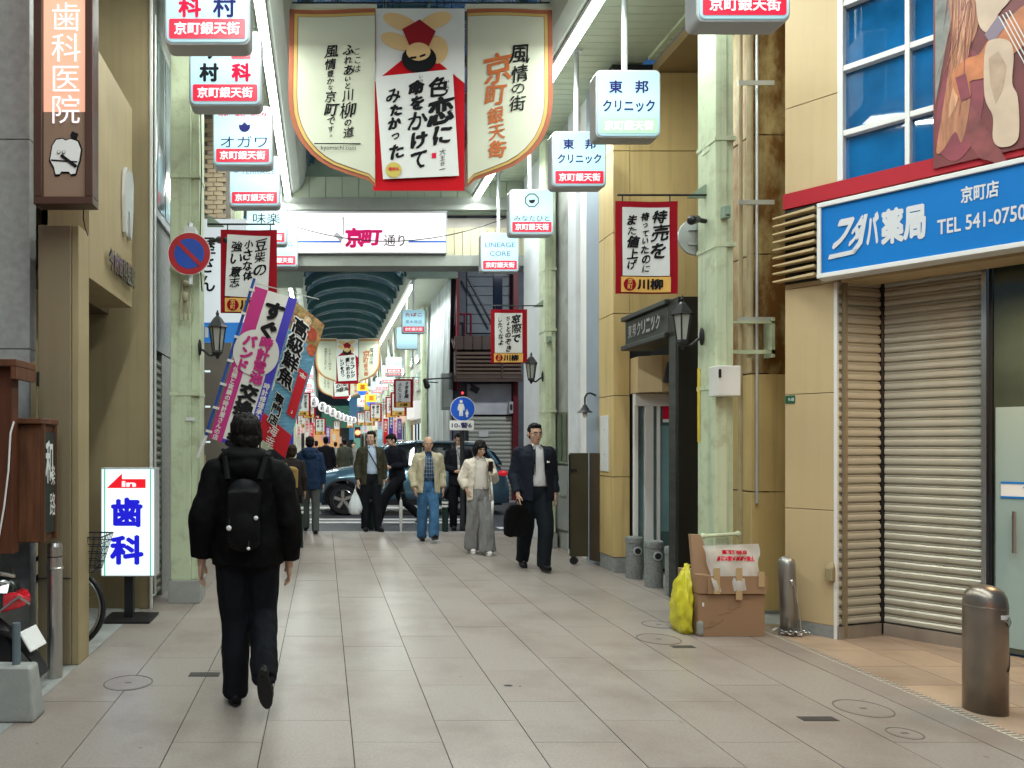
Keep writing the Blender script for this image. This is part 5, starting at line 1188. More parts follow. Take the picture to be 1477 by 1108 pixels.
obj('lock_hook', MB().ell(b0 + lean_ * .43 - Y * .06, (.018, .015, .028)).path([b0 + lean_ * .44 + V((.0, -.07, 0)), b0 + lean_ * .39 + V((.015, -.075, 0)), b0 + V((.03, -.075, .2)), b0 + V((.05, -.07, .05))], .006), M_steel, t)
rnd = random.Random(5)
lk = None
for i in range(34):
    a = rnd.uniform(0, 2 * PI); q = rnd.uniform(.07, .13)
    c = b0 + V((math.cos(a) * q + .01, math.sin(a) * q * .8, .010 + rnd.uniform(0, .035)))
    a2 = rnd.uniform(0, PI); e1 = V((math.cos(a2), math.sin(a2), rnd.uniform(-.4, .4))).normalized(); e2 = e1.cross(V((rnd.uniform(-.5, .5), rnd.uniform(-.5, .5), 1)).normalized()).normalized()
    pts = [c + e1 * .019 * math.cos(k * PI / 4) + e2 * .011 * math.sin(k * PI / 4) for k in range(9)]
    obj('chain_link', MB().path(pts, .0042, 5), M_steel, t)
# three concrete post ashtrays
for px, base, top, w, lab in ((920, 836, 776, 24, 'farthest of the three holed concrete posts before the clinic'), (949, 849, 782, 26, 'middle of the three holed concrete posts before the clinic'), (980, 862, 791, 27, 'nearest of the three holed concrete posts, beside the yellow bag')):
    d = F * CH / (base - VY); c = P(px, 0, d); c = V((c.x, d + .1, 0)); rr2 = w / 2 * d / F; h = (base - top) * d / F
    t = thing('concrete_post', lab, 'bollard', tuple(c), 'holed concrete posts')
    obj('shaft', MB().lathe(c, [(rr2 * .96, 0), (rr2 * .96, h - .07), (rr2 * 1.04, h - .065), (rr2 * 1.04, h - .02), (rr2 * .98, h), (.001, h + .004)], 28), mat('aggregate grey', (0.20, 0.21, 0.205), 0.75, var=0.3, scale=60, bump=0.1, bscale=200), t)
    hc = c + V((0, -rr2 * 1.0, h - .15))
    obj('hole_rim', MB().lathe(hc, [(.042, -.004), (.050, .0), (.050, .006), (.036, .010)], 20, (X, Z, -Y)), M_galv, t)
    obj('hole', MB().tube(hc + Y * .01, hc - Y * .011, .034, n=20), M_dark, t)
# cartons, plastic sheet, yellow bag
M_card = mat('cardboard', (0.30, 0.185, 0.105), 0.75, var=0.07, scale=3, bump=0.05, bscale=40)
t = thing('cardboard_carton', 'large closed cardboard carton standing on the paving beside the column', 'carton', (3.25, 5.9, 0))
d = 5.89; x0, x1 = P(1007, 0, d).x, P(1103, 0, d).x
tr_ = lambda z, s: [(x0 - s, d - s * .3, z), (x1 + s, d + .0, z), (x1 + s, d + .33, z), (x0 - s, d + .33, z)]
obj('body', MB().loft([tr_(0, 0.002), tr_(.22, .0), tr_(.335, .004)]), M_card, t, bevel=0.004)
obj('upper_body', MB().loft([[(x0 - .008, d - .012, .34), (x1, d - .01, .345), (x1 + .005, d + .32, .345), (x0 - .008, d + .32, .34)], [(x0 - .02, d - .02, .50), (x0 + .30, d - .03, .455), (x1 - .01, d + .30, .49), (x0 - .015, d + .31, .5)]]), M_card, t, bevel=0.004)
obj('upper_body', MB().obox(((x0 + x1) / 2 + .03, d - .018, .415), X * (x1 - x0) * .44, Y * .012, Z * .07), M_card, t)
M_tape = mat('parcel tape', (0.45, 0.32, 0.17), 0.25, var=0.05)
for q in range(5):
    zq = .06 + .055 * q; obj('crease', MB().path([(x0 + .02 + .07 * q, d - .004, zq), (x0 + .09 + .06 * q, d - .004, zq + .015 * (-1) ** q), (x0 + .13 + .07 * q, d - .003, zq + .02)], .0012, 4), mat('cardboard dark', (0.25, 0.155, 0.09), .8), t)
obj('carton_print', MB().box(x0 + .03, x0 + .045, d - .0055, d - .003, .24, .27), M_white, t)
for px, z0, z1 in ((1030, .345, .55), (1062, .30, .55), (1094, .40, .52)): obj('tape', MB().box(P(px - 4, 0, d).x, P(px + 5, 0, d).x, d - .038, d - .0335, z0, z1), M_tape, t)
t = thing('folded_carton', 'folded cardboard sheets leaning on the carton under clear plastic', 'carton', (3.25, 5.95, .5))
obj('sheet', MB().hexa([(x0 - .02, d + .02, .46), (x0 + .16, d + .0, .44), (x0 + .16, d + .04, .44), (x0 - .02, d + .06, .46), (x0 - .01, d + .10, .80), (x0 + .06, d + .08, .80), (x0 + .06, d + .12, .80), (x0 - .01, d + .14, .80)]), M_card, t)
obj('sheet', MB().hexa([(x0 + .06, d + .04, .45), (x1 - .04, d + .04, .45), (x1 - .04, d + .09, .45), (x0 + .06, d + .09, .45), (x0 + .10, d + .14, .67), (x1 - .05, d + .14, .68), (x1 - .05, d + .19, .68), (x0 + .10, d + .19, .67)]), mat('cream board', (0.50, 0.42, 0.30), 0.7), t)
o_ = lambda a, b: P(a, b, d - .03)
pl_ = lambda p: p + Y * (.018 * math.sin(p.x * 31) * math.cos(p.z * 23) + .10 * max(0, p.z - .45)) + X * .006 * math.sin(p.z * 40)
mb = MB(); tl, tr2, bl, br2 = o_(1017, 788), o_(1098, 785), o_(1030, 855), o_(1093, 850)
NX, NY = 14, 12; vs = []
for j in range(NY + 1):
    for i in range(NX + 1):
        l = tl.lerp(bl, j / NY); q = tr2.lerp(br2, j / NY); vs.append(pl_(l.lerp(q, i / NX)))
mb.add(vs, [(j * (NX + 1) + i, j * (NX + 1) + i + 1, (j + 1) * (NX + 1) + i + 1, (j + 1) * (NX + 1) + i) for j in range(NY) for i in range(NX)])
t = thing('plastic_sheet', 'crumpled translucent plastic with upside-down red printing draped over the cartons', 'plastic sheet', tuple(o_(1055, 820)))
obj('film', mb, glass('milky plastic', (0.70, 0.70, 0.68), 0.3, 0.62), t, smooth=True)
T(t, '取扱注意', o_(1060, 797), .20, .035, RI, r=-X, u=-Z, bold=.05, out=.012, warp=pl_); T(t, '下積み厳禁水濡れ注意', o_(1062, 806), .30, .04, RI, r=-X, u=-Z, bold=.05, out=.012, warp=pl_)
t = thing('yellow_bag', 'translucent yellow rubbish bag beside the carton', 'bag', (2.95, 6.1, 0))
mb = MB(); rings = []
for z, rx, ry, ox in ((0, .07, .10, .0), (.03, .10, .13, 0), (.15, .115, .14, 0), (.28, .11, .13, .01), (.40, .085, .10, .03), (.48, .05, .06, .06), (.52, .03, .03, .08), (.56, .035, .03, .10)):
    rings.append([V((2.925 + ox * .6 + rx * .58 * math.cos(a) * (1 + .16 * math.sin(5 * a + z * 13)), 6.05 + ry * math.sin(a) * (1 + .16 * math.cos(6 * a + z * 18)), z)) for a in [2 * PI * i / 28 for i in range(28)]])
from bisect import bisect as _b
dense = []
for a_, b_ in zip(rings, rings[1:]):
    for q in range(5): dense.append([p.lerp(p2, q / 5) for p, p2 in zip(a_, b_)])
dense = [[p + noise.noise_vector(V((p.x * 22, p.y * 22, p.z * 14))) * .016 + noise.noise_vector(p * 60) * .006 for p in rg_] for rg_ in dense]
for rg_ in dense:
    for p in rg_: p.z = max(p.z, .001)
rings = dense
obj('bag', mb.loft(rings), mat('yellow plastic', (0.55, 0.50, 0.035), 0.3, var=0.15, scale=7, bump=0.3, bscale=18), t, smooth=True)
o = obj('grey_block', MB().cap((3.0, 5.90, .03), (3.0, 5.90, .10), .028, .028), M_conc); tag(o, 'small grey rubber foot between the yellow bag and the carton', 'foot')
# ================================================================== BEYOND THE CROSSING
FX = 0.85
far_soff = mat('far soffit', (0.50, 0.54, 0.46), 0.5, var=0.05)
struct('far_soffit', MB().box(2.25, 3.5, 19.9, 75, 6.12, 6.2), far_soff); struct('far_soffit', MB().box(-1.9, -.70, 19.9, 75, 6.12, 6.2), far_soff)
for s in (-1, 1):
    prof = [(1.72, 6.13), (1.62, 5.96), (1.48, 5.93), (1.40, 6.05), (1.36, 6.3), (1.72, 6.4)]
    struct('far_light_cove', MB().loft([[(FX + s * a, y, z) for a, z in prof] for y in (19.9, 75)]), M_cove)
fr = struct('far_roof_glazing', MB().loft([[(FX + 1.4 * math.cos(a), y, 6.2 + .75 * math.sin(a)) for a in [PI * i / 14 for i in range(15)]] + [(FX + 1.37 * math.cos(a), y, 6.19 + .72 * math.sin(a)) for a in [PI * (14 - i) / 14 for i in range(15)]] for y in (20.4, 75)]), glass('far roof glazing', (0.05, 0.14, 0.20), 0.25, 0.7))
M_teal2 = mat('teal rib', (0.06, 0.14, 0.15), 0.45, var=0.15)
def ribf(y, zz, dp): return arcrib('roof_rib', FX, y, 1.44, .62, 6.08, .10, dp, M_teal2, fr, 20)
rb = ribf(20.0, 0, .12); copies(rb, [(0, 1.9 * i, -0.0) for i in range(1, 24)])
rb2 = arcrib('roof_web', FX, 21.0, 1.42, .60, 6.05, .22, .03, M_teal, fr, 20); copies(rb2, [(0, 1.9 * i, 0) for i in range(1, 20)])
o = struct('far_front_beam', MB().box(-2.3, -.55, 19.85, 20.0, 5.75, 6.9).box(2.25, 3.6, 19.85, 20.0, 6.0, 6.25), M_greendark)
tubes(-.93, 20.2, 72, 'long fluorescent run along the left side beyond the crossing', 'fluorescent runs', 26, 5.9)
tubes(2.42, 20.2, 72, 'long fluorescent run along the right side beyond the crossing', 'fluorescent runs', 26, 5.9)
for i, y in enumerate((19.9, 24.2, 28.8, 33.4, 38.0, 42.6)):
    column(3.22, y + .1, ['first', 'second', 'third', 'fourth', 'fifth', 'sixth'][i] + ' green column beyond the crossing on the right') if i else None
    column(-1.55, y + .1, ['first', 'second', 'third', 'fourth', 'fifth', 'sixth'][i] + ' green column beyond the crossing on the left')

# right corner building with brown awning, shuttered ground floor
rb_ = thing('corner_shop_building', 'dim corner building with brown awning, white panel and closed grey shutter', 'building', (4.6, 20.4, 0))
D2 = 20.4
X2 = lambda px: (px - VX) * D2 / F
Z2 = lambda py: CH - (py - VY) * D2 / F
obj('wall', MB().box(X2(655), 9.0, 20.55, 26, 0, 9.5), mat('dim siding', (0.11, 0.13, 0.15), 0.6, var=0.15), rb_)
sdm = mat('siding blue grey', (0.16, 0.19, 0.21), 0.55, var=0.12)
s = obj('siding_board', MB().box(X2(675), X2(712), 20.50, 20.545, 4.62, 4.86), sdm, rb_); copies(s, [(0, 0, .26 * i) for i in range(1, 14)])
s = obj('siding_board', MB().box(X2(726), X2(736), 20.50, 20.545, 4.62, 4.86), sdm, rb_); copies(s, [(0, 0, .26 * i) for i in range(1, 14)])
obj('window', MB().box(X2(713), X2(726), 20.5, 20.54, 4.7, 7.5), mat('night window', (0.012, 0.018, 0.04), 0.1), rb_)
M_brown = mat('brown metal awning', (0.075, 0.052, 0.042), 0.45, var=0.15)
obj('awning_top', MB().prism([(X2(650), 19.9, Z2(507)), (X2(746), 19.9, Z2(507)), (X2(746), 20.5, Z2(486)), (X2(650), 20.5, Z2(486))], (0, 0, .05)), M_brown, rb_)
f = obj('awning_panel', MB().box(X2(651), X2(663), 19.86, 19.9, Z2(508), Z2(489)), M_brown, rb_, bevel=.01); copies(f, [(.245 * i, 0, 0) for i in range(1, 7)])
f = obj('louver', MB().prism([(X2(653), 19.84, Z2(515)), (X2(653), 19.90, Z2(512)), (X2(653), 19.90, Z2(511)), (X2(653), 19.84, Z2(514))], (X2(745) - X2(653), 0, 0)), mat('brown slat', (0.13, 0.09, 0.07), 0.4), rb_); copies(f, [(0, 0, -.105 * i) for i in range(1, 7)])
obj('awning_frame', MB().box(X2(653), X2(745), 19.95, 20.4, Z2(548), Z2(509)), mat('brown deep', (0.03, 0.02, 0.018), 0.6), rb_)
obj('awning_valance', MB().box(X2(650), X2(746), 19.85, 19.94, Z2(553), Z2(543)), M_brown, rb_)
for px in (716, 651): obj('awning_mullion', MB().box(X2(px), X2(px + 2.5), 19.82, 19.86, Z2(548), Z2(509)), M_brown, rb_)
obj('white_panel', MB().box(X2(674), X2(737), 20.35, 20.5, Z2(598), Z2(554)), mat('white panel', (0.50, 0.52, 0.55), 0.5), rb_)
shutter('roller_shutter', (X2(676), 20.40, 0), (X2(738), 20.40, 0), 0.0, Z2(599), .115, rb_, mat('pale shutter', (0.38, 0.39, 0.34), 0.45, var=.05))
obj('paper_notice', MB().box(X2(690), X2(704), 20.36, 20.37, Z2(630), Z2(622)), M_paper, rb_)
M_dred = mat('dark red steel', (0.14, 0.012, 0.02), 0.45)
obj('red_post', MB().box(X2(738), X2(745), 20.2, 20.5, 0, 8), M_dred, rb_); obj('red_post', MB().box(X2(656), X2(660), 20.1, 20.5, 3, 6.3), M_dred, rb_)
obj('stair_rail', MB().path([(X2(657), 20.2, Z2(455)), (X2(677), 20.2, Z2(455)), (X2(677), 20.2, Z2(490))], .03).path([(X2(668), 20.2, Z2(455)), (X2(668), 20.2, Z2(490))], .025), M_dred, rb_)
obj('brace', MB().tube((X2(672), 20.3, Z2(400)), (X2(708), 20.3, Z2(468)), .03).tube((X2(660), 20.3, Z2(380)), (X2(656), 20.3, Z2(470)), .04), M_black, rb_)
t = thing('floodlight', 'small black floodlight under the brown awning', 'lamp', (X2(682), 20.3, Z2(560)))
obj('head', MB().obox((X2(683), 20.25, Z2(562)), (.10, 0, -.05), (0, .05, 0), (.04, 0, .07)), M_black, t); obj('stem', MB().tube((X2(678), 20.3, Z2(554)), (X2(680), 20.27, Z2(558)), .02), M_black, t)
t = thing('meter_box', 'grey meter box beside the white panel of the shuttered shop', 'box', (X2(733), 20.3, 2.4)); obj('case', MB().box(X2(732), X2(737.5), 20.2, 20.34, Z2(597), Z2(580)), M_grey, t, bevel=.01); obj('meter_lid', MB().box(X2(733), X2(736.5), 20.19, 20.2, Z2(592), Z2(584)), M_dark, t)
t = thing('scaffold_sheet', 'pleated pale sheet covering a scaffold beside the far arcade', 'tarpaulin', (3.5, 22, 3))
xs = []
vs = []; N_ = 46
for i in range(N_ + 1):
    y = 20.35 + 5.2 * i / N_; off = .06 * math.sin(i * 1.7) + .03 * math.sin(i * .6)
    vs += [V((3.47 + off, y, .9)), V((3.45 + off * 1.2, y, 3.5)), V((3.50 + off * .6, y, 6.25 - .13 * (i / N_)))]
obj('sheet', MB().add(vs, [(i * 3 + j, i * 3 + 3 + j, i * 3 + 4 + j, i * 3 + 1 + j) for i in range(N_) for j in range(2)]), mat('pale tarpaulin', (0.38, 0.42, 0.43), 0.35, var=.25, scale=3, stretch=(1, 3, .4)), t, smooth=True)
obj('sheet_end', MB().grid((3.5, 20.34, 5.0), (.22, 0, 0), (0, 0, 1.4), 4, 4), M_dark, t)
t = thing('grey_cabinet', 'tall pale grey equipment cabinet high on the wall by the scaffold', 'cabinet', (3.4, 20.2, 2.6)); obj('case', MB().box(X2(634), X2(650), 20.05, 20.3, Z2(592), Z2(540)), mat('cabinet grey', (0.24, 0.27, 0.24), 0.5), t, bevel=.015); obj('cabinet_door', MB().box(X2(636), X2(648), 20.035, 20.05, Z2(589), Z2(543)), mat('cabinet grey', (0.24, 0.27, 0.24)), t, bevel=.01)
t = thing('street_camera', 'black camera on a long bracket near the far right green column', 'camera', P(614, 560, 19)); obj('arm', MB().tube(P(617, 547, 19), P(652, 545, 19), .018).tube(P(614, 551, 19), P(632, 552, 19), .014), M_black, t); obj('camera_body', MB().cap(P(613, 549, 19), P(616, 557, 19), .06, .08), M_black, t)
# pedestrian sign
t = thing('pedestrian_sign', 'round blue sign with white adult and child over a small white plate', 'road sign', P(667.5, 590, 13), None)
c = P(667.5, 590, 13); R = 18 * 13 / F; k = 13 / F
obj('pole', MB().tube((c.x, 13.05, 0), (c.x, 13.05, c.z + .1), .04, n=14), M_dark, t)
obj('backing', MB().prism(disc(c, R, n=40), (0, .006, 0)), M_white, t)
obj('disc', MB().prism(disc(c - Y * .003, R * .95, n=40), (0, .002, 0)), mat('road sign blue', (0.01, 0.09, 0.52), 0.4, var=.02), t)
def fig(cx, cy, s, name):
    q = lambda a, b: P(cx + a * s, cy + b * s, 12.99)
    mb = MB().prism(disc(q(0, -10), 2.1 * s * k, n=14), (0, -.003, 0))
    mb.prism([q(-3, -7), q(3, -7), q(4.6, -2), q(4.4, 2), q(3.0, 2), q(2.4, -2.5), q(2.4, 9.5), q(.5, 9.5), q(0, 2.5), q(-.5, 9.5), q(-2.4, 9.5), q(-2.4, -2.5), q(-3, 2), q(-4.4, 2), q(-4.6, -2)], (0, -.003, 0))
    obj(name, mb, M_white, t)
fig(665, 590, 1.08, 'adult_figure'); fig(673.5, 597, .52, 'child_figure')
pc = P(666, 613.5, 12.97)
obj('plate', MB().prism(rr(pc, 35 * k, 14 * k, .02), (0, .006, 0)), M_white, t); T(t, '10-警6', pc, 29 * k, 8 * k, M_blueink, bold=.02)
obj('status_lamp', MB().ell(P(667, 567, 12.9), (.02, .01, .02)), emit('red led', (1, .02, .03), 4), t)

# left of the far street mouth
lb = thing('left_corner_building', 'cluttered lit shop front beyond the crossing on the left', 'building', (-2, 20, 0))
obj('wall', MB().box(-6, -2.0, 20.0, 60, 0, 7.5), mat('dim shop wall', (0.17, 0.16, 0.14), 0.7, var=.3), lb)
rw = thing('right_far_building', 'row of lit shops along the right beyond the crossing', 'building', (3.6, 26, 0))
obj('wall', MB().box(3.62, 7, 26.1, 75, 0, 7.0), mat('far wall pale', (0.36, 0.38, 0.34), 0.7, var=.2), rw)
rnd = random.Random(11)
cols = [(.9, .35, .1), (.85, .1, .12), (.1, .3, .8), (.85, .8, .5), (.2, .7, .65), (.8, .3, .5), (.9, .9, .85), (.3, .6, .2)]
EM = [emit('shop light %d' % i, tuple(.45 * q + .30 for q in c), .55) for i, c in enumerate(cols)]
for par, sx, xw in ((lb, 1, -2.0), (rw, -1, 3.62)):
    y = 21.0 if sx == 1 else 26.5
    while y < 66:
        L = rnd.uniform(2, 3.4); x_ = xw + sx * .02
        a, b = sorted((x_, x_ + sx * .06))
        w = obj('shop_window', MB().box(a, b, y, y + L, .3, 2.3), emit('warm shop window', (.95, .80, .60), .55) if rnd.random() < .6 else emit('cool shop window', (.75, .88, .95), .6), par)
        a, b = sorted((x_, x_ + sx * .35)); obj('shop_fascia', MB().box(a, b, y, y + L, 2.5, 3.1), rnd.choice(EM), par)
        for q in range(3):
            a, b = sorted((x_ + sx * .06, x_ + sx * .12)); obj('mullion', MB().box(a, b, y + L * q / 3, y + L * q / 3 + .07, .3, 2.3), M_dark, w)
        for zq in (3.9, 5.0):
            a, b = sorted((x_, x_ + sx * .05)); obj('upper_window', MB().box(a, b, y + .4, y + L - .4, zq - .35, zq + .35), MATS['pale window'], par)
        y += L + .35
eb = thing('end_building', 'busy coloured shop front closing the far end of the arcade', 'building', (.8, 76, 0))
obj('wall', MB().box(-3, 5, 76, 77, 0, 8), mat('end wall', (0.10, 0.12, 0.13), 0.7), eb)
obj('green_awning', MB().box(-.2, 2.6, 74.4, 76, 3.2, 5.4), emit('green glow', (0.06, .28, .18), .3), eb)
obj('blue_board', MB().box(2.6, 3.6, 74.0, 76, 2.0, 7.0), emit('blue glow', (0.10, .28, .48), .35), eb); obj('green_board', MB().box(3.0, 3.9, 73.5, 74.0, .6, 4.0), emit('mint glow', (0.2, .45, .35), .5), eb)
obj('warm_window', MB().box(-1.2, 1.6, 75.3, 76, .5, 3.1), emit('amber glow', (.60, .33, .12), .8), eb)
for i in range(5): obj('warm_window', MB().box(-.9 + .6 * i, -.6 + .6 * i, 75.1, 75.29, 1.6 + .3 * (i % 2), 2.3 + .3 * (i % 2)), EM[i % 4], eb)
o = thing('traffic_signal', 'glowing red lamp at the far end of the street', 'lamp', P(516, 624, 60)); obj('lamp', MB().ell(P(516, 624, 60), (.22, .1, .2)), emit('red glow', (1, .12, .05), 6), o); obj('hood', MB().box(P(512, 0, 60).x, P(520, 0, 60).x, 60.2, 60.4, P(0, 632, 60).z, P(0, 616, 60).z), M_dark, o)

banner_set(1.0, 31.0, 2.70, 5.93, [('セルフレジ', 634, 118, 25), ('妻に教わり', 606, 122, 24), ('レジを打つ', 574, 128, 24)], 'second hanging banner set beyond the crossing', False)
banner_set(1.0, 41.0, 2.70, 5.93, [('春の風', 636, 118, 34), ('街の音', 606, 122, 34), ('人の声', 574, 128, 34)], 'third hanging banner set deep in the arcade', False)

def lsf(px, pyb, y, w, lines, label, facem=None, strip=True):
    x = (px - VX) * y / F; z0 = CH - (pyb - VY) * y / F
    return lit_sign(x, z0, y, w, w * 1.02, label, lines, facem=facem, strip=strip)
lsf(596.5, 481, 19.9, .63, [('たばこ', 0, .78, .7, .15, RI, .03), ('黒木商店', 0, .48, .7, .14, MATS['slate ink'], .0)], 'small lit tobacco sign beyond the crossing on the right')
lsf(587, 504, 21.2, .62, [], 'blank pale blue lit sign below the tobacco sign', strip=False)
lsf(568, 539, 29, .64, [('よしもと', 0, .6, .7, .2, MATS['slate ink'], 0)], 'pale green lit sign beside the second far column', facem=emit('mint lit', (.55, .9, .8), .8))
lsf(563, 550, 34, .72, [], 'pinkish lit sign deeper along the right row', facem=emit('pink lit', (.95, .5, .55), .8))
lsf(443, 546, 29, .5, [], 'narrow white lit sign beyond the seafood flag', facem=emit('white lit', (.9, .9, .95), .8))
lsf(435, 570, 36, .5, [], 'white lit sign low behind the seafood flag', facem=emit('white lit', (.9, .9, .95), .8))
# yellow and blue lamps signs
for px, py, y, lab in ((523, 561, 33, 'larger yellow and blue lit shop sign'), (535.5, 577, 37, 'smaller yellow and blue lit shop sign behind it')):
    t = thing('yellow_lit_sign', lab, 'sign', tuple(P(px, py, y)), 'yellow and blue lit signs'); k = y / F
    a = P(px, py, y)
    obj('yellow_face', MB().box(a.x - 7 * k, a.x + 7 * k, y, y + .3, a.z - 3 * k, a.z + 8 * k), emit('yellow glow', (.98, .62, .05), .95), t); obj('blue_foot', MB().prism([(a.x - 7 * k, y, a.z - 3.1 * k), (a.x + 7 * k, y, a.z - 3.1 * k), (a.x + 3 * k, y, a.z - 9 * k), (a.x - 3 * k, y, a.z - 9 * k)], (0, .3, 0)), emit('blue lit', (.02, .15, .8), .9), t)
    T(t, '薬', (a.x, y, a.z + 2.5 * k), 8 * k, 8 * k, mat('orange ink', (.7, .2, .02), .5), bold=.04); obj('rod', MB().tube((a.x, y + .15, a.z + 8 * k), (a.x, y + .15, 6.1), .03), M_grey, t)
# lantern string
for i, (px, py, d_) in enumerate(((453, 580, 27), (465, 587, 29), (472.5, 591, 31), (480, 595, 32.5), (487.5, 599, 34), (493, 601.5, 36), (499, 603.5, 38), (504.5, 605, 40), (510, 606, 42))):
    y = d_; c = P(px, py, y); r_ = .175
    nth = ['largest white paper lantern', 'second white lantern', 'third white lantern', 'fourth white lantern', 'fifth white lantern', 'sixth white lantern', 'seventh white lantern', 'eighth white lantern', 'smallest white paper lantern'][i]
    t = thing('paper_lantern', nth + ' of the string across the far arcade', 'lantern', tuple(c), 'white paper lanterns in a string')
    prof = []
    for j in range(13):
        a = -PI / 2 + PI * j / 12; prof.append((max(.05, r_ * math.cos(a)) * (1 + .012 * (j % 2)), r_ * 1.1 * math.sin(a)))
    obj('paper', MB().lathe(c, prof, 16), emit('lantern paper', (.92, .92, .95), .42, base=(.6, .6, .6)), t); obj('collar', MB().lathe(c, [(.06, r_ * 1.08), (.06, r_ * 1.2)], 12).lathe(c, [(.06, -r_ * 1.2), (.06, -r_ * 1.08)], 12), M_ink, t)
    VT(t, '京町', c + Z * r_ * .8 - Y * (r_ + .0), r_ * .8, M_ink, bold=.03, out=.02)
cable(sag(P(436, 566, 25), P(520, 598, 44), .1), 'cord carrying the string of paper lanterns')
# small verse banners far down both rows
def far_verse(px, pyb, y, label, s1, s2):
    x = (px - VX) * y / F; zb = CH - (pyb - VY) * y / F; w, h = .54, .80
    t = thing('verse_banner', label, 'banner', (x, y, zb), 'red verse banners on brackets')
    obj('cloth', MB().box(x - w / 2, x + w / 2, y, y + .012, zb, zb + h), M_red, t); obj('verse_sheet', MB().box(x - w * .40, x + w * .36, y - .008, y - .001, zb + .16, zb + h - .05), M_paper, t)
    obj('gold_label', MB().box(x - w * .40, x + w * .36, y - .008, y - .001, zb + .015, zb + .15), M_orange, t)
    VT(t, s1, (x + .09, y - .01, zb + h - .07), .115, M_ink, bold=.03, brush=1); VT(t, s2, (x - .10, y - .01, zb + h - .10), .115, M_ink, bold=.03, brush=1); T(t, '川柳', (x, y - .01, zb + .08), .22, .09, M_ink, bold=.04)
    obj('bracket_rod', MB().tube((x - .25, y, zb + h + .05), (x + .45 if px > 500 else x - .5, y, zb + h + .05), .01), M_black, t)
for i in range(9):
    y = 24.0 + 3.6 * i
    for x_, sd in ((LX, 'left'), (RX - .1, 'right')):
        if sd == 'right' and i < 1: continue
        t = lit_sign(x_ + rnd.uniform(-.08, .08), 4.3 + rnd.uniform(-.15, .15), y + rnd.uniform(-.8, .8) + (1.6 if sd == 'right' else 0), .62, .64, 'lit shop sign far down the %s row, %s from the crossing' % (sd, ['first', 'second', 'third', 'fourth', 'fifth', 'sixth', 'seventh', 'eighth', 'ninth'][i]), [(['花屋', 'くすり', '茶', 'そば', '本', '靴', '時計', '酒', 'カフェ'][(i * 2 + len(sd)) % 9], 0, .6, .6, .3, M_blueink if i % 2 else RI, .03)],
             facem=[MATS['white lit'], MATS['lit sign face'], MATS['mint lit']][i % 3], group='lit signs far down the arcade')
far_verse(582, 588, 20.8, 'small red verse banner right of the lit pink signs beyond the crossing', 'すきま風', 'ふところに')
far_verse(566, 602, 29, 'small red verse banner behind the one nearest the crossing', '花の街', 'ひと休み')
far_verse(542, 608, 33, 'verse banner in the middle distance right of the yellow signs', '孫の手', '借りてみる')
far_verse(533, 614, 38, 'tiny verse banner below the yellow signs', '春一番', '店じまい')
for i, (px, py, y) in enumerate(((552, 603, 45), (424, 606, 44), (455, 618, 46), (521, 613, 48), (575, 600, 25), (505, 617, 55), (486, 622, 58))):
    far_verse(px, py, y, 'tiny red and white verse banner deep in the arcade, %s in size' % ['second', 'third', 'fourth', 'fifth', 'largest', 'sixth', 'smallest'][i], '町の灯', '春の宵')
far_verse(437, 600, 25.5, 'small verse banner beside the seafood flag', '朝の湯気', '夢を見る')
far_verse(446, 603, 30, 'narrow red verse banner just right of the one by the seafood flag', '傘ひとつ', '恋ごころ')
far_verse(437, 617, 33.5, 'pinkish small verse banner below the pair by the seafood flag', '風の音', '聞いてみる')
far_verse(462, 627, 36, 'tiny verse banner just above the heads on the left', '待ちぼうけ', '雨の駅')
# coloured vertical flags lining the far shops
FC = [('blue', (.02, .12, .62)), ('white', (.65, .66, .68)), ('crimson', (.60, .02, .10)), ('purple', (.16, .08, .32)), ('red', (.6, .03, .03)), ('pale blue', (.3, .55, .7)), ('pink', (.7, .15, .3)), ('yellow', (.65, .5, .06))]
fl = [(420, 597, 646, 26, 0, 'tall blue flag beside the foot of the seafood flag'), (431, 612, 650, 30, 1, 'white flag right of the tall blue flag'), (449, 610, 648, 33, 2, 'crimson flag on the left shop row'), (443, 604, 648, 31, 1, 'slim white flag between blue and crimson flags'), (473, 615, 640, 38, 3, 'small purple flag above the heads'), (564, 598, 652, 30, 0, 'bright blue flag on the right shop row'), (556, 604, 650, 33, 4, 'red flag on the right shop row'), (548, 600, 655, 35, 5, 'pale blue banner on the right shop row'), (571, 606, 640, 27, 6, 'pink flag near the far right column'), (529, 560, 594, 40, 7, 'yellow hanging flag behind the lit yellow sign'), (576, 604, 648, 26, 3, 'purple flag just left of the far right column')]
for px, p0, p1, y, ci, lab in fl:
    a, b = P(px, p1, y), P(px, p0, y); w = 7 * y / F / 2
    t = thing('shop_flag', lab, 'flag', tuple(a), 'coloured flags lining the far shops')
    wq = lambda p: p + Y * .05 * math.sin(p.z * 6)
    obj('cloth', MB().grid((a.x - w, y, a.z), (2 * w, 0, 0), (0, 0, b.z - a.z), 2, 10, wq), mat('flag ' + FC[ci][0], FC[ci][1], .7), t); obj('pole', MB().tube((a.x - w, y, 0), (a.x - w, y, b.z + .1), .012, n=6), M_white, t)
    VT(t, '大売出し', (a.x, y, b.z - .08), w * 1.2, M_white if ci not in (1, 5, 7) else RI, bold=.03, out=.08, squash=min(1.0, (b.z - a.z) / (w * 1.2 * 4.4)))

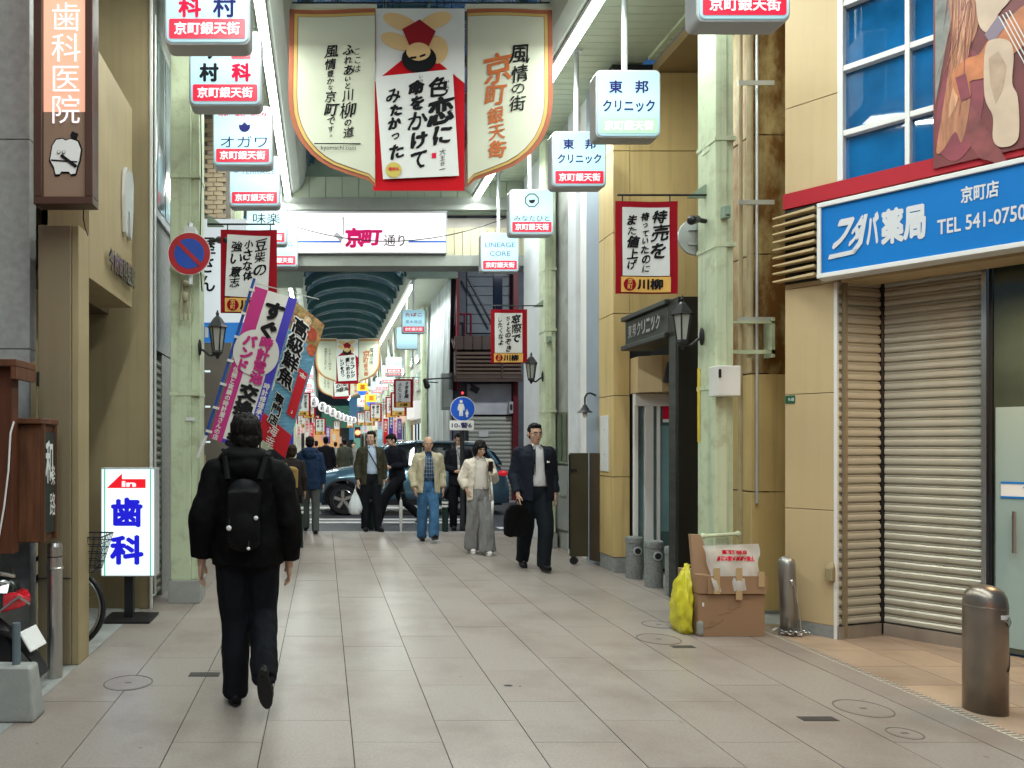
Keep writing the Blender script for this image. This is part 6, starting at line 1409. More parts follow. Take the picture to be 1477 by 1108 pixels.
# kerb bollards at the crossing
for px, py0, py1, lab in ((535.5, 712, 764, 'dark green kerb post with pale bands in front of the man carrying a plastic bag'), (642, 720, 767, 'dark kerb post between the old man and the man with the lanyard'), (432, 727, 790, 'dark post with a pale top at the left, behind the man in black')):
    d = F * CH / (py1 - VY); c = P(px, py1, d); c.z = 0; h = (py1 - py0) * d / F
    t = thing('kerb_post', lab, 'bollard', tuple(c), 'dark posts at the crossing')
    obj('post', MB().lathe(c, [(.055, 0), (.055, h - .03), (.04, h), (.001, h + .005)], 20), mat('post green black', (0.010, 0.028, 0.024), 0.3), t)
    obj('band', MB().lathe(c, [(.056, h - .14), (.058, h - .13), (.058, h - .11), (.056, h - .10)], 20), M_paper, t); obj('band', MB().lathe(c, [(.056, h - .08), (.058, h - .07), (.058, h - .05), (.056, h - .04)], 20), M_paper, t)

# ------------------------------------------------------------------ car crossing in front of the far arcade
M_car = mat('steel blue car paint', (0.10, 0.20, 0.27), 0.25, metal=0.45, var=0.03, coat=1.0)
M_cgl = mat('car glass', (0.012, 0.016, 0.018), 0.03, spec=0.9)
car = thing('parked_car', 'steel blue compact sport utility car crossing behind the pedestrians, facing left', 'car', (1.9, 16.95, -.012))
cx0, cy, cw = -.20, 16.92, .90
def zlow(x):
    z = .24
    for wx_ in (.62, 3.22):
        q = .42 ** 2 - (x - wx_) ** 2
        if q > 0: z = max(z, .33 + math.sqrt(q))
    return z
def ip(tab, x):
    for (a, b), (c, d) in zip(tab, tab[1:]):
        if x <= c: return b + (d - b) * max(0, x - a) / (c - a)
    return tab[-1][1]
top = [(0, .62), (.05, .78), (.18, .90), (.5, .98), (.95, 1.04), (1.25, 1.08), (2.4, 1.10), (3.7, 1.12), (4.0, 1.10), (4.14, 1.0), (4.24, .80), (4.28, .66)]
wid = [(0, .55), (.06, .72), (.2, .82), (.5, .88), (1.2, .90), (3.3, .90), (3.8, .87), (4.1, .80), (4.28, .66)]
stn = sorted(set([0, .03, .08, .14] + [.2 + .05 * i for i in range(17)] + [1.1 + .2 * i for i in range(9)] + [2.8 + .05 * i for i in range(18)] + [3.7, 3.85, 4.0, 4.1, 4.17, 4.23, 4.28]))
rings = []
for x in stn:
    w, tp, zl = ip(wid, x), ip(top, x), zlow(x)
    zl = min(zl, tp - .12)
    half = [(w * .90, zl), (w * .985, zl + .02), (w, max(zl + .04, .62 if tp > .8 else tp * .8)), (w * .97, max(zl + .06, tp - .16)), (w * .90, max(zl + .08, tp - .05)), (w * .70, tp), (w * .3, tp + .015)]
    rings.append([V((cx0 + x, cy - a, b)) for a, b in half] + [V((cx0 + x, cy + a, b)) for a, b in half[::-1]])
obj('body', MB().loft(rings), M_car, car, smooth=True)
obj('underbody', MB().box(cx0 + .15, cx0 + 4.1, cy - .72, cy + .72, .20, .60), M_black, car)
# greenhouse
gr = []
for x, zb_, zt_, wb_, wt_ in ((.98, 1.03, 1.05, .80, .79), (1.35, 1.06, 1.33, .84, .72), (1.75, 1.08, 1.52, .85, .66), (2.3, 1.08, 1.575, .85, .64), (3.0, 1.08, 1.565, .85, .64), (3.6, 1.08, 1.50, .84, .63), (3.95, 1.09, 1.36, .80, .64), (4.10, 1.08, 1.14, .76, .68)):
    gr.append([V((cx0 + x, cy - wb_, zb_)), V((cx0 + x, cy - wt_, zt_)), V((cx0 + x, cy + wt_, zt_)), V((cx0 + x, cy + wb_, zb_))])
obj('window', MB().loft(gr), M_cgl, car)
rr_ = []
for x, z, w in ((1.62, 1.47, .69), (1.8, 1.545, .67), (2.3, 1.60, .66), (3.0, 1.59, .66), (3.62, 1.53, .65), (3.85, 1.46, .64)):
    rr_.append([V((cx0 + x, cy - w - .015, z - .035)), V((cx0 + x, cy - w * .9, z + .005)), V((cx0 + x, cy, z + .02)), V((cx0 + x, cy + w * .9, z + .005)), V((cx0 + x, cy + w + .015, z - .035))])
obj('roof', MB().loft(rr_), M_car, car, smooth=True)
for s in (-1, 1):
    for (xa, za, wa), (xb, zb2, wb2), r_ in (((1.0, 1.06, .80), (1.72, 1.54, .67), .022), ((2.18, 1.08, .855), (2.22, 1.57, .65), .028), ((3.02, 1.08, .855), (3.1, 1.565, .65), .028), ((3.98, 1.10, .79), (3.7, 1.52, .65), .045)):
        obj('pillar', MB().tube((cx0 + xa, cy + s * wa, za), (cx0 + xb, cy + s * wb2, zb2), r_), M_black if r_ == .028 else M_car, car)
    obj('roof_rail', MB().tube((cx0 + 1.8, cy + s * .63, 1.62), (cx0 + 3.55, cy + s * .62, 1.58), .014), M_steel, car)
    obj('door_handle', MB().box(cx0 + 2.05, cx0 + 2.2, cy + s * .915 - .012, cy + s * .915 + .012, .90, .93), M_car, car, bevel=.004); obj('door_handle', MB().box(cx0 + 2.9, cx0 + 3.05, cy + s * .915 - .012, cy + s * .915 + .012, .91, .94), M_car, car, bevel=.004)
    obj('mirror', MB().ell((cx0 + 1.5, cy + s * .98, 1.12), (.07, .10, .07)), M_car, car, smooth=True)
    obj('headlight', MB().ell((cx0 + .16, cy + s * .70, .77), (.12, .12, .06)), mat('headlight', (.6, .62, .65), .1, coat=1), car, smooth=True)
    obj('tail_light', MB().ell((cx0 + 4.10, cy + s * .72, .90), (.14, .14, .065)), emit('tail light', (.6, .01, .02), .5), car, smooth=True)
    obj('sill_trim', MB().box(cx0 + 1.1, cx0 + 2.75, cy + s * .885 - .02, cy + s * .885 + .02, .22, .34), M_black, car)
    for xs_ in (1.18, 2.18, 3.02): obj('door_gap', MB().box(cx0 + xs_, cx0 + xs_ + .008, cy + s * .9 - .006, cy + s * .9 + .003, .36, 1.04), M_black, car)
    for wx_ in (.62, 3.22):
        c = V((cx0 + wx_, cy + s * .80, .325))
        arc = [c + V((.425 * math.cos(a), s * .085, .425 * math.sin(a) + .005)) for a in [PI * i / 14 for i in range(15)]]
        obj('wheel_arch', MB().path(arc, .022), M_black, car)
        w = obj('wheel', MB().lathe(c, [(.20, -.10), (.30, -.105), (.335, -.07), (.337, .07), (.30, .105), (.20, .10)], 36, (X, Z, Y), caps=False), M_black, car)
        mr = MB().lathe(c, [(.205, .095), (.225, .10), (.215, .11)], 30, (X, Z, Y * s), caps=False)
        for q in range(5):
            a = 2 * PI * q / 5 + .3; e = X * math.cos(a) + Z * math.sin(a); f_ = X * -math.sin(a) + Z * math.cos(a)
            mr.obox(c + e * .12 + Y * s * .092, e * .10, Y * .008, f_ * .022); mr.obox(c + e * .14 + f_ * .035 + Y * s * .090, e * .08, Y * .006, f_ * .012)
        mr.lathe(c, [(.045, .09), (.045, .108), (.001, .11)], 20, (X, Z, Y * s))
        obj('rim', mr, M_steel, w); obj('brake_disc', MB().lathe(c, [(.20, .05), (.20, .056), (.001, .056)], 24, (X, Z, Y * s)), M_dark, w)
obj('grille', MB().box(cx0 - .02, cx0 + .03, cy - .4, cy + .4, .45, .70), M_black, car); obj('bumper_trim', MB().box(cx0 + .0, cx0 + .1, cy - .6, cy + .6, .26, .36), M_black, car)
car.name = 'passing_car'
# ================================================================== PEOPLE
TMP = bpy.data.scenes.new('tmp')
def remesh(mb, vox, smooth=3, fac=0.5):
    me = bpy.data.meshes.new('r'); me.from_pydata([tuple(v) for v in mb.v], [], mb.f)
    o = bpy.data.objects.new('r', me); TMP.collection.objects.link(o)
    r = o.modifiers.new('r', 'REMESH'); r.mode = 'VOXEL'; r.voxel_size = vox; r.adaptivity = 0
    s = o.modifiers.new('s', 'SMOOTH'); s.iterations = smooth; s.factor = fac
    vl = TMP.view_layers[0]; vl.update(); dg = vl.depsgraph
    out = bpy.data.meshes.new_from_object(o.evaluated_get(dg), depsgraph=dg)
    bpy.data.objects.remove(o); bpy.data.meshes.remove(me)
    vs = [v.co.copy() for v in out.vertices]; fs = [tuple(p.vertices) for p in out.polygons]
    bpy.data.meshes.remove(out)
    return vs, fs
def folds(vs, amp, sc, seed, stretch=(1, 1, .45)):
    out = []
    for v in vs:
        q = V((v.x * sc * stretch[0] + seed, v.y * sc * stretch[1], v.z * sc * stretch[2]))
        out.append(v + noise.noise_vector(q) * amp + noise.noise_vector(q * 2.7) * amp * .4)
    return out
def cut(vs, fs, pred):
    bad = [pred(v) for v in vs]
    fs2 = [f for f in fs if not any(bad[i] for i in f)]
    used = sorted({i for f in fs2 for i in f}); mp = {j: i for i, j in enumerate(used)}
    return [vs[i] for i in used], [tuple(mp[i] for i in f) for f in fs2]

SKIN = mat('skin', (0.52, 0.33, 0.235), 0.5, var=0.05, scale=9)
SKIN2 = mat('older skin', (0.45, 0.27, 0.18), 0.5, var=0.06, scale=9)
HAIR = mat('black hair', (0.006, 0.005, 0.005), 0.6, var=0.3, scale=50, bump=0.5, bscale=70, stretch=(1, 1, .3), spec=.15)
def hand(mb, w, d, n, side, s=1.0, curl=.35, r=.0085):
    """palm and five fingers; w wrist, d direction, n palm normal, side towards the thumb"""
    d, n, side = d.normalized(), n.normalized(), side.normalized()
    mb.cap(w - d * .02, w + d * .02, .026 * s, .026 * s)
    mb.ell(w + d * .055 * s, (side * .040 * s, n * .017 * s, d * .050 * s), 14, 9)
    for k, (L, off) in enumerate(((.070, .030), (.078, .011), (.074, -.009), (.058, -.028))):
        p = w + d * .085 * s + side * off * s; a = curl * (1 + .12 * k)
        q = d
        for f in (.46, .31, .23):
            p2 = p + q * L * f * s; mb.cap(p, p2, r * s, r * s * .9, 8); p = p2
            q = (q * math.cos(a) + n * math.sin(a)).normalized()
    p = w + d * .03 * s + side * .030 * s; q = (d * .75 + side * .6 + n * .25).normalized()
    p2 = p + q * .040 * s; mb.cap(p, p2, .011 * s, .010 * s, 8); q = (d * .95 + side * .15 + n * .2).normalized(); mb.cap(p2, p2 + q * .032 * s, .0095 * s, .008 * s, 8)

def person(label, loc, yaw, h, pose, wear, det=1, group=None):
    """pose: joints in a standing figure 1.72 m tall facing -Y; wear: clothes"""
    sc = h / 1.72; ca, sa = math.cos(yaw), math.sin(yaw); loc = V(loc)
    def Wd(v): v = V(v) * sc; return V((v.x * ca - v.y * sa, v.x * sa + v.y * ca, v.z)) + loc
    J = dict(pel=(0, 0, .93), chest=(0, 0, 1.28), neck=(0, .01, 1.45), head=(0, -.015, 1.60), headyaw=0.0, headpitch=0.0,
             shL=(.168, .01, 1.385), elL=(.225, .03, 1.13), wrL=(.235, -.03, .88), shR=(-.168, .01, 1.385), elR=(-.225, .03, 1.13), wrR=(-.235, -.03, .88),
             hpL=(.085, 0, .90), knL=(.10, -.02, .50), anL=(.10, .02, .085), hpR=(-.085, 0, .90), knR=(-.10, -.02, .50), anR=(-.10, .02, .085),
             ftL=(.02, -1, -.05), ftR=(-.02, -1, -.05), dirL=None, dirR=None, curl=.4)
    J.update(pose); 
    for k, v in list(J.items()):
        if isinstance(v, tuple): J[k] = V(v)
    root = thing('person', label, 'person', loc, group)
    b = wear.get('bulk', 1.0); vox = wear.get('vox', .010 if det else .016)
    def emit_(name, vs, fs, m, smooth=True):
        mb = MB(); mb.v = [Wd(v) for v in vs]; mb.f = fs; return obj(name, mb, m, root, smooth=smooth)
    lean = (J['neck'] - J['pel']) / (J['neck'].z - J['pel'].z)
    def spine(z): return J['pel'] + lean * (z - J['pel'].z)
    def torso(mb, prof, n=24):
        rings = []
        for z, rx, ry in prof:
            c = spine(z); rings.append([V((c.x + rx * math.cos(a), c.y + ry * math.sin(a), z)) for a in [2 * PI * i / n for i in range(n)]])
        mb.loft(rings)
    # ---- body, one continuous surface
    mb = MB()
    H = J['head']; hy, hp = J['headyaw'], J['headpitch']
    fx = V((math.cos(hy), math.sin(hy), 0)); fy = V((-math.sin(hy) * math.cos(hp), math.cos(hy) * math.cos(hp), math.sin(hp))); fz = fx.cross(fy)
    hd = lambda x, y, z: H + fx * x + fy * y + fz * z
    he = lambda c, r: mb.ell(hd(*c), (fx * r[0], fy * r[1], fz * r[2]), 18, 12)
    he((0, .012, .03), (.074, .092, .092)); he((0, -.020, -.035), (.060, .066, .075)); he((0, -.045, -.085), (.034, .036, .026)); he((0, -.062, .0), (.052, .022, .045))
    he((0, -.072, .030), (.050, .016, .012)); he((0, -.094, -.012), (.010, .014, .022)); he((0, -.100, -.024), (.015, .012, .009)); he((.040, -.060, -.028), (.022, .022, .022)); he((-.040, -.060, -.028), (.022, .022, .022))
    he((0, -.078, -.060), (.024, .014, .014))
    for s in (-1, 1): he((s * .076, .012, -.005), (.010, .020, .032))
    mb.cap(J['neck'] - Z * .06, hd(0, .010, -.07), .058, .052, 14)
    torso(mb, [(.86, .13, .09), (.95, .145, .10), (1.10, .125, .09), (1.28, .145, .10), (1.38, .15, .085), (1.44, .07, .06)])
    for s in 'LR':
        mb.cap(J['hp' + s], J['kn' + s], .075, .050); mb.cap(J['kn' + s], J['an' + s], .048, .034)
        mb.cap(J['sh' + s], J['el' + s], .045, .036); mb.cap(J['el' + s], J['wr' + s], .036, .024)
        mb.cap(J['an' + s], J['an' + s] + J['ft' + s].normalized() * .10 - Z * .05, .032, .018)
        d = J['dir' + s] or (J['wr' + s] - J['el' + s]); sg = 1 if s == 'L' else -1
        nrm = J.get('palm' + s) or V((-sg, .15, 0)); nrm = (nrm - d.normalized() * nrm.dot(d.normalized())).normalized()
        sd = J.get('thumb' + s) or V((0, -1, 0)); sd = (sd - d.normalized() * sd.dot(d.normalized())); sd = (sd - nrm * sd.dot(nrm)).normalized()
        hand(mb, J['wr' + s], d, nrm, sd, 1.0, J['curl'])
    vs, fs = remesh(mb, .0065 if det else .013, 2, .4)
    emit_('body', vs, fs, wear.get('skin', SKIN))
    # ---- face
    if det and wear.get('face', True):
        for s in (-1, 1):
            e = MB().ell(hd(s * .031, -.0835, .004), (fx * .0125, fy * .006, fz * .0055)); 
            ey = obj('eye', MB(), M_white, root) if False else None
            emit_('eye', e.v, e.f, M_white); e = MB().ell(hd(s * .031, -.0885, .004), (fx * .0058, fy * .003, fz * .0055)); emit_('iris', e.v, e.f, M_ink)
            e = MB().path([hd(s * .014, -.0905, .021), hd(s * .030, -.0895, .027), hd(s * .050, -.078, .020)], .0048, 6); emit_('eyebrow', e.v, e.f, wear.get('hairm', HAIR))
        e = MB().ell(hd(0, -.0925, -.058), (fx * .022, fy * .005, fz * .0045)); emit_('mouth', e.v, e.f, mat('lips', (0.22, 0.07, 0.055), .5))
    if wear.get('glasses'):
        e = MB()
        for s in (-1, 1):
            cyc = [hd(s * .032 + .023 * math.cos(a), -.099, .003 + .015 * math.sin(a)) for a in [2 * PI * i / 14 for i in range(15)]]
            e.path(cyc, .0016, 5); e.tube(hd(s * .055, -.098, .006), hd(s * .078, .01, .004), .0016, n=5)
        e.tube(hd(-.009, -.100, .005), hd(.009, -.100, .005), .0016, n=5); emit_('glasses', e.v, e.f, M_black)
    # ---- hair
    hs = wear.get('hair', 'short')
    mb = MB()
    if hs == 'short':
        he2 = lambda c, r: mb.ell(hd(*c), (fx * r[0], fy * r[1], fz * r[2]), 18, 12)
        he2((0, .024, .048), (.080, .092, .086)); he2((0, .045, .0), (.072, .068, .075)); he2((0, -.035, .090), (.058, .045, .034))
        for s in (-1, 1): he2((s * .066, .005, .035), (.014, .035, .038))
    elif hs == 'bob':
        he2 = lambda c, r: mb.ell(hd(*c), (fx * r[0], fy * r[1], fz * r[2]), 18, 12)
        he2((0, .020, .045), (.092, .100, .092)); he2((0, .050, -.02), (.094, .070, .115))
        for s in (-1, 1): he2((s * .078, -.012, -.020), (.024, .050, .095)); he2((s * .040, -.070, .062), (.036, .026, .026))
    elif hs == 'thin':
        he2 = lambda c, r: mb.ell(hd(*c), (fx * r[0], fy * r[1], fz * r[2]), 18, 12)
        he2((0, .045, .005), (.076, .068, .060))
        for s in (-1, 1): he2((s * .070, .010, .020), (.010, .034, .028))
    elif hs == 'shaggy':
        he2 = lambda c, r: mb.ell(hd(*c), (fx * r[0], fy * r[1], fz * r[2]), 18, 12)
        he2((0, .018, .045), (.092, .104, .092)); he2((0, .045, -.03), (.082, .072, .085)); he2((0, -.05, .075), (.070, .05, .040))
        for s in (-1, 1): he2((s * .078, .005, .0), (.018, .045, .055))
    vs, fs = remesh(mb, .006 if det else .012, 2)
    emit_('hair', folds(vs, .009, 50, 3, (1, 1, .35)), fs, wear.get('hairm', HAIR))
    # ---- trousers
    tr = wear['trousers']; mb = MB(); k0, k1, k2 = tr.get('r', (.100, .076, .066))
    torso(mb, [(.825, .125 * b, .088 * b), (.865, .158 * b, .104 * b), (.91, .166 * b, .114 * b), (1.0, .150 * b, .105 * b), (1.04, .145 * b, .10 * b)])
    for s in 'LR':
        a_, k_, h_ = J['an' + s], J['kn' + s], J['hp' + s]; e_ = a_ - Z * .032 + (k_ - a_).normalized() * .0
        mb.cap(h_ - Z * .03, k_, k0 * b, k1 * b, 16); mb.tube(k_, e_, k1 * b, k2 * b, 16); mb.ell(k_, (k1 * b,) * 3, 14, 9); mb.ell(e_, (k2 * b, k2 * b, .03), 14, 7)
    vs, fs = remesh(mb, vox, 3); tro = emit_('trousers', folds(vs, tr.get('fold', .008) * 1.1, 15, 11, (1, 1, .28)), fs, tr['m'])
    if wear.get('belt'):
        mb = MB(); rings = []
        for z in (1.0, 1.035): rings.append([spine(z) + V((.153 * b * math.cos(a), .108 * b * math.sin(a), z - spine(z).z)) for a in [2 * PI * i / 30 for i in range(30)]])
        mb.loft(rings); emit_('belt', mb.v, mb.f, M_black)
    # ---- shirt or sweater below
    if 'shirt' in wear:
        mb = MB(); torso(mb, [(.985, .147 * b, .112 * b), (1.05, .155 * b, .120 * b), (1.20, .158 * b, .120 * b), (1.32, .165 * b, .115 * b), (1.40, .15 * b, .098 * b), (1.455, .075, .072), (1.475, .062, .062)])
        if wear.get('shirt_sleeve'):
            for s in 'LR': mb.cap(J['sh' + s], J['el' + s], .062, .052); mb.cap(J['el' + s], J['wr' + s] + (J['el' + s] - J['wr' + s]).normalized() * .03, .052, .040)
        vs, fs = remesh(mb, vox, 2); emit_('shirt', folds(vs, .005, 14, 5), fs, wear['shirt'])
        for s in (-1, 1):
            e = MB().prism([spine(1.47) + V((s * .008, -.070, 0)), spine(1.47) + V((s * .052, -.048, .018)), spine(1.43) + V((s * .050, -.082, -.005))], (0, -.006, 0)); emit_('collar', e.v, e.f, wear['shirt'])
    # ---- jacket
    jk = wear.get('jacket')
    if jk:
        z0 = jk.get('hem', .80); jb = jk.get('b', 1.0) * b; sl = jk.get('sleeve', (.066, .058, .049)); mb = MB()
        torso(mb, [(z0, .190 * jb, .138 * jb), (z0 + .10, .188 * jb, .140 * jb), (1.05, .178 * jb, .134 * jb), (1.22, .188 * jb, .138 * jb), (1.34, .195 * jb, .130 * jb), (1.41, .165 * jb, .108 * jb), (1.455, .095, .085), (1.475, .078, .076)])
        for s in 'LR':
            w_ = J['wr' + s] + (J['el' + s] - J['wr' + s]).normalized() * jk.get('cuff', .015)
            mb.cap(J['sh' + s] - Z * .005, J['el' + s], sl[0], sl[1], 14); mb.tube(J['el' + s], w_, sl[1], sl[2], 14); mb.ell(J['el' + s], (sl[1],) * 3)
            mb.cap(spine(1.425), J['sh' + s] - Z * .006, .058, sl[0] * .86)
        if jk.get('hood'):
            hc = J['neck'] + V((0, .055, .005)); mb.ell(hc, (.150, .105, .075)); mb.ell(hc + V((0, .03, -.06)), (.13, .09, .09))
            for s in (-1, 1): mb.ell(J['neck'] + V((s * .10, -.02, -.01)), (.06, .09, .05))
        vs, fs = remesh(mb, vox, 3)
        vs = folds(vs, jk.get('fold', .012), jk.get('fs', 13), 21, jk.get('st', (1, 1, .6)))
        if jk.get('open'):
            g0, g1 = jk['open']; zc = jk.get('close', z0)
            def pred(v):
                c = spine(v.z); x = v.x - c.x
                if v.y > c.y - .03 or v.z > 1.53: return False
                return abs(x - jk.get('shift', 0)) < (g0 + (g1 - g0) * min(1, max(0, (v.z - z0) / (1.45 - z0))))
            vs, fs = cut(vs, fs, pred)
        o = emit_('jacket', vs, fs, jk['m'])
        so = o.modifiers.new('cloth_thickness', 'SOLIDIFY'); so.thickness = .006; so.offset = 1
    # ---- shoes
    for s in 'LR':
        a_ = J['an' + s]; f = J['ft' + s].normalized(); up = J.get('fu' + s) or Z; up = (up - f * up.dot(f)).normalized(); sd = f.cross(up)
        mb = MB(); base = a_ - up * .045
        mb.ell(base - f * .035, (sd * .036, f * .045, up * .042)); mb.ell(base + f * .07, (sd * .046, f * .10, up * .032)); mb.ell(base + f * .02 + up * .03, (sd * .036, f * .055, up * .045)); mb.obox(base + f * .045 - up * .022, f * .11, sd * .030, up * .012)
        vs, fs = remesh(mb, .006 if det else .012, 2, .4); sh = emit_('shoe', vs, fs, wear['shoes'])
        so_ = MB(); n = 22
        ol = [(base + f * (.045 + .128 * math.cos(q)) + sd * (.040 + .008 * math.cos(q)) * math.sin(q) - up * .040) for q in [2 * PI * i / n for i in range(n)]]
        so_.prism(ol, up * .016); mb2 = MB(); mb2.v = [Wd(v) for v in so_.v]; mb2.f = so_.f; obj('sole', mb2, wear.get('sole', M_black), sh)
    return root, Wd, J, emit_

def at(px, pyfeet):
    d = F * CH / (pyfeet - VY); return ((px - VX) * d / F, d, 0)
C = lambda n, c, r=.7, **k: mat(n, c, max(r, .3), **{'spec': .12, **k})
blackcloth = C('black nylon', (0.0035, 0.0035, 0.004), .7, var=.3, scale=5, bump=.3, bscale=18, spec=.08)
blacktr = C('black trousers', (0.006, 0.007, 0.010), .8, var=.25, scale=6, bump=.1, bscale=120)
# --- man in black walking away, near left
p, Wd, J, E_ = person('person in a black padded jacket walking away with a small black backpack', (-.455, 4.42, 0), PI, 1.715,
    dict(pel=(0, 0, .93), neck=(.015, -.01, 1.445), head=(.010, -.030, 1.590), headpitch=-.05,
         shL=(.185, .01, 1.37), elL=(.255, .05, 1.10), wrL=(.275, -.0, .835), shR=(-.185, .01, 1.37), elR=(-.25, .03, 1.08), wrR=(-.245, -.06, .82),
         hpR=(-.09, 0, .90), knR=(-.088, -.04, .52), anR=(-.125, .30, .255), ftR=(-.12, -.30, -1.0), fuR=(0, -1, .3),
         hpL=(.09, 0, .90), knL=(.075, -.02, .49), anL=(.068, .04, .085), ftL=(.14, -1, 0), curl=.45),
    dict(face=False, hair='shaggy', bulk=1.03, vox=.009, trousers=dict(m=blacktr, r=(.108, .084, .074), fold=.010),
         jacket=dict(m=blackcloth, hem=.82, b=1.07, sleeve=(.078, .080, .062), hood=True, fold=.015, fs=8, st=(1, 1, .8), cuff=.03), shoes=C('black shoe', (.008, .008, .009), .4), sole=C('dark sole', (.02, .02, .021), .6)))
e = MB().obox(V((0, .235, 1.13)), (.090, 0, 0), (0, .035, 0), (0, 0, .14)).ell((0, .205, 1.25), (.105, .06, .09)).ell((0, .230, 1.06), (.10, .06, .13)).ell((0, .205, .98), (.10, .05, .06))
vs, fs = remesh(e, .010, 12)
e2 = MB(); e2.v = [Wd(v) for v in folds(vs, .008, 8, 4)]; e2.f = fs
d_ = 4.25
bp = thing('backpack', 'small black backpack with pale charms worn by the walking person in black', 'backpack', tuple(Wd((0, .24, .95))))
obj('bag', e2, C('black pack cloth', (0.004, 0.004, 0.005), .6, bump=.2, bscale=60), bp, smooth=True)
for s in (-1, 1): obj('strap', MB().path([Wd((s * .09, .22, 1.33)), Wd((s * .12, .12, 1.46)), Wd((s * .13, .0, 1.48)), Wd((s * .13, -.12, 1.36))], .018), blackcloth, bp)
for x, z, r_ in ((.075, 1.065, .015), (-.075, 1.12, .013), (-.035, .95, .010)):
    q = Wd((x, .292 if x > -.05 else .275, z)); obj('charm', MB().ell(q, (r_, r_ * .7, r_)), M_paper, bp, smooth=True); obj('charm_cord', MB().tube(q, q + Z * .07 + Y * .03, .002), M_black, bp)
# --- man in dark suit, right
navy = C('navy suit', (0.010, 0.013, 0.022), .7, var=.2, scale=6, bump=.08, bscale=140); white_sh = C('white shirt', (.62, .63, .65), .6, var=.04)
p, Wd, J, E_ = person('person in a dark suit and glasses walking towards us with a black bag', at(771, 821), .06, 1.78,
    dict(head=(0, -.02, 1.60), headyaw=.05, headpitch=.03, shL=(.178, .01, 1.385), elL=(.235, .05, 1.12), wrL=(.235, -.02, .90), shR=(-.178, .01, 1.385), elR=(-.24, .04, 1.12), wrR=(-.235, -.10, .90), dirR=(.05, -.25, -1),
         knL=(.085, -.13, .52), anL=(.055, -.16, .10), ftL=(.05, -1, .05), knR=(-.085, .05, .50), anR=(-.085, .20, .11), ftR=(-.04, -1, -.30)),
    dict(glasses=True, bulk=1.10, belt=True, shirt=white_sh, trousers=dict(m=C('dark green black trousers', (0.009, 0.013, 0.017), .75, var=.15), r=(.108, .082, .070), fold=.010),
         jacket=dict(m=navy, hem=.82, b=1.06, open=(.085, .055), shift=.015, sleeve=(.072, .064, .054)), shoes=C('black leather', (.01, .01, .011), .25)))
q = MB().prism([V((.085, -.152, 1.265)), V((.130, -.145, 1.262)), V((.122, -.146, 1.285)), V((.108, -.15, 1.275)), V((.098, -.15, 1.290))], (0, -.006, 0)); E_('pocket_square', q.v, q.f, M_white)
for s in (-1, 1):
    q = MB().prism([V((s * .045 + .015, -.120, 1.45)), V((s * .105 + .012, -.135, 1.33)), V((s * .070 + .015, -.157, 1.26)), V((s * .058 + .015, -.158, 1.10))], (0, -.006, 0)); E_('lapel', q.v, q.f, navy)
bagv = MB().loft([[V((-.26 + a * w, -.14 + c * .05, z)) for a, c in ((-1, -1), (1, -1), (1, 1), (-1, 1))] for z, w in ((.40, .10), (.43, .15), (.60, .155), (.72, .12), (.775, .07))])
vs, fs = remesh(bagv, .010, 6); e2 = MB(); e2.v = [Wd(v) for v in folds(vs, .012, 7, 2)]; e2.f = fs
t = thing('shoulder_bag', 'soft black bag held low by the person in the dark suit', 'bag', tuple(Wd((-.26, -.14, .4)))); obj('bag', e2, blackcloth, t, smooth=True); obj('handle', MB().path([Wd((-.30, -.14, .75)), Wd((-.25, -.14, .84)), Wd((-.21, -.13, .75))], .008), M_black, t)
# --- woman with phone
p, Wd, J, E_ = person('person with black bob hair, cream knitwear and grey trousers looking at a phone', at(691, 799), .10, 1.58,
    dict(head=(0, -.05, 1.595), headpitch=.32, headyaw=.15, shL=(.165, .0, 1.38), elL=(.235, -.02, 1.14), wrL=(.125, -.20, 1.27), dirL=(-.35, -.30, .6), shR=(-.165, .0, 1.38), elR=(-.25, .05, 1.15), wrR=(-.20, -.02, .98), dirR=(.2, -.4, -.8),
         knL=(.085, -.10, .50), anL=(.080, -.14, .10), knR=(-.075, .04, .50), anR=(-.085, .12, .10), curl=.7, palmL=(.3, .6, .7)),
    dict(hair='bob', shirt=C('cream knit', (.60, .56, .50), .9, var=.06, bump=.2, bscale=60), trousers=dict(m=C('grey wide trousers', (.20, .20, .20), .8, var=.1), r=(.100, .108, .122), fold=.018),
         jacket=dict(m=C('cream cardigan', (.62, .57, .48), .9, var=.06, bump=.25, bscale=50), hem=.82, open=(.13, .075), sleeve=(.066, .068, .060), cuff=.03, fold=.015), shoes=C('white trainers', (.65, .64, .62), .5), sole=M_white))
e = MB().obox(Wd((.085, -.285, 1.335)), V((.036, .012, 0)), V((0, .004, -.002)), V((0, -.02, .070))); t = thing('mobile_phone', 'dark phone held up by the person with the bob', 'phone', tuple(Wd((.085, -.285, 1.335)))); obj('case', e, M_black, t, bevel=.003); obj('screen', MB().obox(Wd((.085, -.278, 1.335)), V((.031, .010, 0)), V((0, .001, 0)), V((0, -.018, .063))), emit('phone screen', (.5, .6, .7), .6), t)
e = MB().path([V((.11, -.15, 1.38)), V((.135, -.17, 1.1)), V((.16, -.17, .82)), V((.15, -.16, .55)), V((.17, -.14, .30))], .014, 6); e.obox(V((.155, -.165, .72)), (.02, 0, 0), (0, .004, 0), (0, 0, .09)); E_('hanging_belt', e.v, e.f, M_paper)
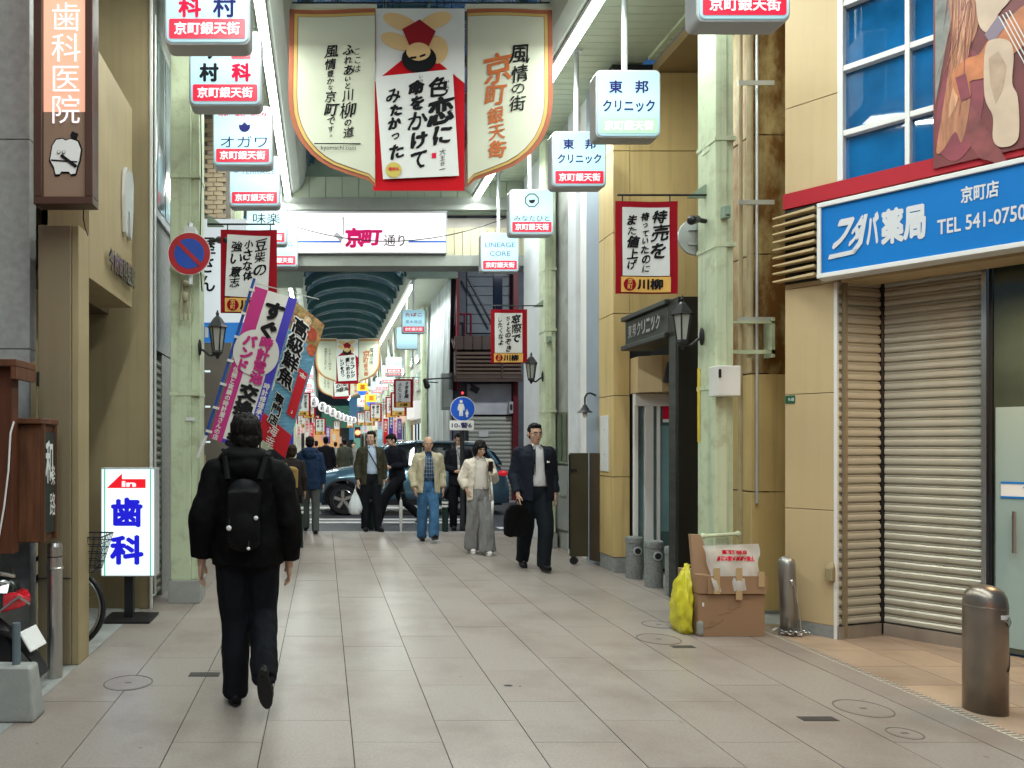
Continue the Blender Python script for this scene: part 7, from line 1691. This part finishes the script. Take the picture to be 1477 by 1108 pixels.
# --- old man
p, Wd, J, E_ = person('older person with thin hair, beige jacket over plaid shirt and blue jeans', at(617, 781), .02, 1.65,
    dict(head=(0, -.03, 1.60), headpitch=.12, shL=(.18, .0, 1.385), elL=(.24, .05, 1.12), wrL=(.25, .0, .88), elR=(-.255, .02, 1.12), wrR=(-.23, -.10, .88),
         knL=(.085, -.10, .52), anL=(.075, -.16, .13), ftL=(.10, -1, .25), knR=(-.085, .03, .50), anR=(-.080, .12, .09)),
    dict(hair='thin', skin=SKIN2, hairm=C('grey hair', (.16, .15, .14), .7), belt=True, shirt=C('plaid', (.03, .06, .12), .8, var=.9, scale=26, stretch=(1, 1, 1)), trousers=dict(m=C('blue jeans', (.045, .12, .23), .85, var=.2, scale=7, bump=.1), r=(.104, .082, .080), fold=.015),
         jacket=dict(m=C('beige jacket', (.40, .36, .25), .8, var=.08), hem=.80, b=1.04, open=(.095, .045), sleeve=(.068, .062, .056), fold=.014), shoes=C('black shoe', (.008, .008, .009))))
for i in range(6):
    z = 1.06 + .06 * i; q = MB().box(-.10, .10, -.135, -.132, z, z + .007); E_('check_line', q.v, q.f, C('plaid line', (.25, .30, .36), .8))
for i in range(5):
    q = MB().box(-.082 + .04 * i, -.076 + .04 * i, -.136, -.133, 1.03, 1.40); E_('check_line', q.v, q.f, C('plaid line', (.25, .30, .36)))
e = MB().lathe(Wd((-.43, .1, .08)), [(.004, -.08), (.006, 0), (.022, .15), (.03, .45), (.02, .56), (.006, .58), (.006, .64)], 10); t = thing('umbrella', 'closed pale umbrella carried low beside the older person in beige', 'umbrella', tuple(Wd((-.43, .1, 0)))); obj('canopy', e, C('pale umbrella', (.45, .45, .43), .5), t); obj('crook', MB().path([Wd((-.43, .1, .72)), Wd((-.43, .1, .78)), Wd((-.40, .1, .80)), Wd((-.37, .1, .78))], .008), M_black, t)
# --- man with lanyard
p, Wd, J, E_ = person('person in a black suit with white mask under the chin and a lanyard card', at(662, 764), .05, 1.72,
    dict(headpitch=.22, elL=(.235, .03, 1.12), wrL=(.09, -.17, 1.04), dirL=(-.8, -.2, -.05), elR=(-.235, .03, 1.12), wrR=(-.09, -.17, 1.05), dirR=(.8, -.2, -.05), knL=(.08, -.08, .51), anL=(.06, -.10, .09)),
    dict(bulk=.98, shirt=white_sh, trousers=dict(m=blacktr), jacket=dict(m=C('black suit', (.008, .008, .012), .7), hem=.80, open=(.03, .06)), shoes=MATS['black leather']))
q = MB().path([V((-.05, -.085, 1.44)), V((-.015, -.14, 1.25)), V((0, -.15, 1.17)), V((.015, -.14, 1.25)), V((.05, -.085, 1.44))], .005, 5); E_('lanyard', q.v, q.f, M_blueink); q = MB().box(-.055, .02, -.165, -.158, 1.08, 1.16); E_('name_card', q.v, q.f, M_white)
q = MB().ell(J['head'] + V((0, -.052, -.115)), (.052, .045, .026)); E_('face_mask', q.v, q.f, M_white)
# --- striding man in black
p, Wd, J, E_ = person('person in black striding left with head bowed in front of the car', at(573, 757), -1.25, 1.75,
    dict(pel=(0, 0, .90), neck=(0, -.06, 1.43), head=(0, -.12, 1.57), headpitch=.45, knL=(.08, -.28, .52), anL=(.08, -.42, .10), knR=(-.08, .12, .48), anR=(-.08, .50, .17), ftR=(0, -1, -.9), hpL=(.085, -.02, .88), hpR=(-.085, .02, .88), elL=(.23, .06, 1.13), wrL=(.15, -.20, 1.08), elR=(-.23, .10, 1.12), wrR=(-.2, -.05, .90)),
    dict(trousers=dict(m=blacktr, r=(.11, .09, .07)), jacket=dict(m=C('dark sweatshirt', (.008, .009, .014), .8), hem=.84), shoes=C('grey trainers', (.12, .12, .12), .6), sole=M_white))
# --- man with plastic bag
p, Wd, J, E_ = person('person in an olive jacket and pale blue shirt carrying a white plastic bag', at(535, 766), .12, 1.76,
    dict(headyaw=-.6, elR=(-.235, .02, 1.12), wrR=(-.24, -.06, .88), elL=(.235, .05, 1.12), wrL=(.24, .05, .88), knL=(.09, -.05, .50), anL=(.11, -.08, .09), ftL=(.4, -1, 0)),
    dict(belt=True, shirt=C('pale blue shirt', (.38, .46, .58), .7, var=.04), trousers=dict(m=blacktr, r=(.105, .08, .068)), jacket=dict(m=C('olive jacket', (.040, .036, .022), .75), hem=.80, open=(.10, .06), b=1.03), shoes=MATS['black leather']))
q = MB().path([V((-.10, -.12, 1.44)), V((0, -.15, 1.25)), V((.12, -.14, 1.05))], .010, 6); E_('bag_strap', q.v, q.f, M_black)
b0 = P(511, 742, 13.0)
rings = []
for z, rx in ((0, .06), (.03, .105), (.12, .12), (.22, .105), (.32, .06), (.40, .02), (.44, .012)): rings.append([V((b0.x + .015 + rx * math.cos(a) * (1 + .1 * math.sin(4 * a + z * 20)), 12.98 + rx * .7 * math.sin(a) * (1 + .1 * math.cos(5 * a)), b0.z + z)) for a in [2 * PI * i / 24 for i in range(24)]])
t = thing('plastic_bag', 'full white plastic carrier bag in the hand of the person in olive', 'bag', tuple(b0)); obj('bag', MB().loft(rings), C('white polythene', (.62, .66, .68), .35, bump=.3, bscale=25), t, smooth=True); obj('handle', MB().tube((b0.x + .015, 12.98, b0.z + .42), (b0.x + .03, 12.96, b0.z + .52), .008), M_paper, t)
# --- man in blue jacket, back view, with tan bag in front of him another walker
p, Wd, J, E_ = person('person in a dark blue jacket and grey trousers walking away left of the car', at(447, 770), PI, 1.66,
    dict(head=(0, -.02, 1.60), knL=(.08, -.1, .52), anL=(.08, -.15, .12)),
    dict(face=False, trousers=dict(m=C('grey green trousers', (.09, .10, .10), .8), r=(.10, .075, .066)), jacket=dict(m=C('navy anorak', (.012, .028, .065), .7), b=1.08, hood=True), shoes=MATS['black shoe']))
p, Wd, J, E_ = person('person with brown hair walking away, half hidden by the person in the padded jacket', at(421, 778), PI, 1.52,
    dict(), dict(face=False, hair='shaggy', hairm=C('brown hair', (.03, .018, .012), .5, bump=.3), trousers=dict(m=blacktr), jacket=dict(m=C('dark brown coat', (.022, .018, .018), .8), b=1.05), shoes=MATS['black shoe']))
e = MB().obox(V((0, .21, 1.12)), (.12, 0, 0), (0, .05, 0), (0, 0, .17)).ell((0, .22, 1.27), (.12, .06, .07)); vs, fs = remesh(e, .012, 4); e2 = MB(); e2.v = [Wd(v) for v in vs]; e2.f = fs
t = thing('backpack', 'tan backpack on the person with brown hair', 'backpack', tuple(Wd((0, .2, 1.0)))); obj('bag', e2, C('tan canvas', (.30, .20, .07), .8), t, smooth=True); obj('strap', MB().path([Wd((.08, .2, 1.28)), Wd((.10, .05, 1.44))], .015), C('tan canvas', (.3, .2, .07)), t)
# --- walkers farther off
far = [(402, 14.6, 1.70, 'dark haired walker just right of the near person in black', (.02, .02, .025), 0), (470, 20.6, 1.74, 'dark suited walker with white collar beyond the car bonnet', (.012, .012, .016), 0), (497, 23.5, 1.70, 'walker in a grey green coat beyond the car', (.06, .065, .05), 0),
       (510, 27.5, 1.60, 'small figure in pale clothes far down the arcade', (.20, .19, .19), 1), (567, 22.3, 1.60, 'short dark haired figure seen over the car bonnet', (.06, .07, .10), 1), (484, 30.0, 1.62, 'small distant walker in pale trousers', (.25, .25, .24), 0), (456, 26.0, 1.65, 'distant walker in a purple grey coat', (.09, .07, .10), 0), (540, 30.0, 1.6, 'distant walker in red', (.30, .03, .03), 1)]
for px, d, h, lab, c, front in far:
    person('person, ' + lab, ((px - VX) * d / F, d, 0), 0 if front else PI, h, dict(knL=(.09, -.08, .51), anL=(.08, -.14, .10), knR=(-.09, .03, .5), anR=(-.09, .12, .10)),
           dict(face=False, trousers=dict(m=blacktr), jacket=dict(m=C('coat ' + lab[:12], c, .8), hem=.74), shoes=MATS['black shoe']), det=0, group='walkers in the far part of the arcade')
bpy.data.scenes.remove(TMP)
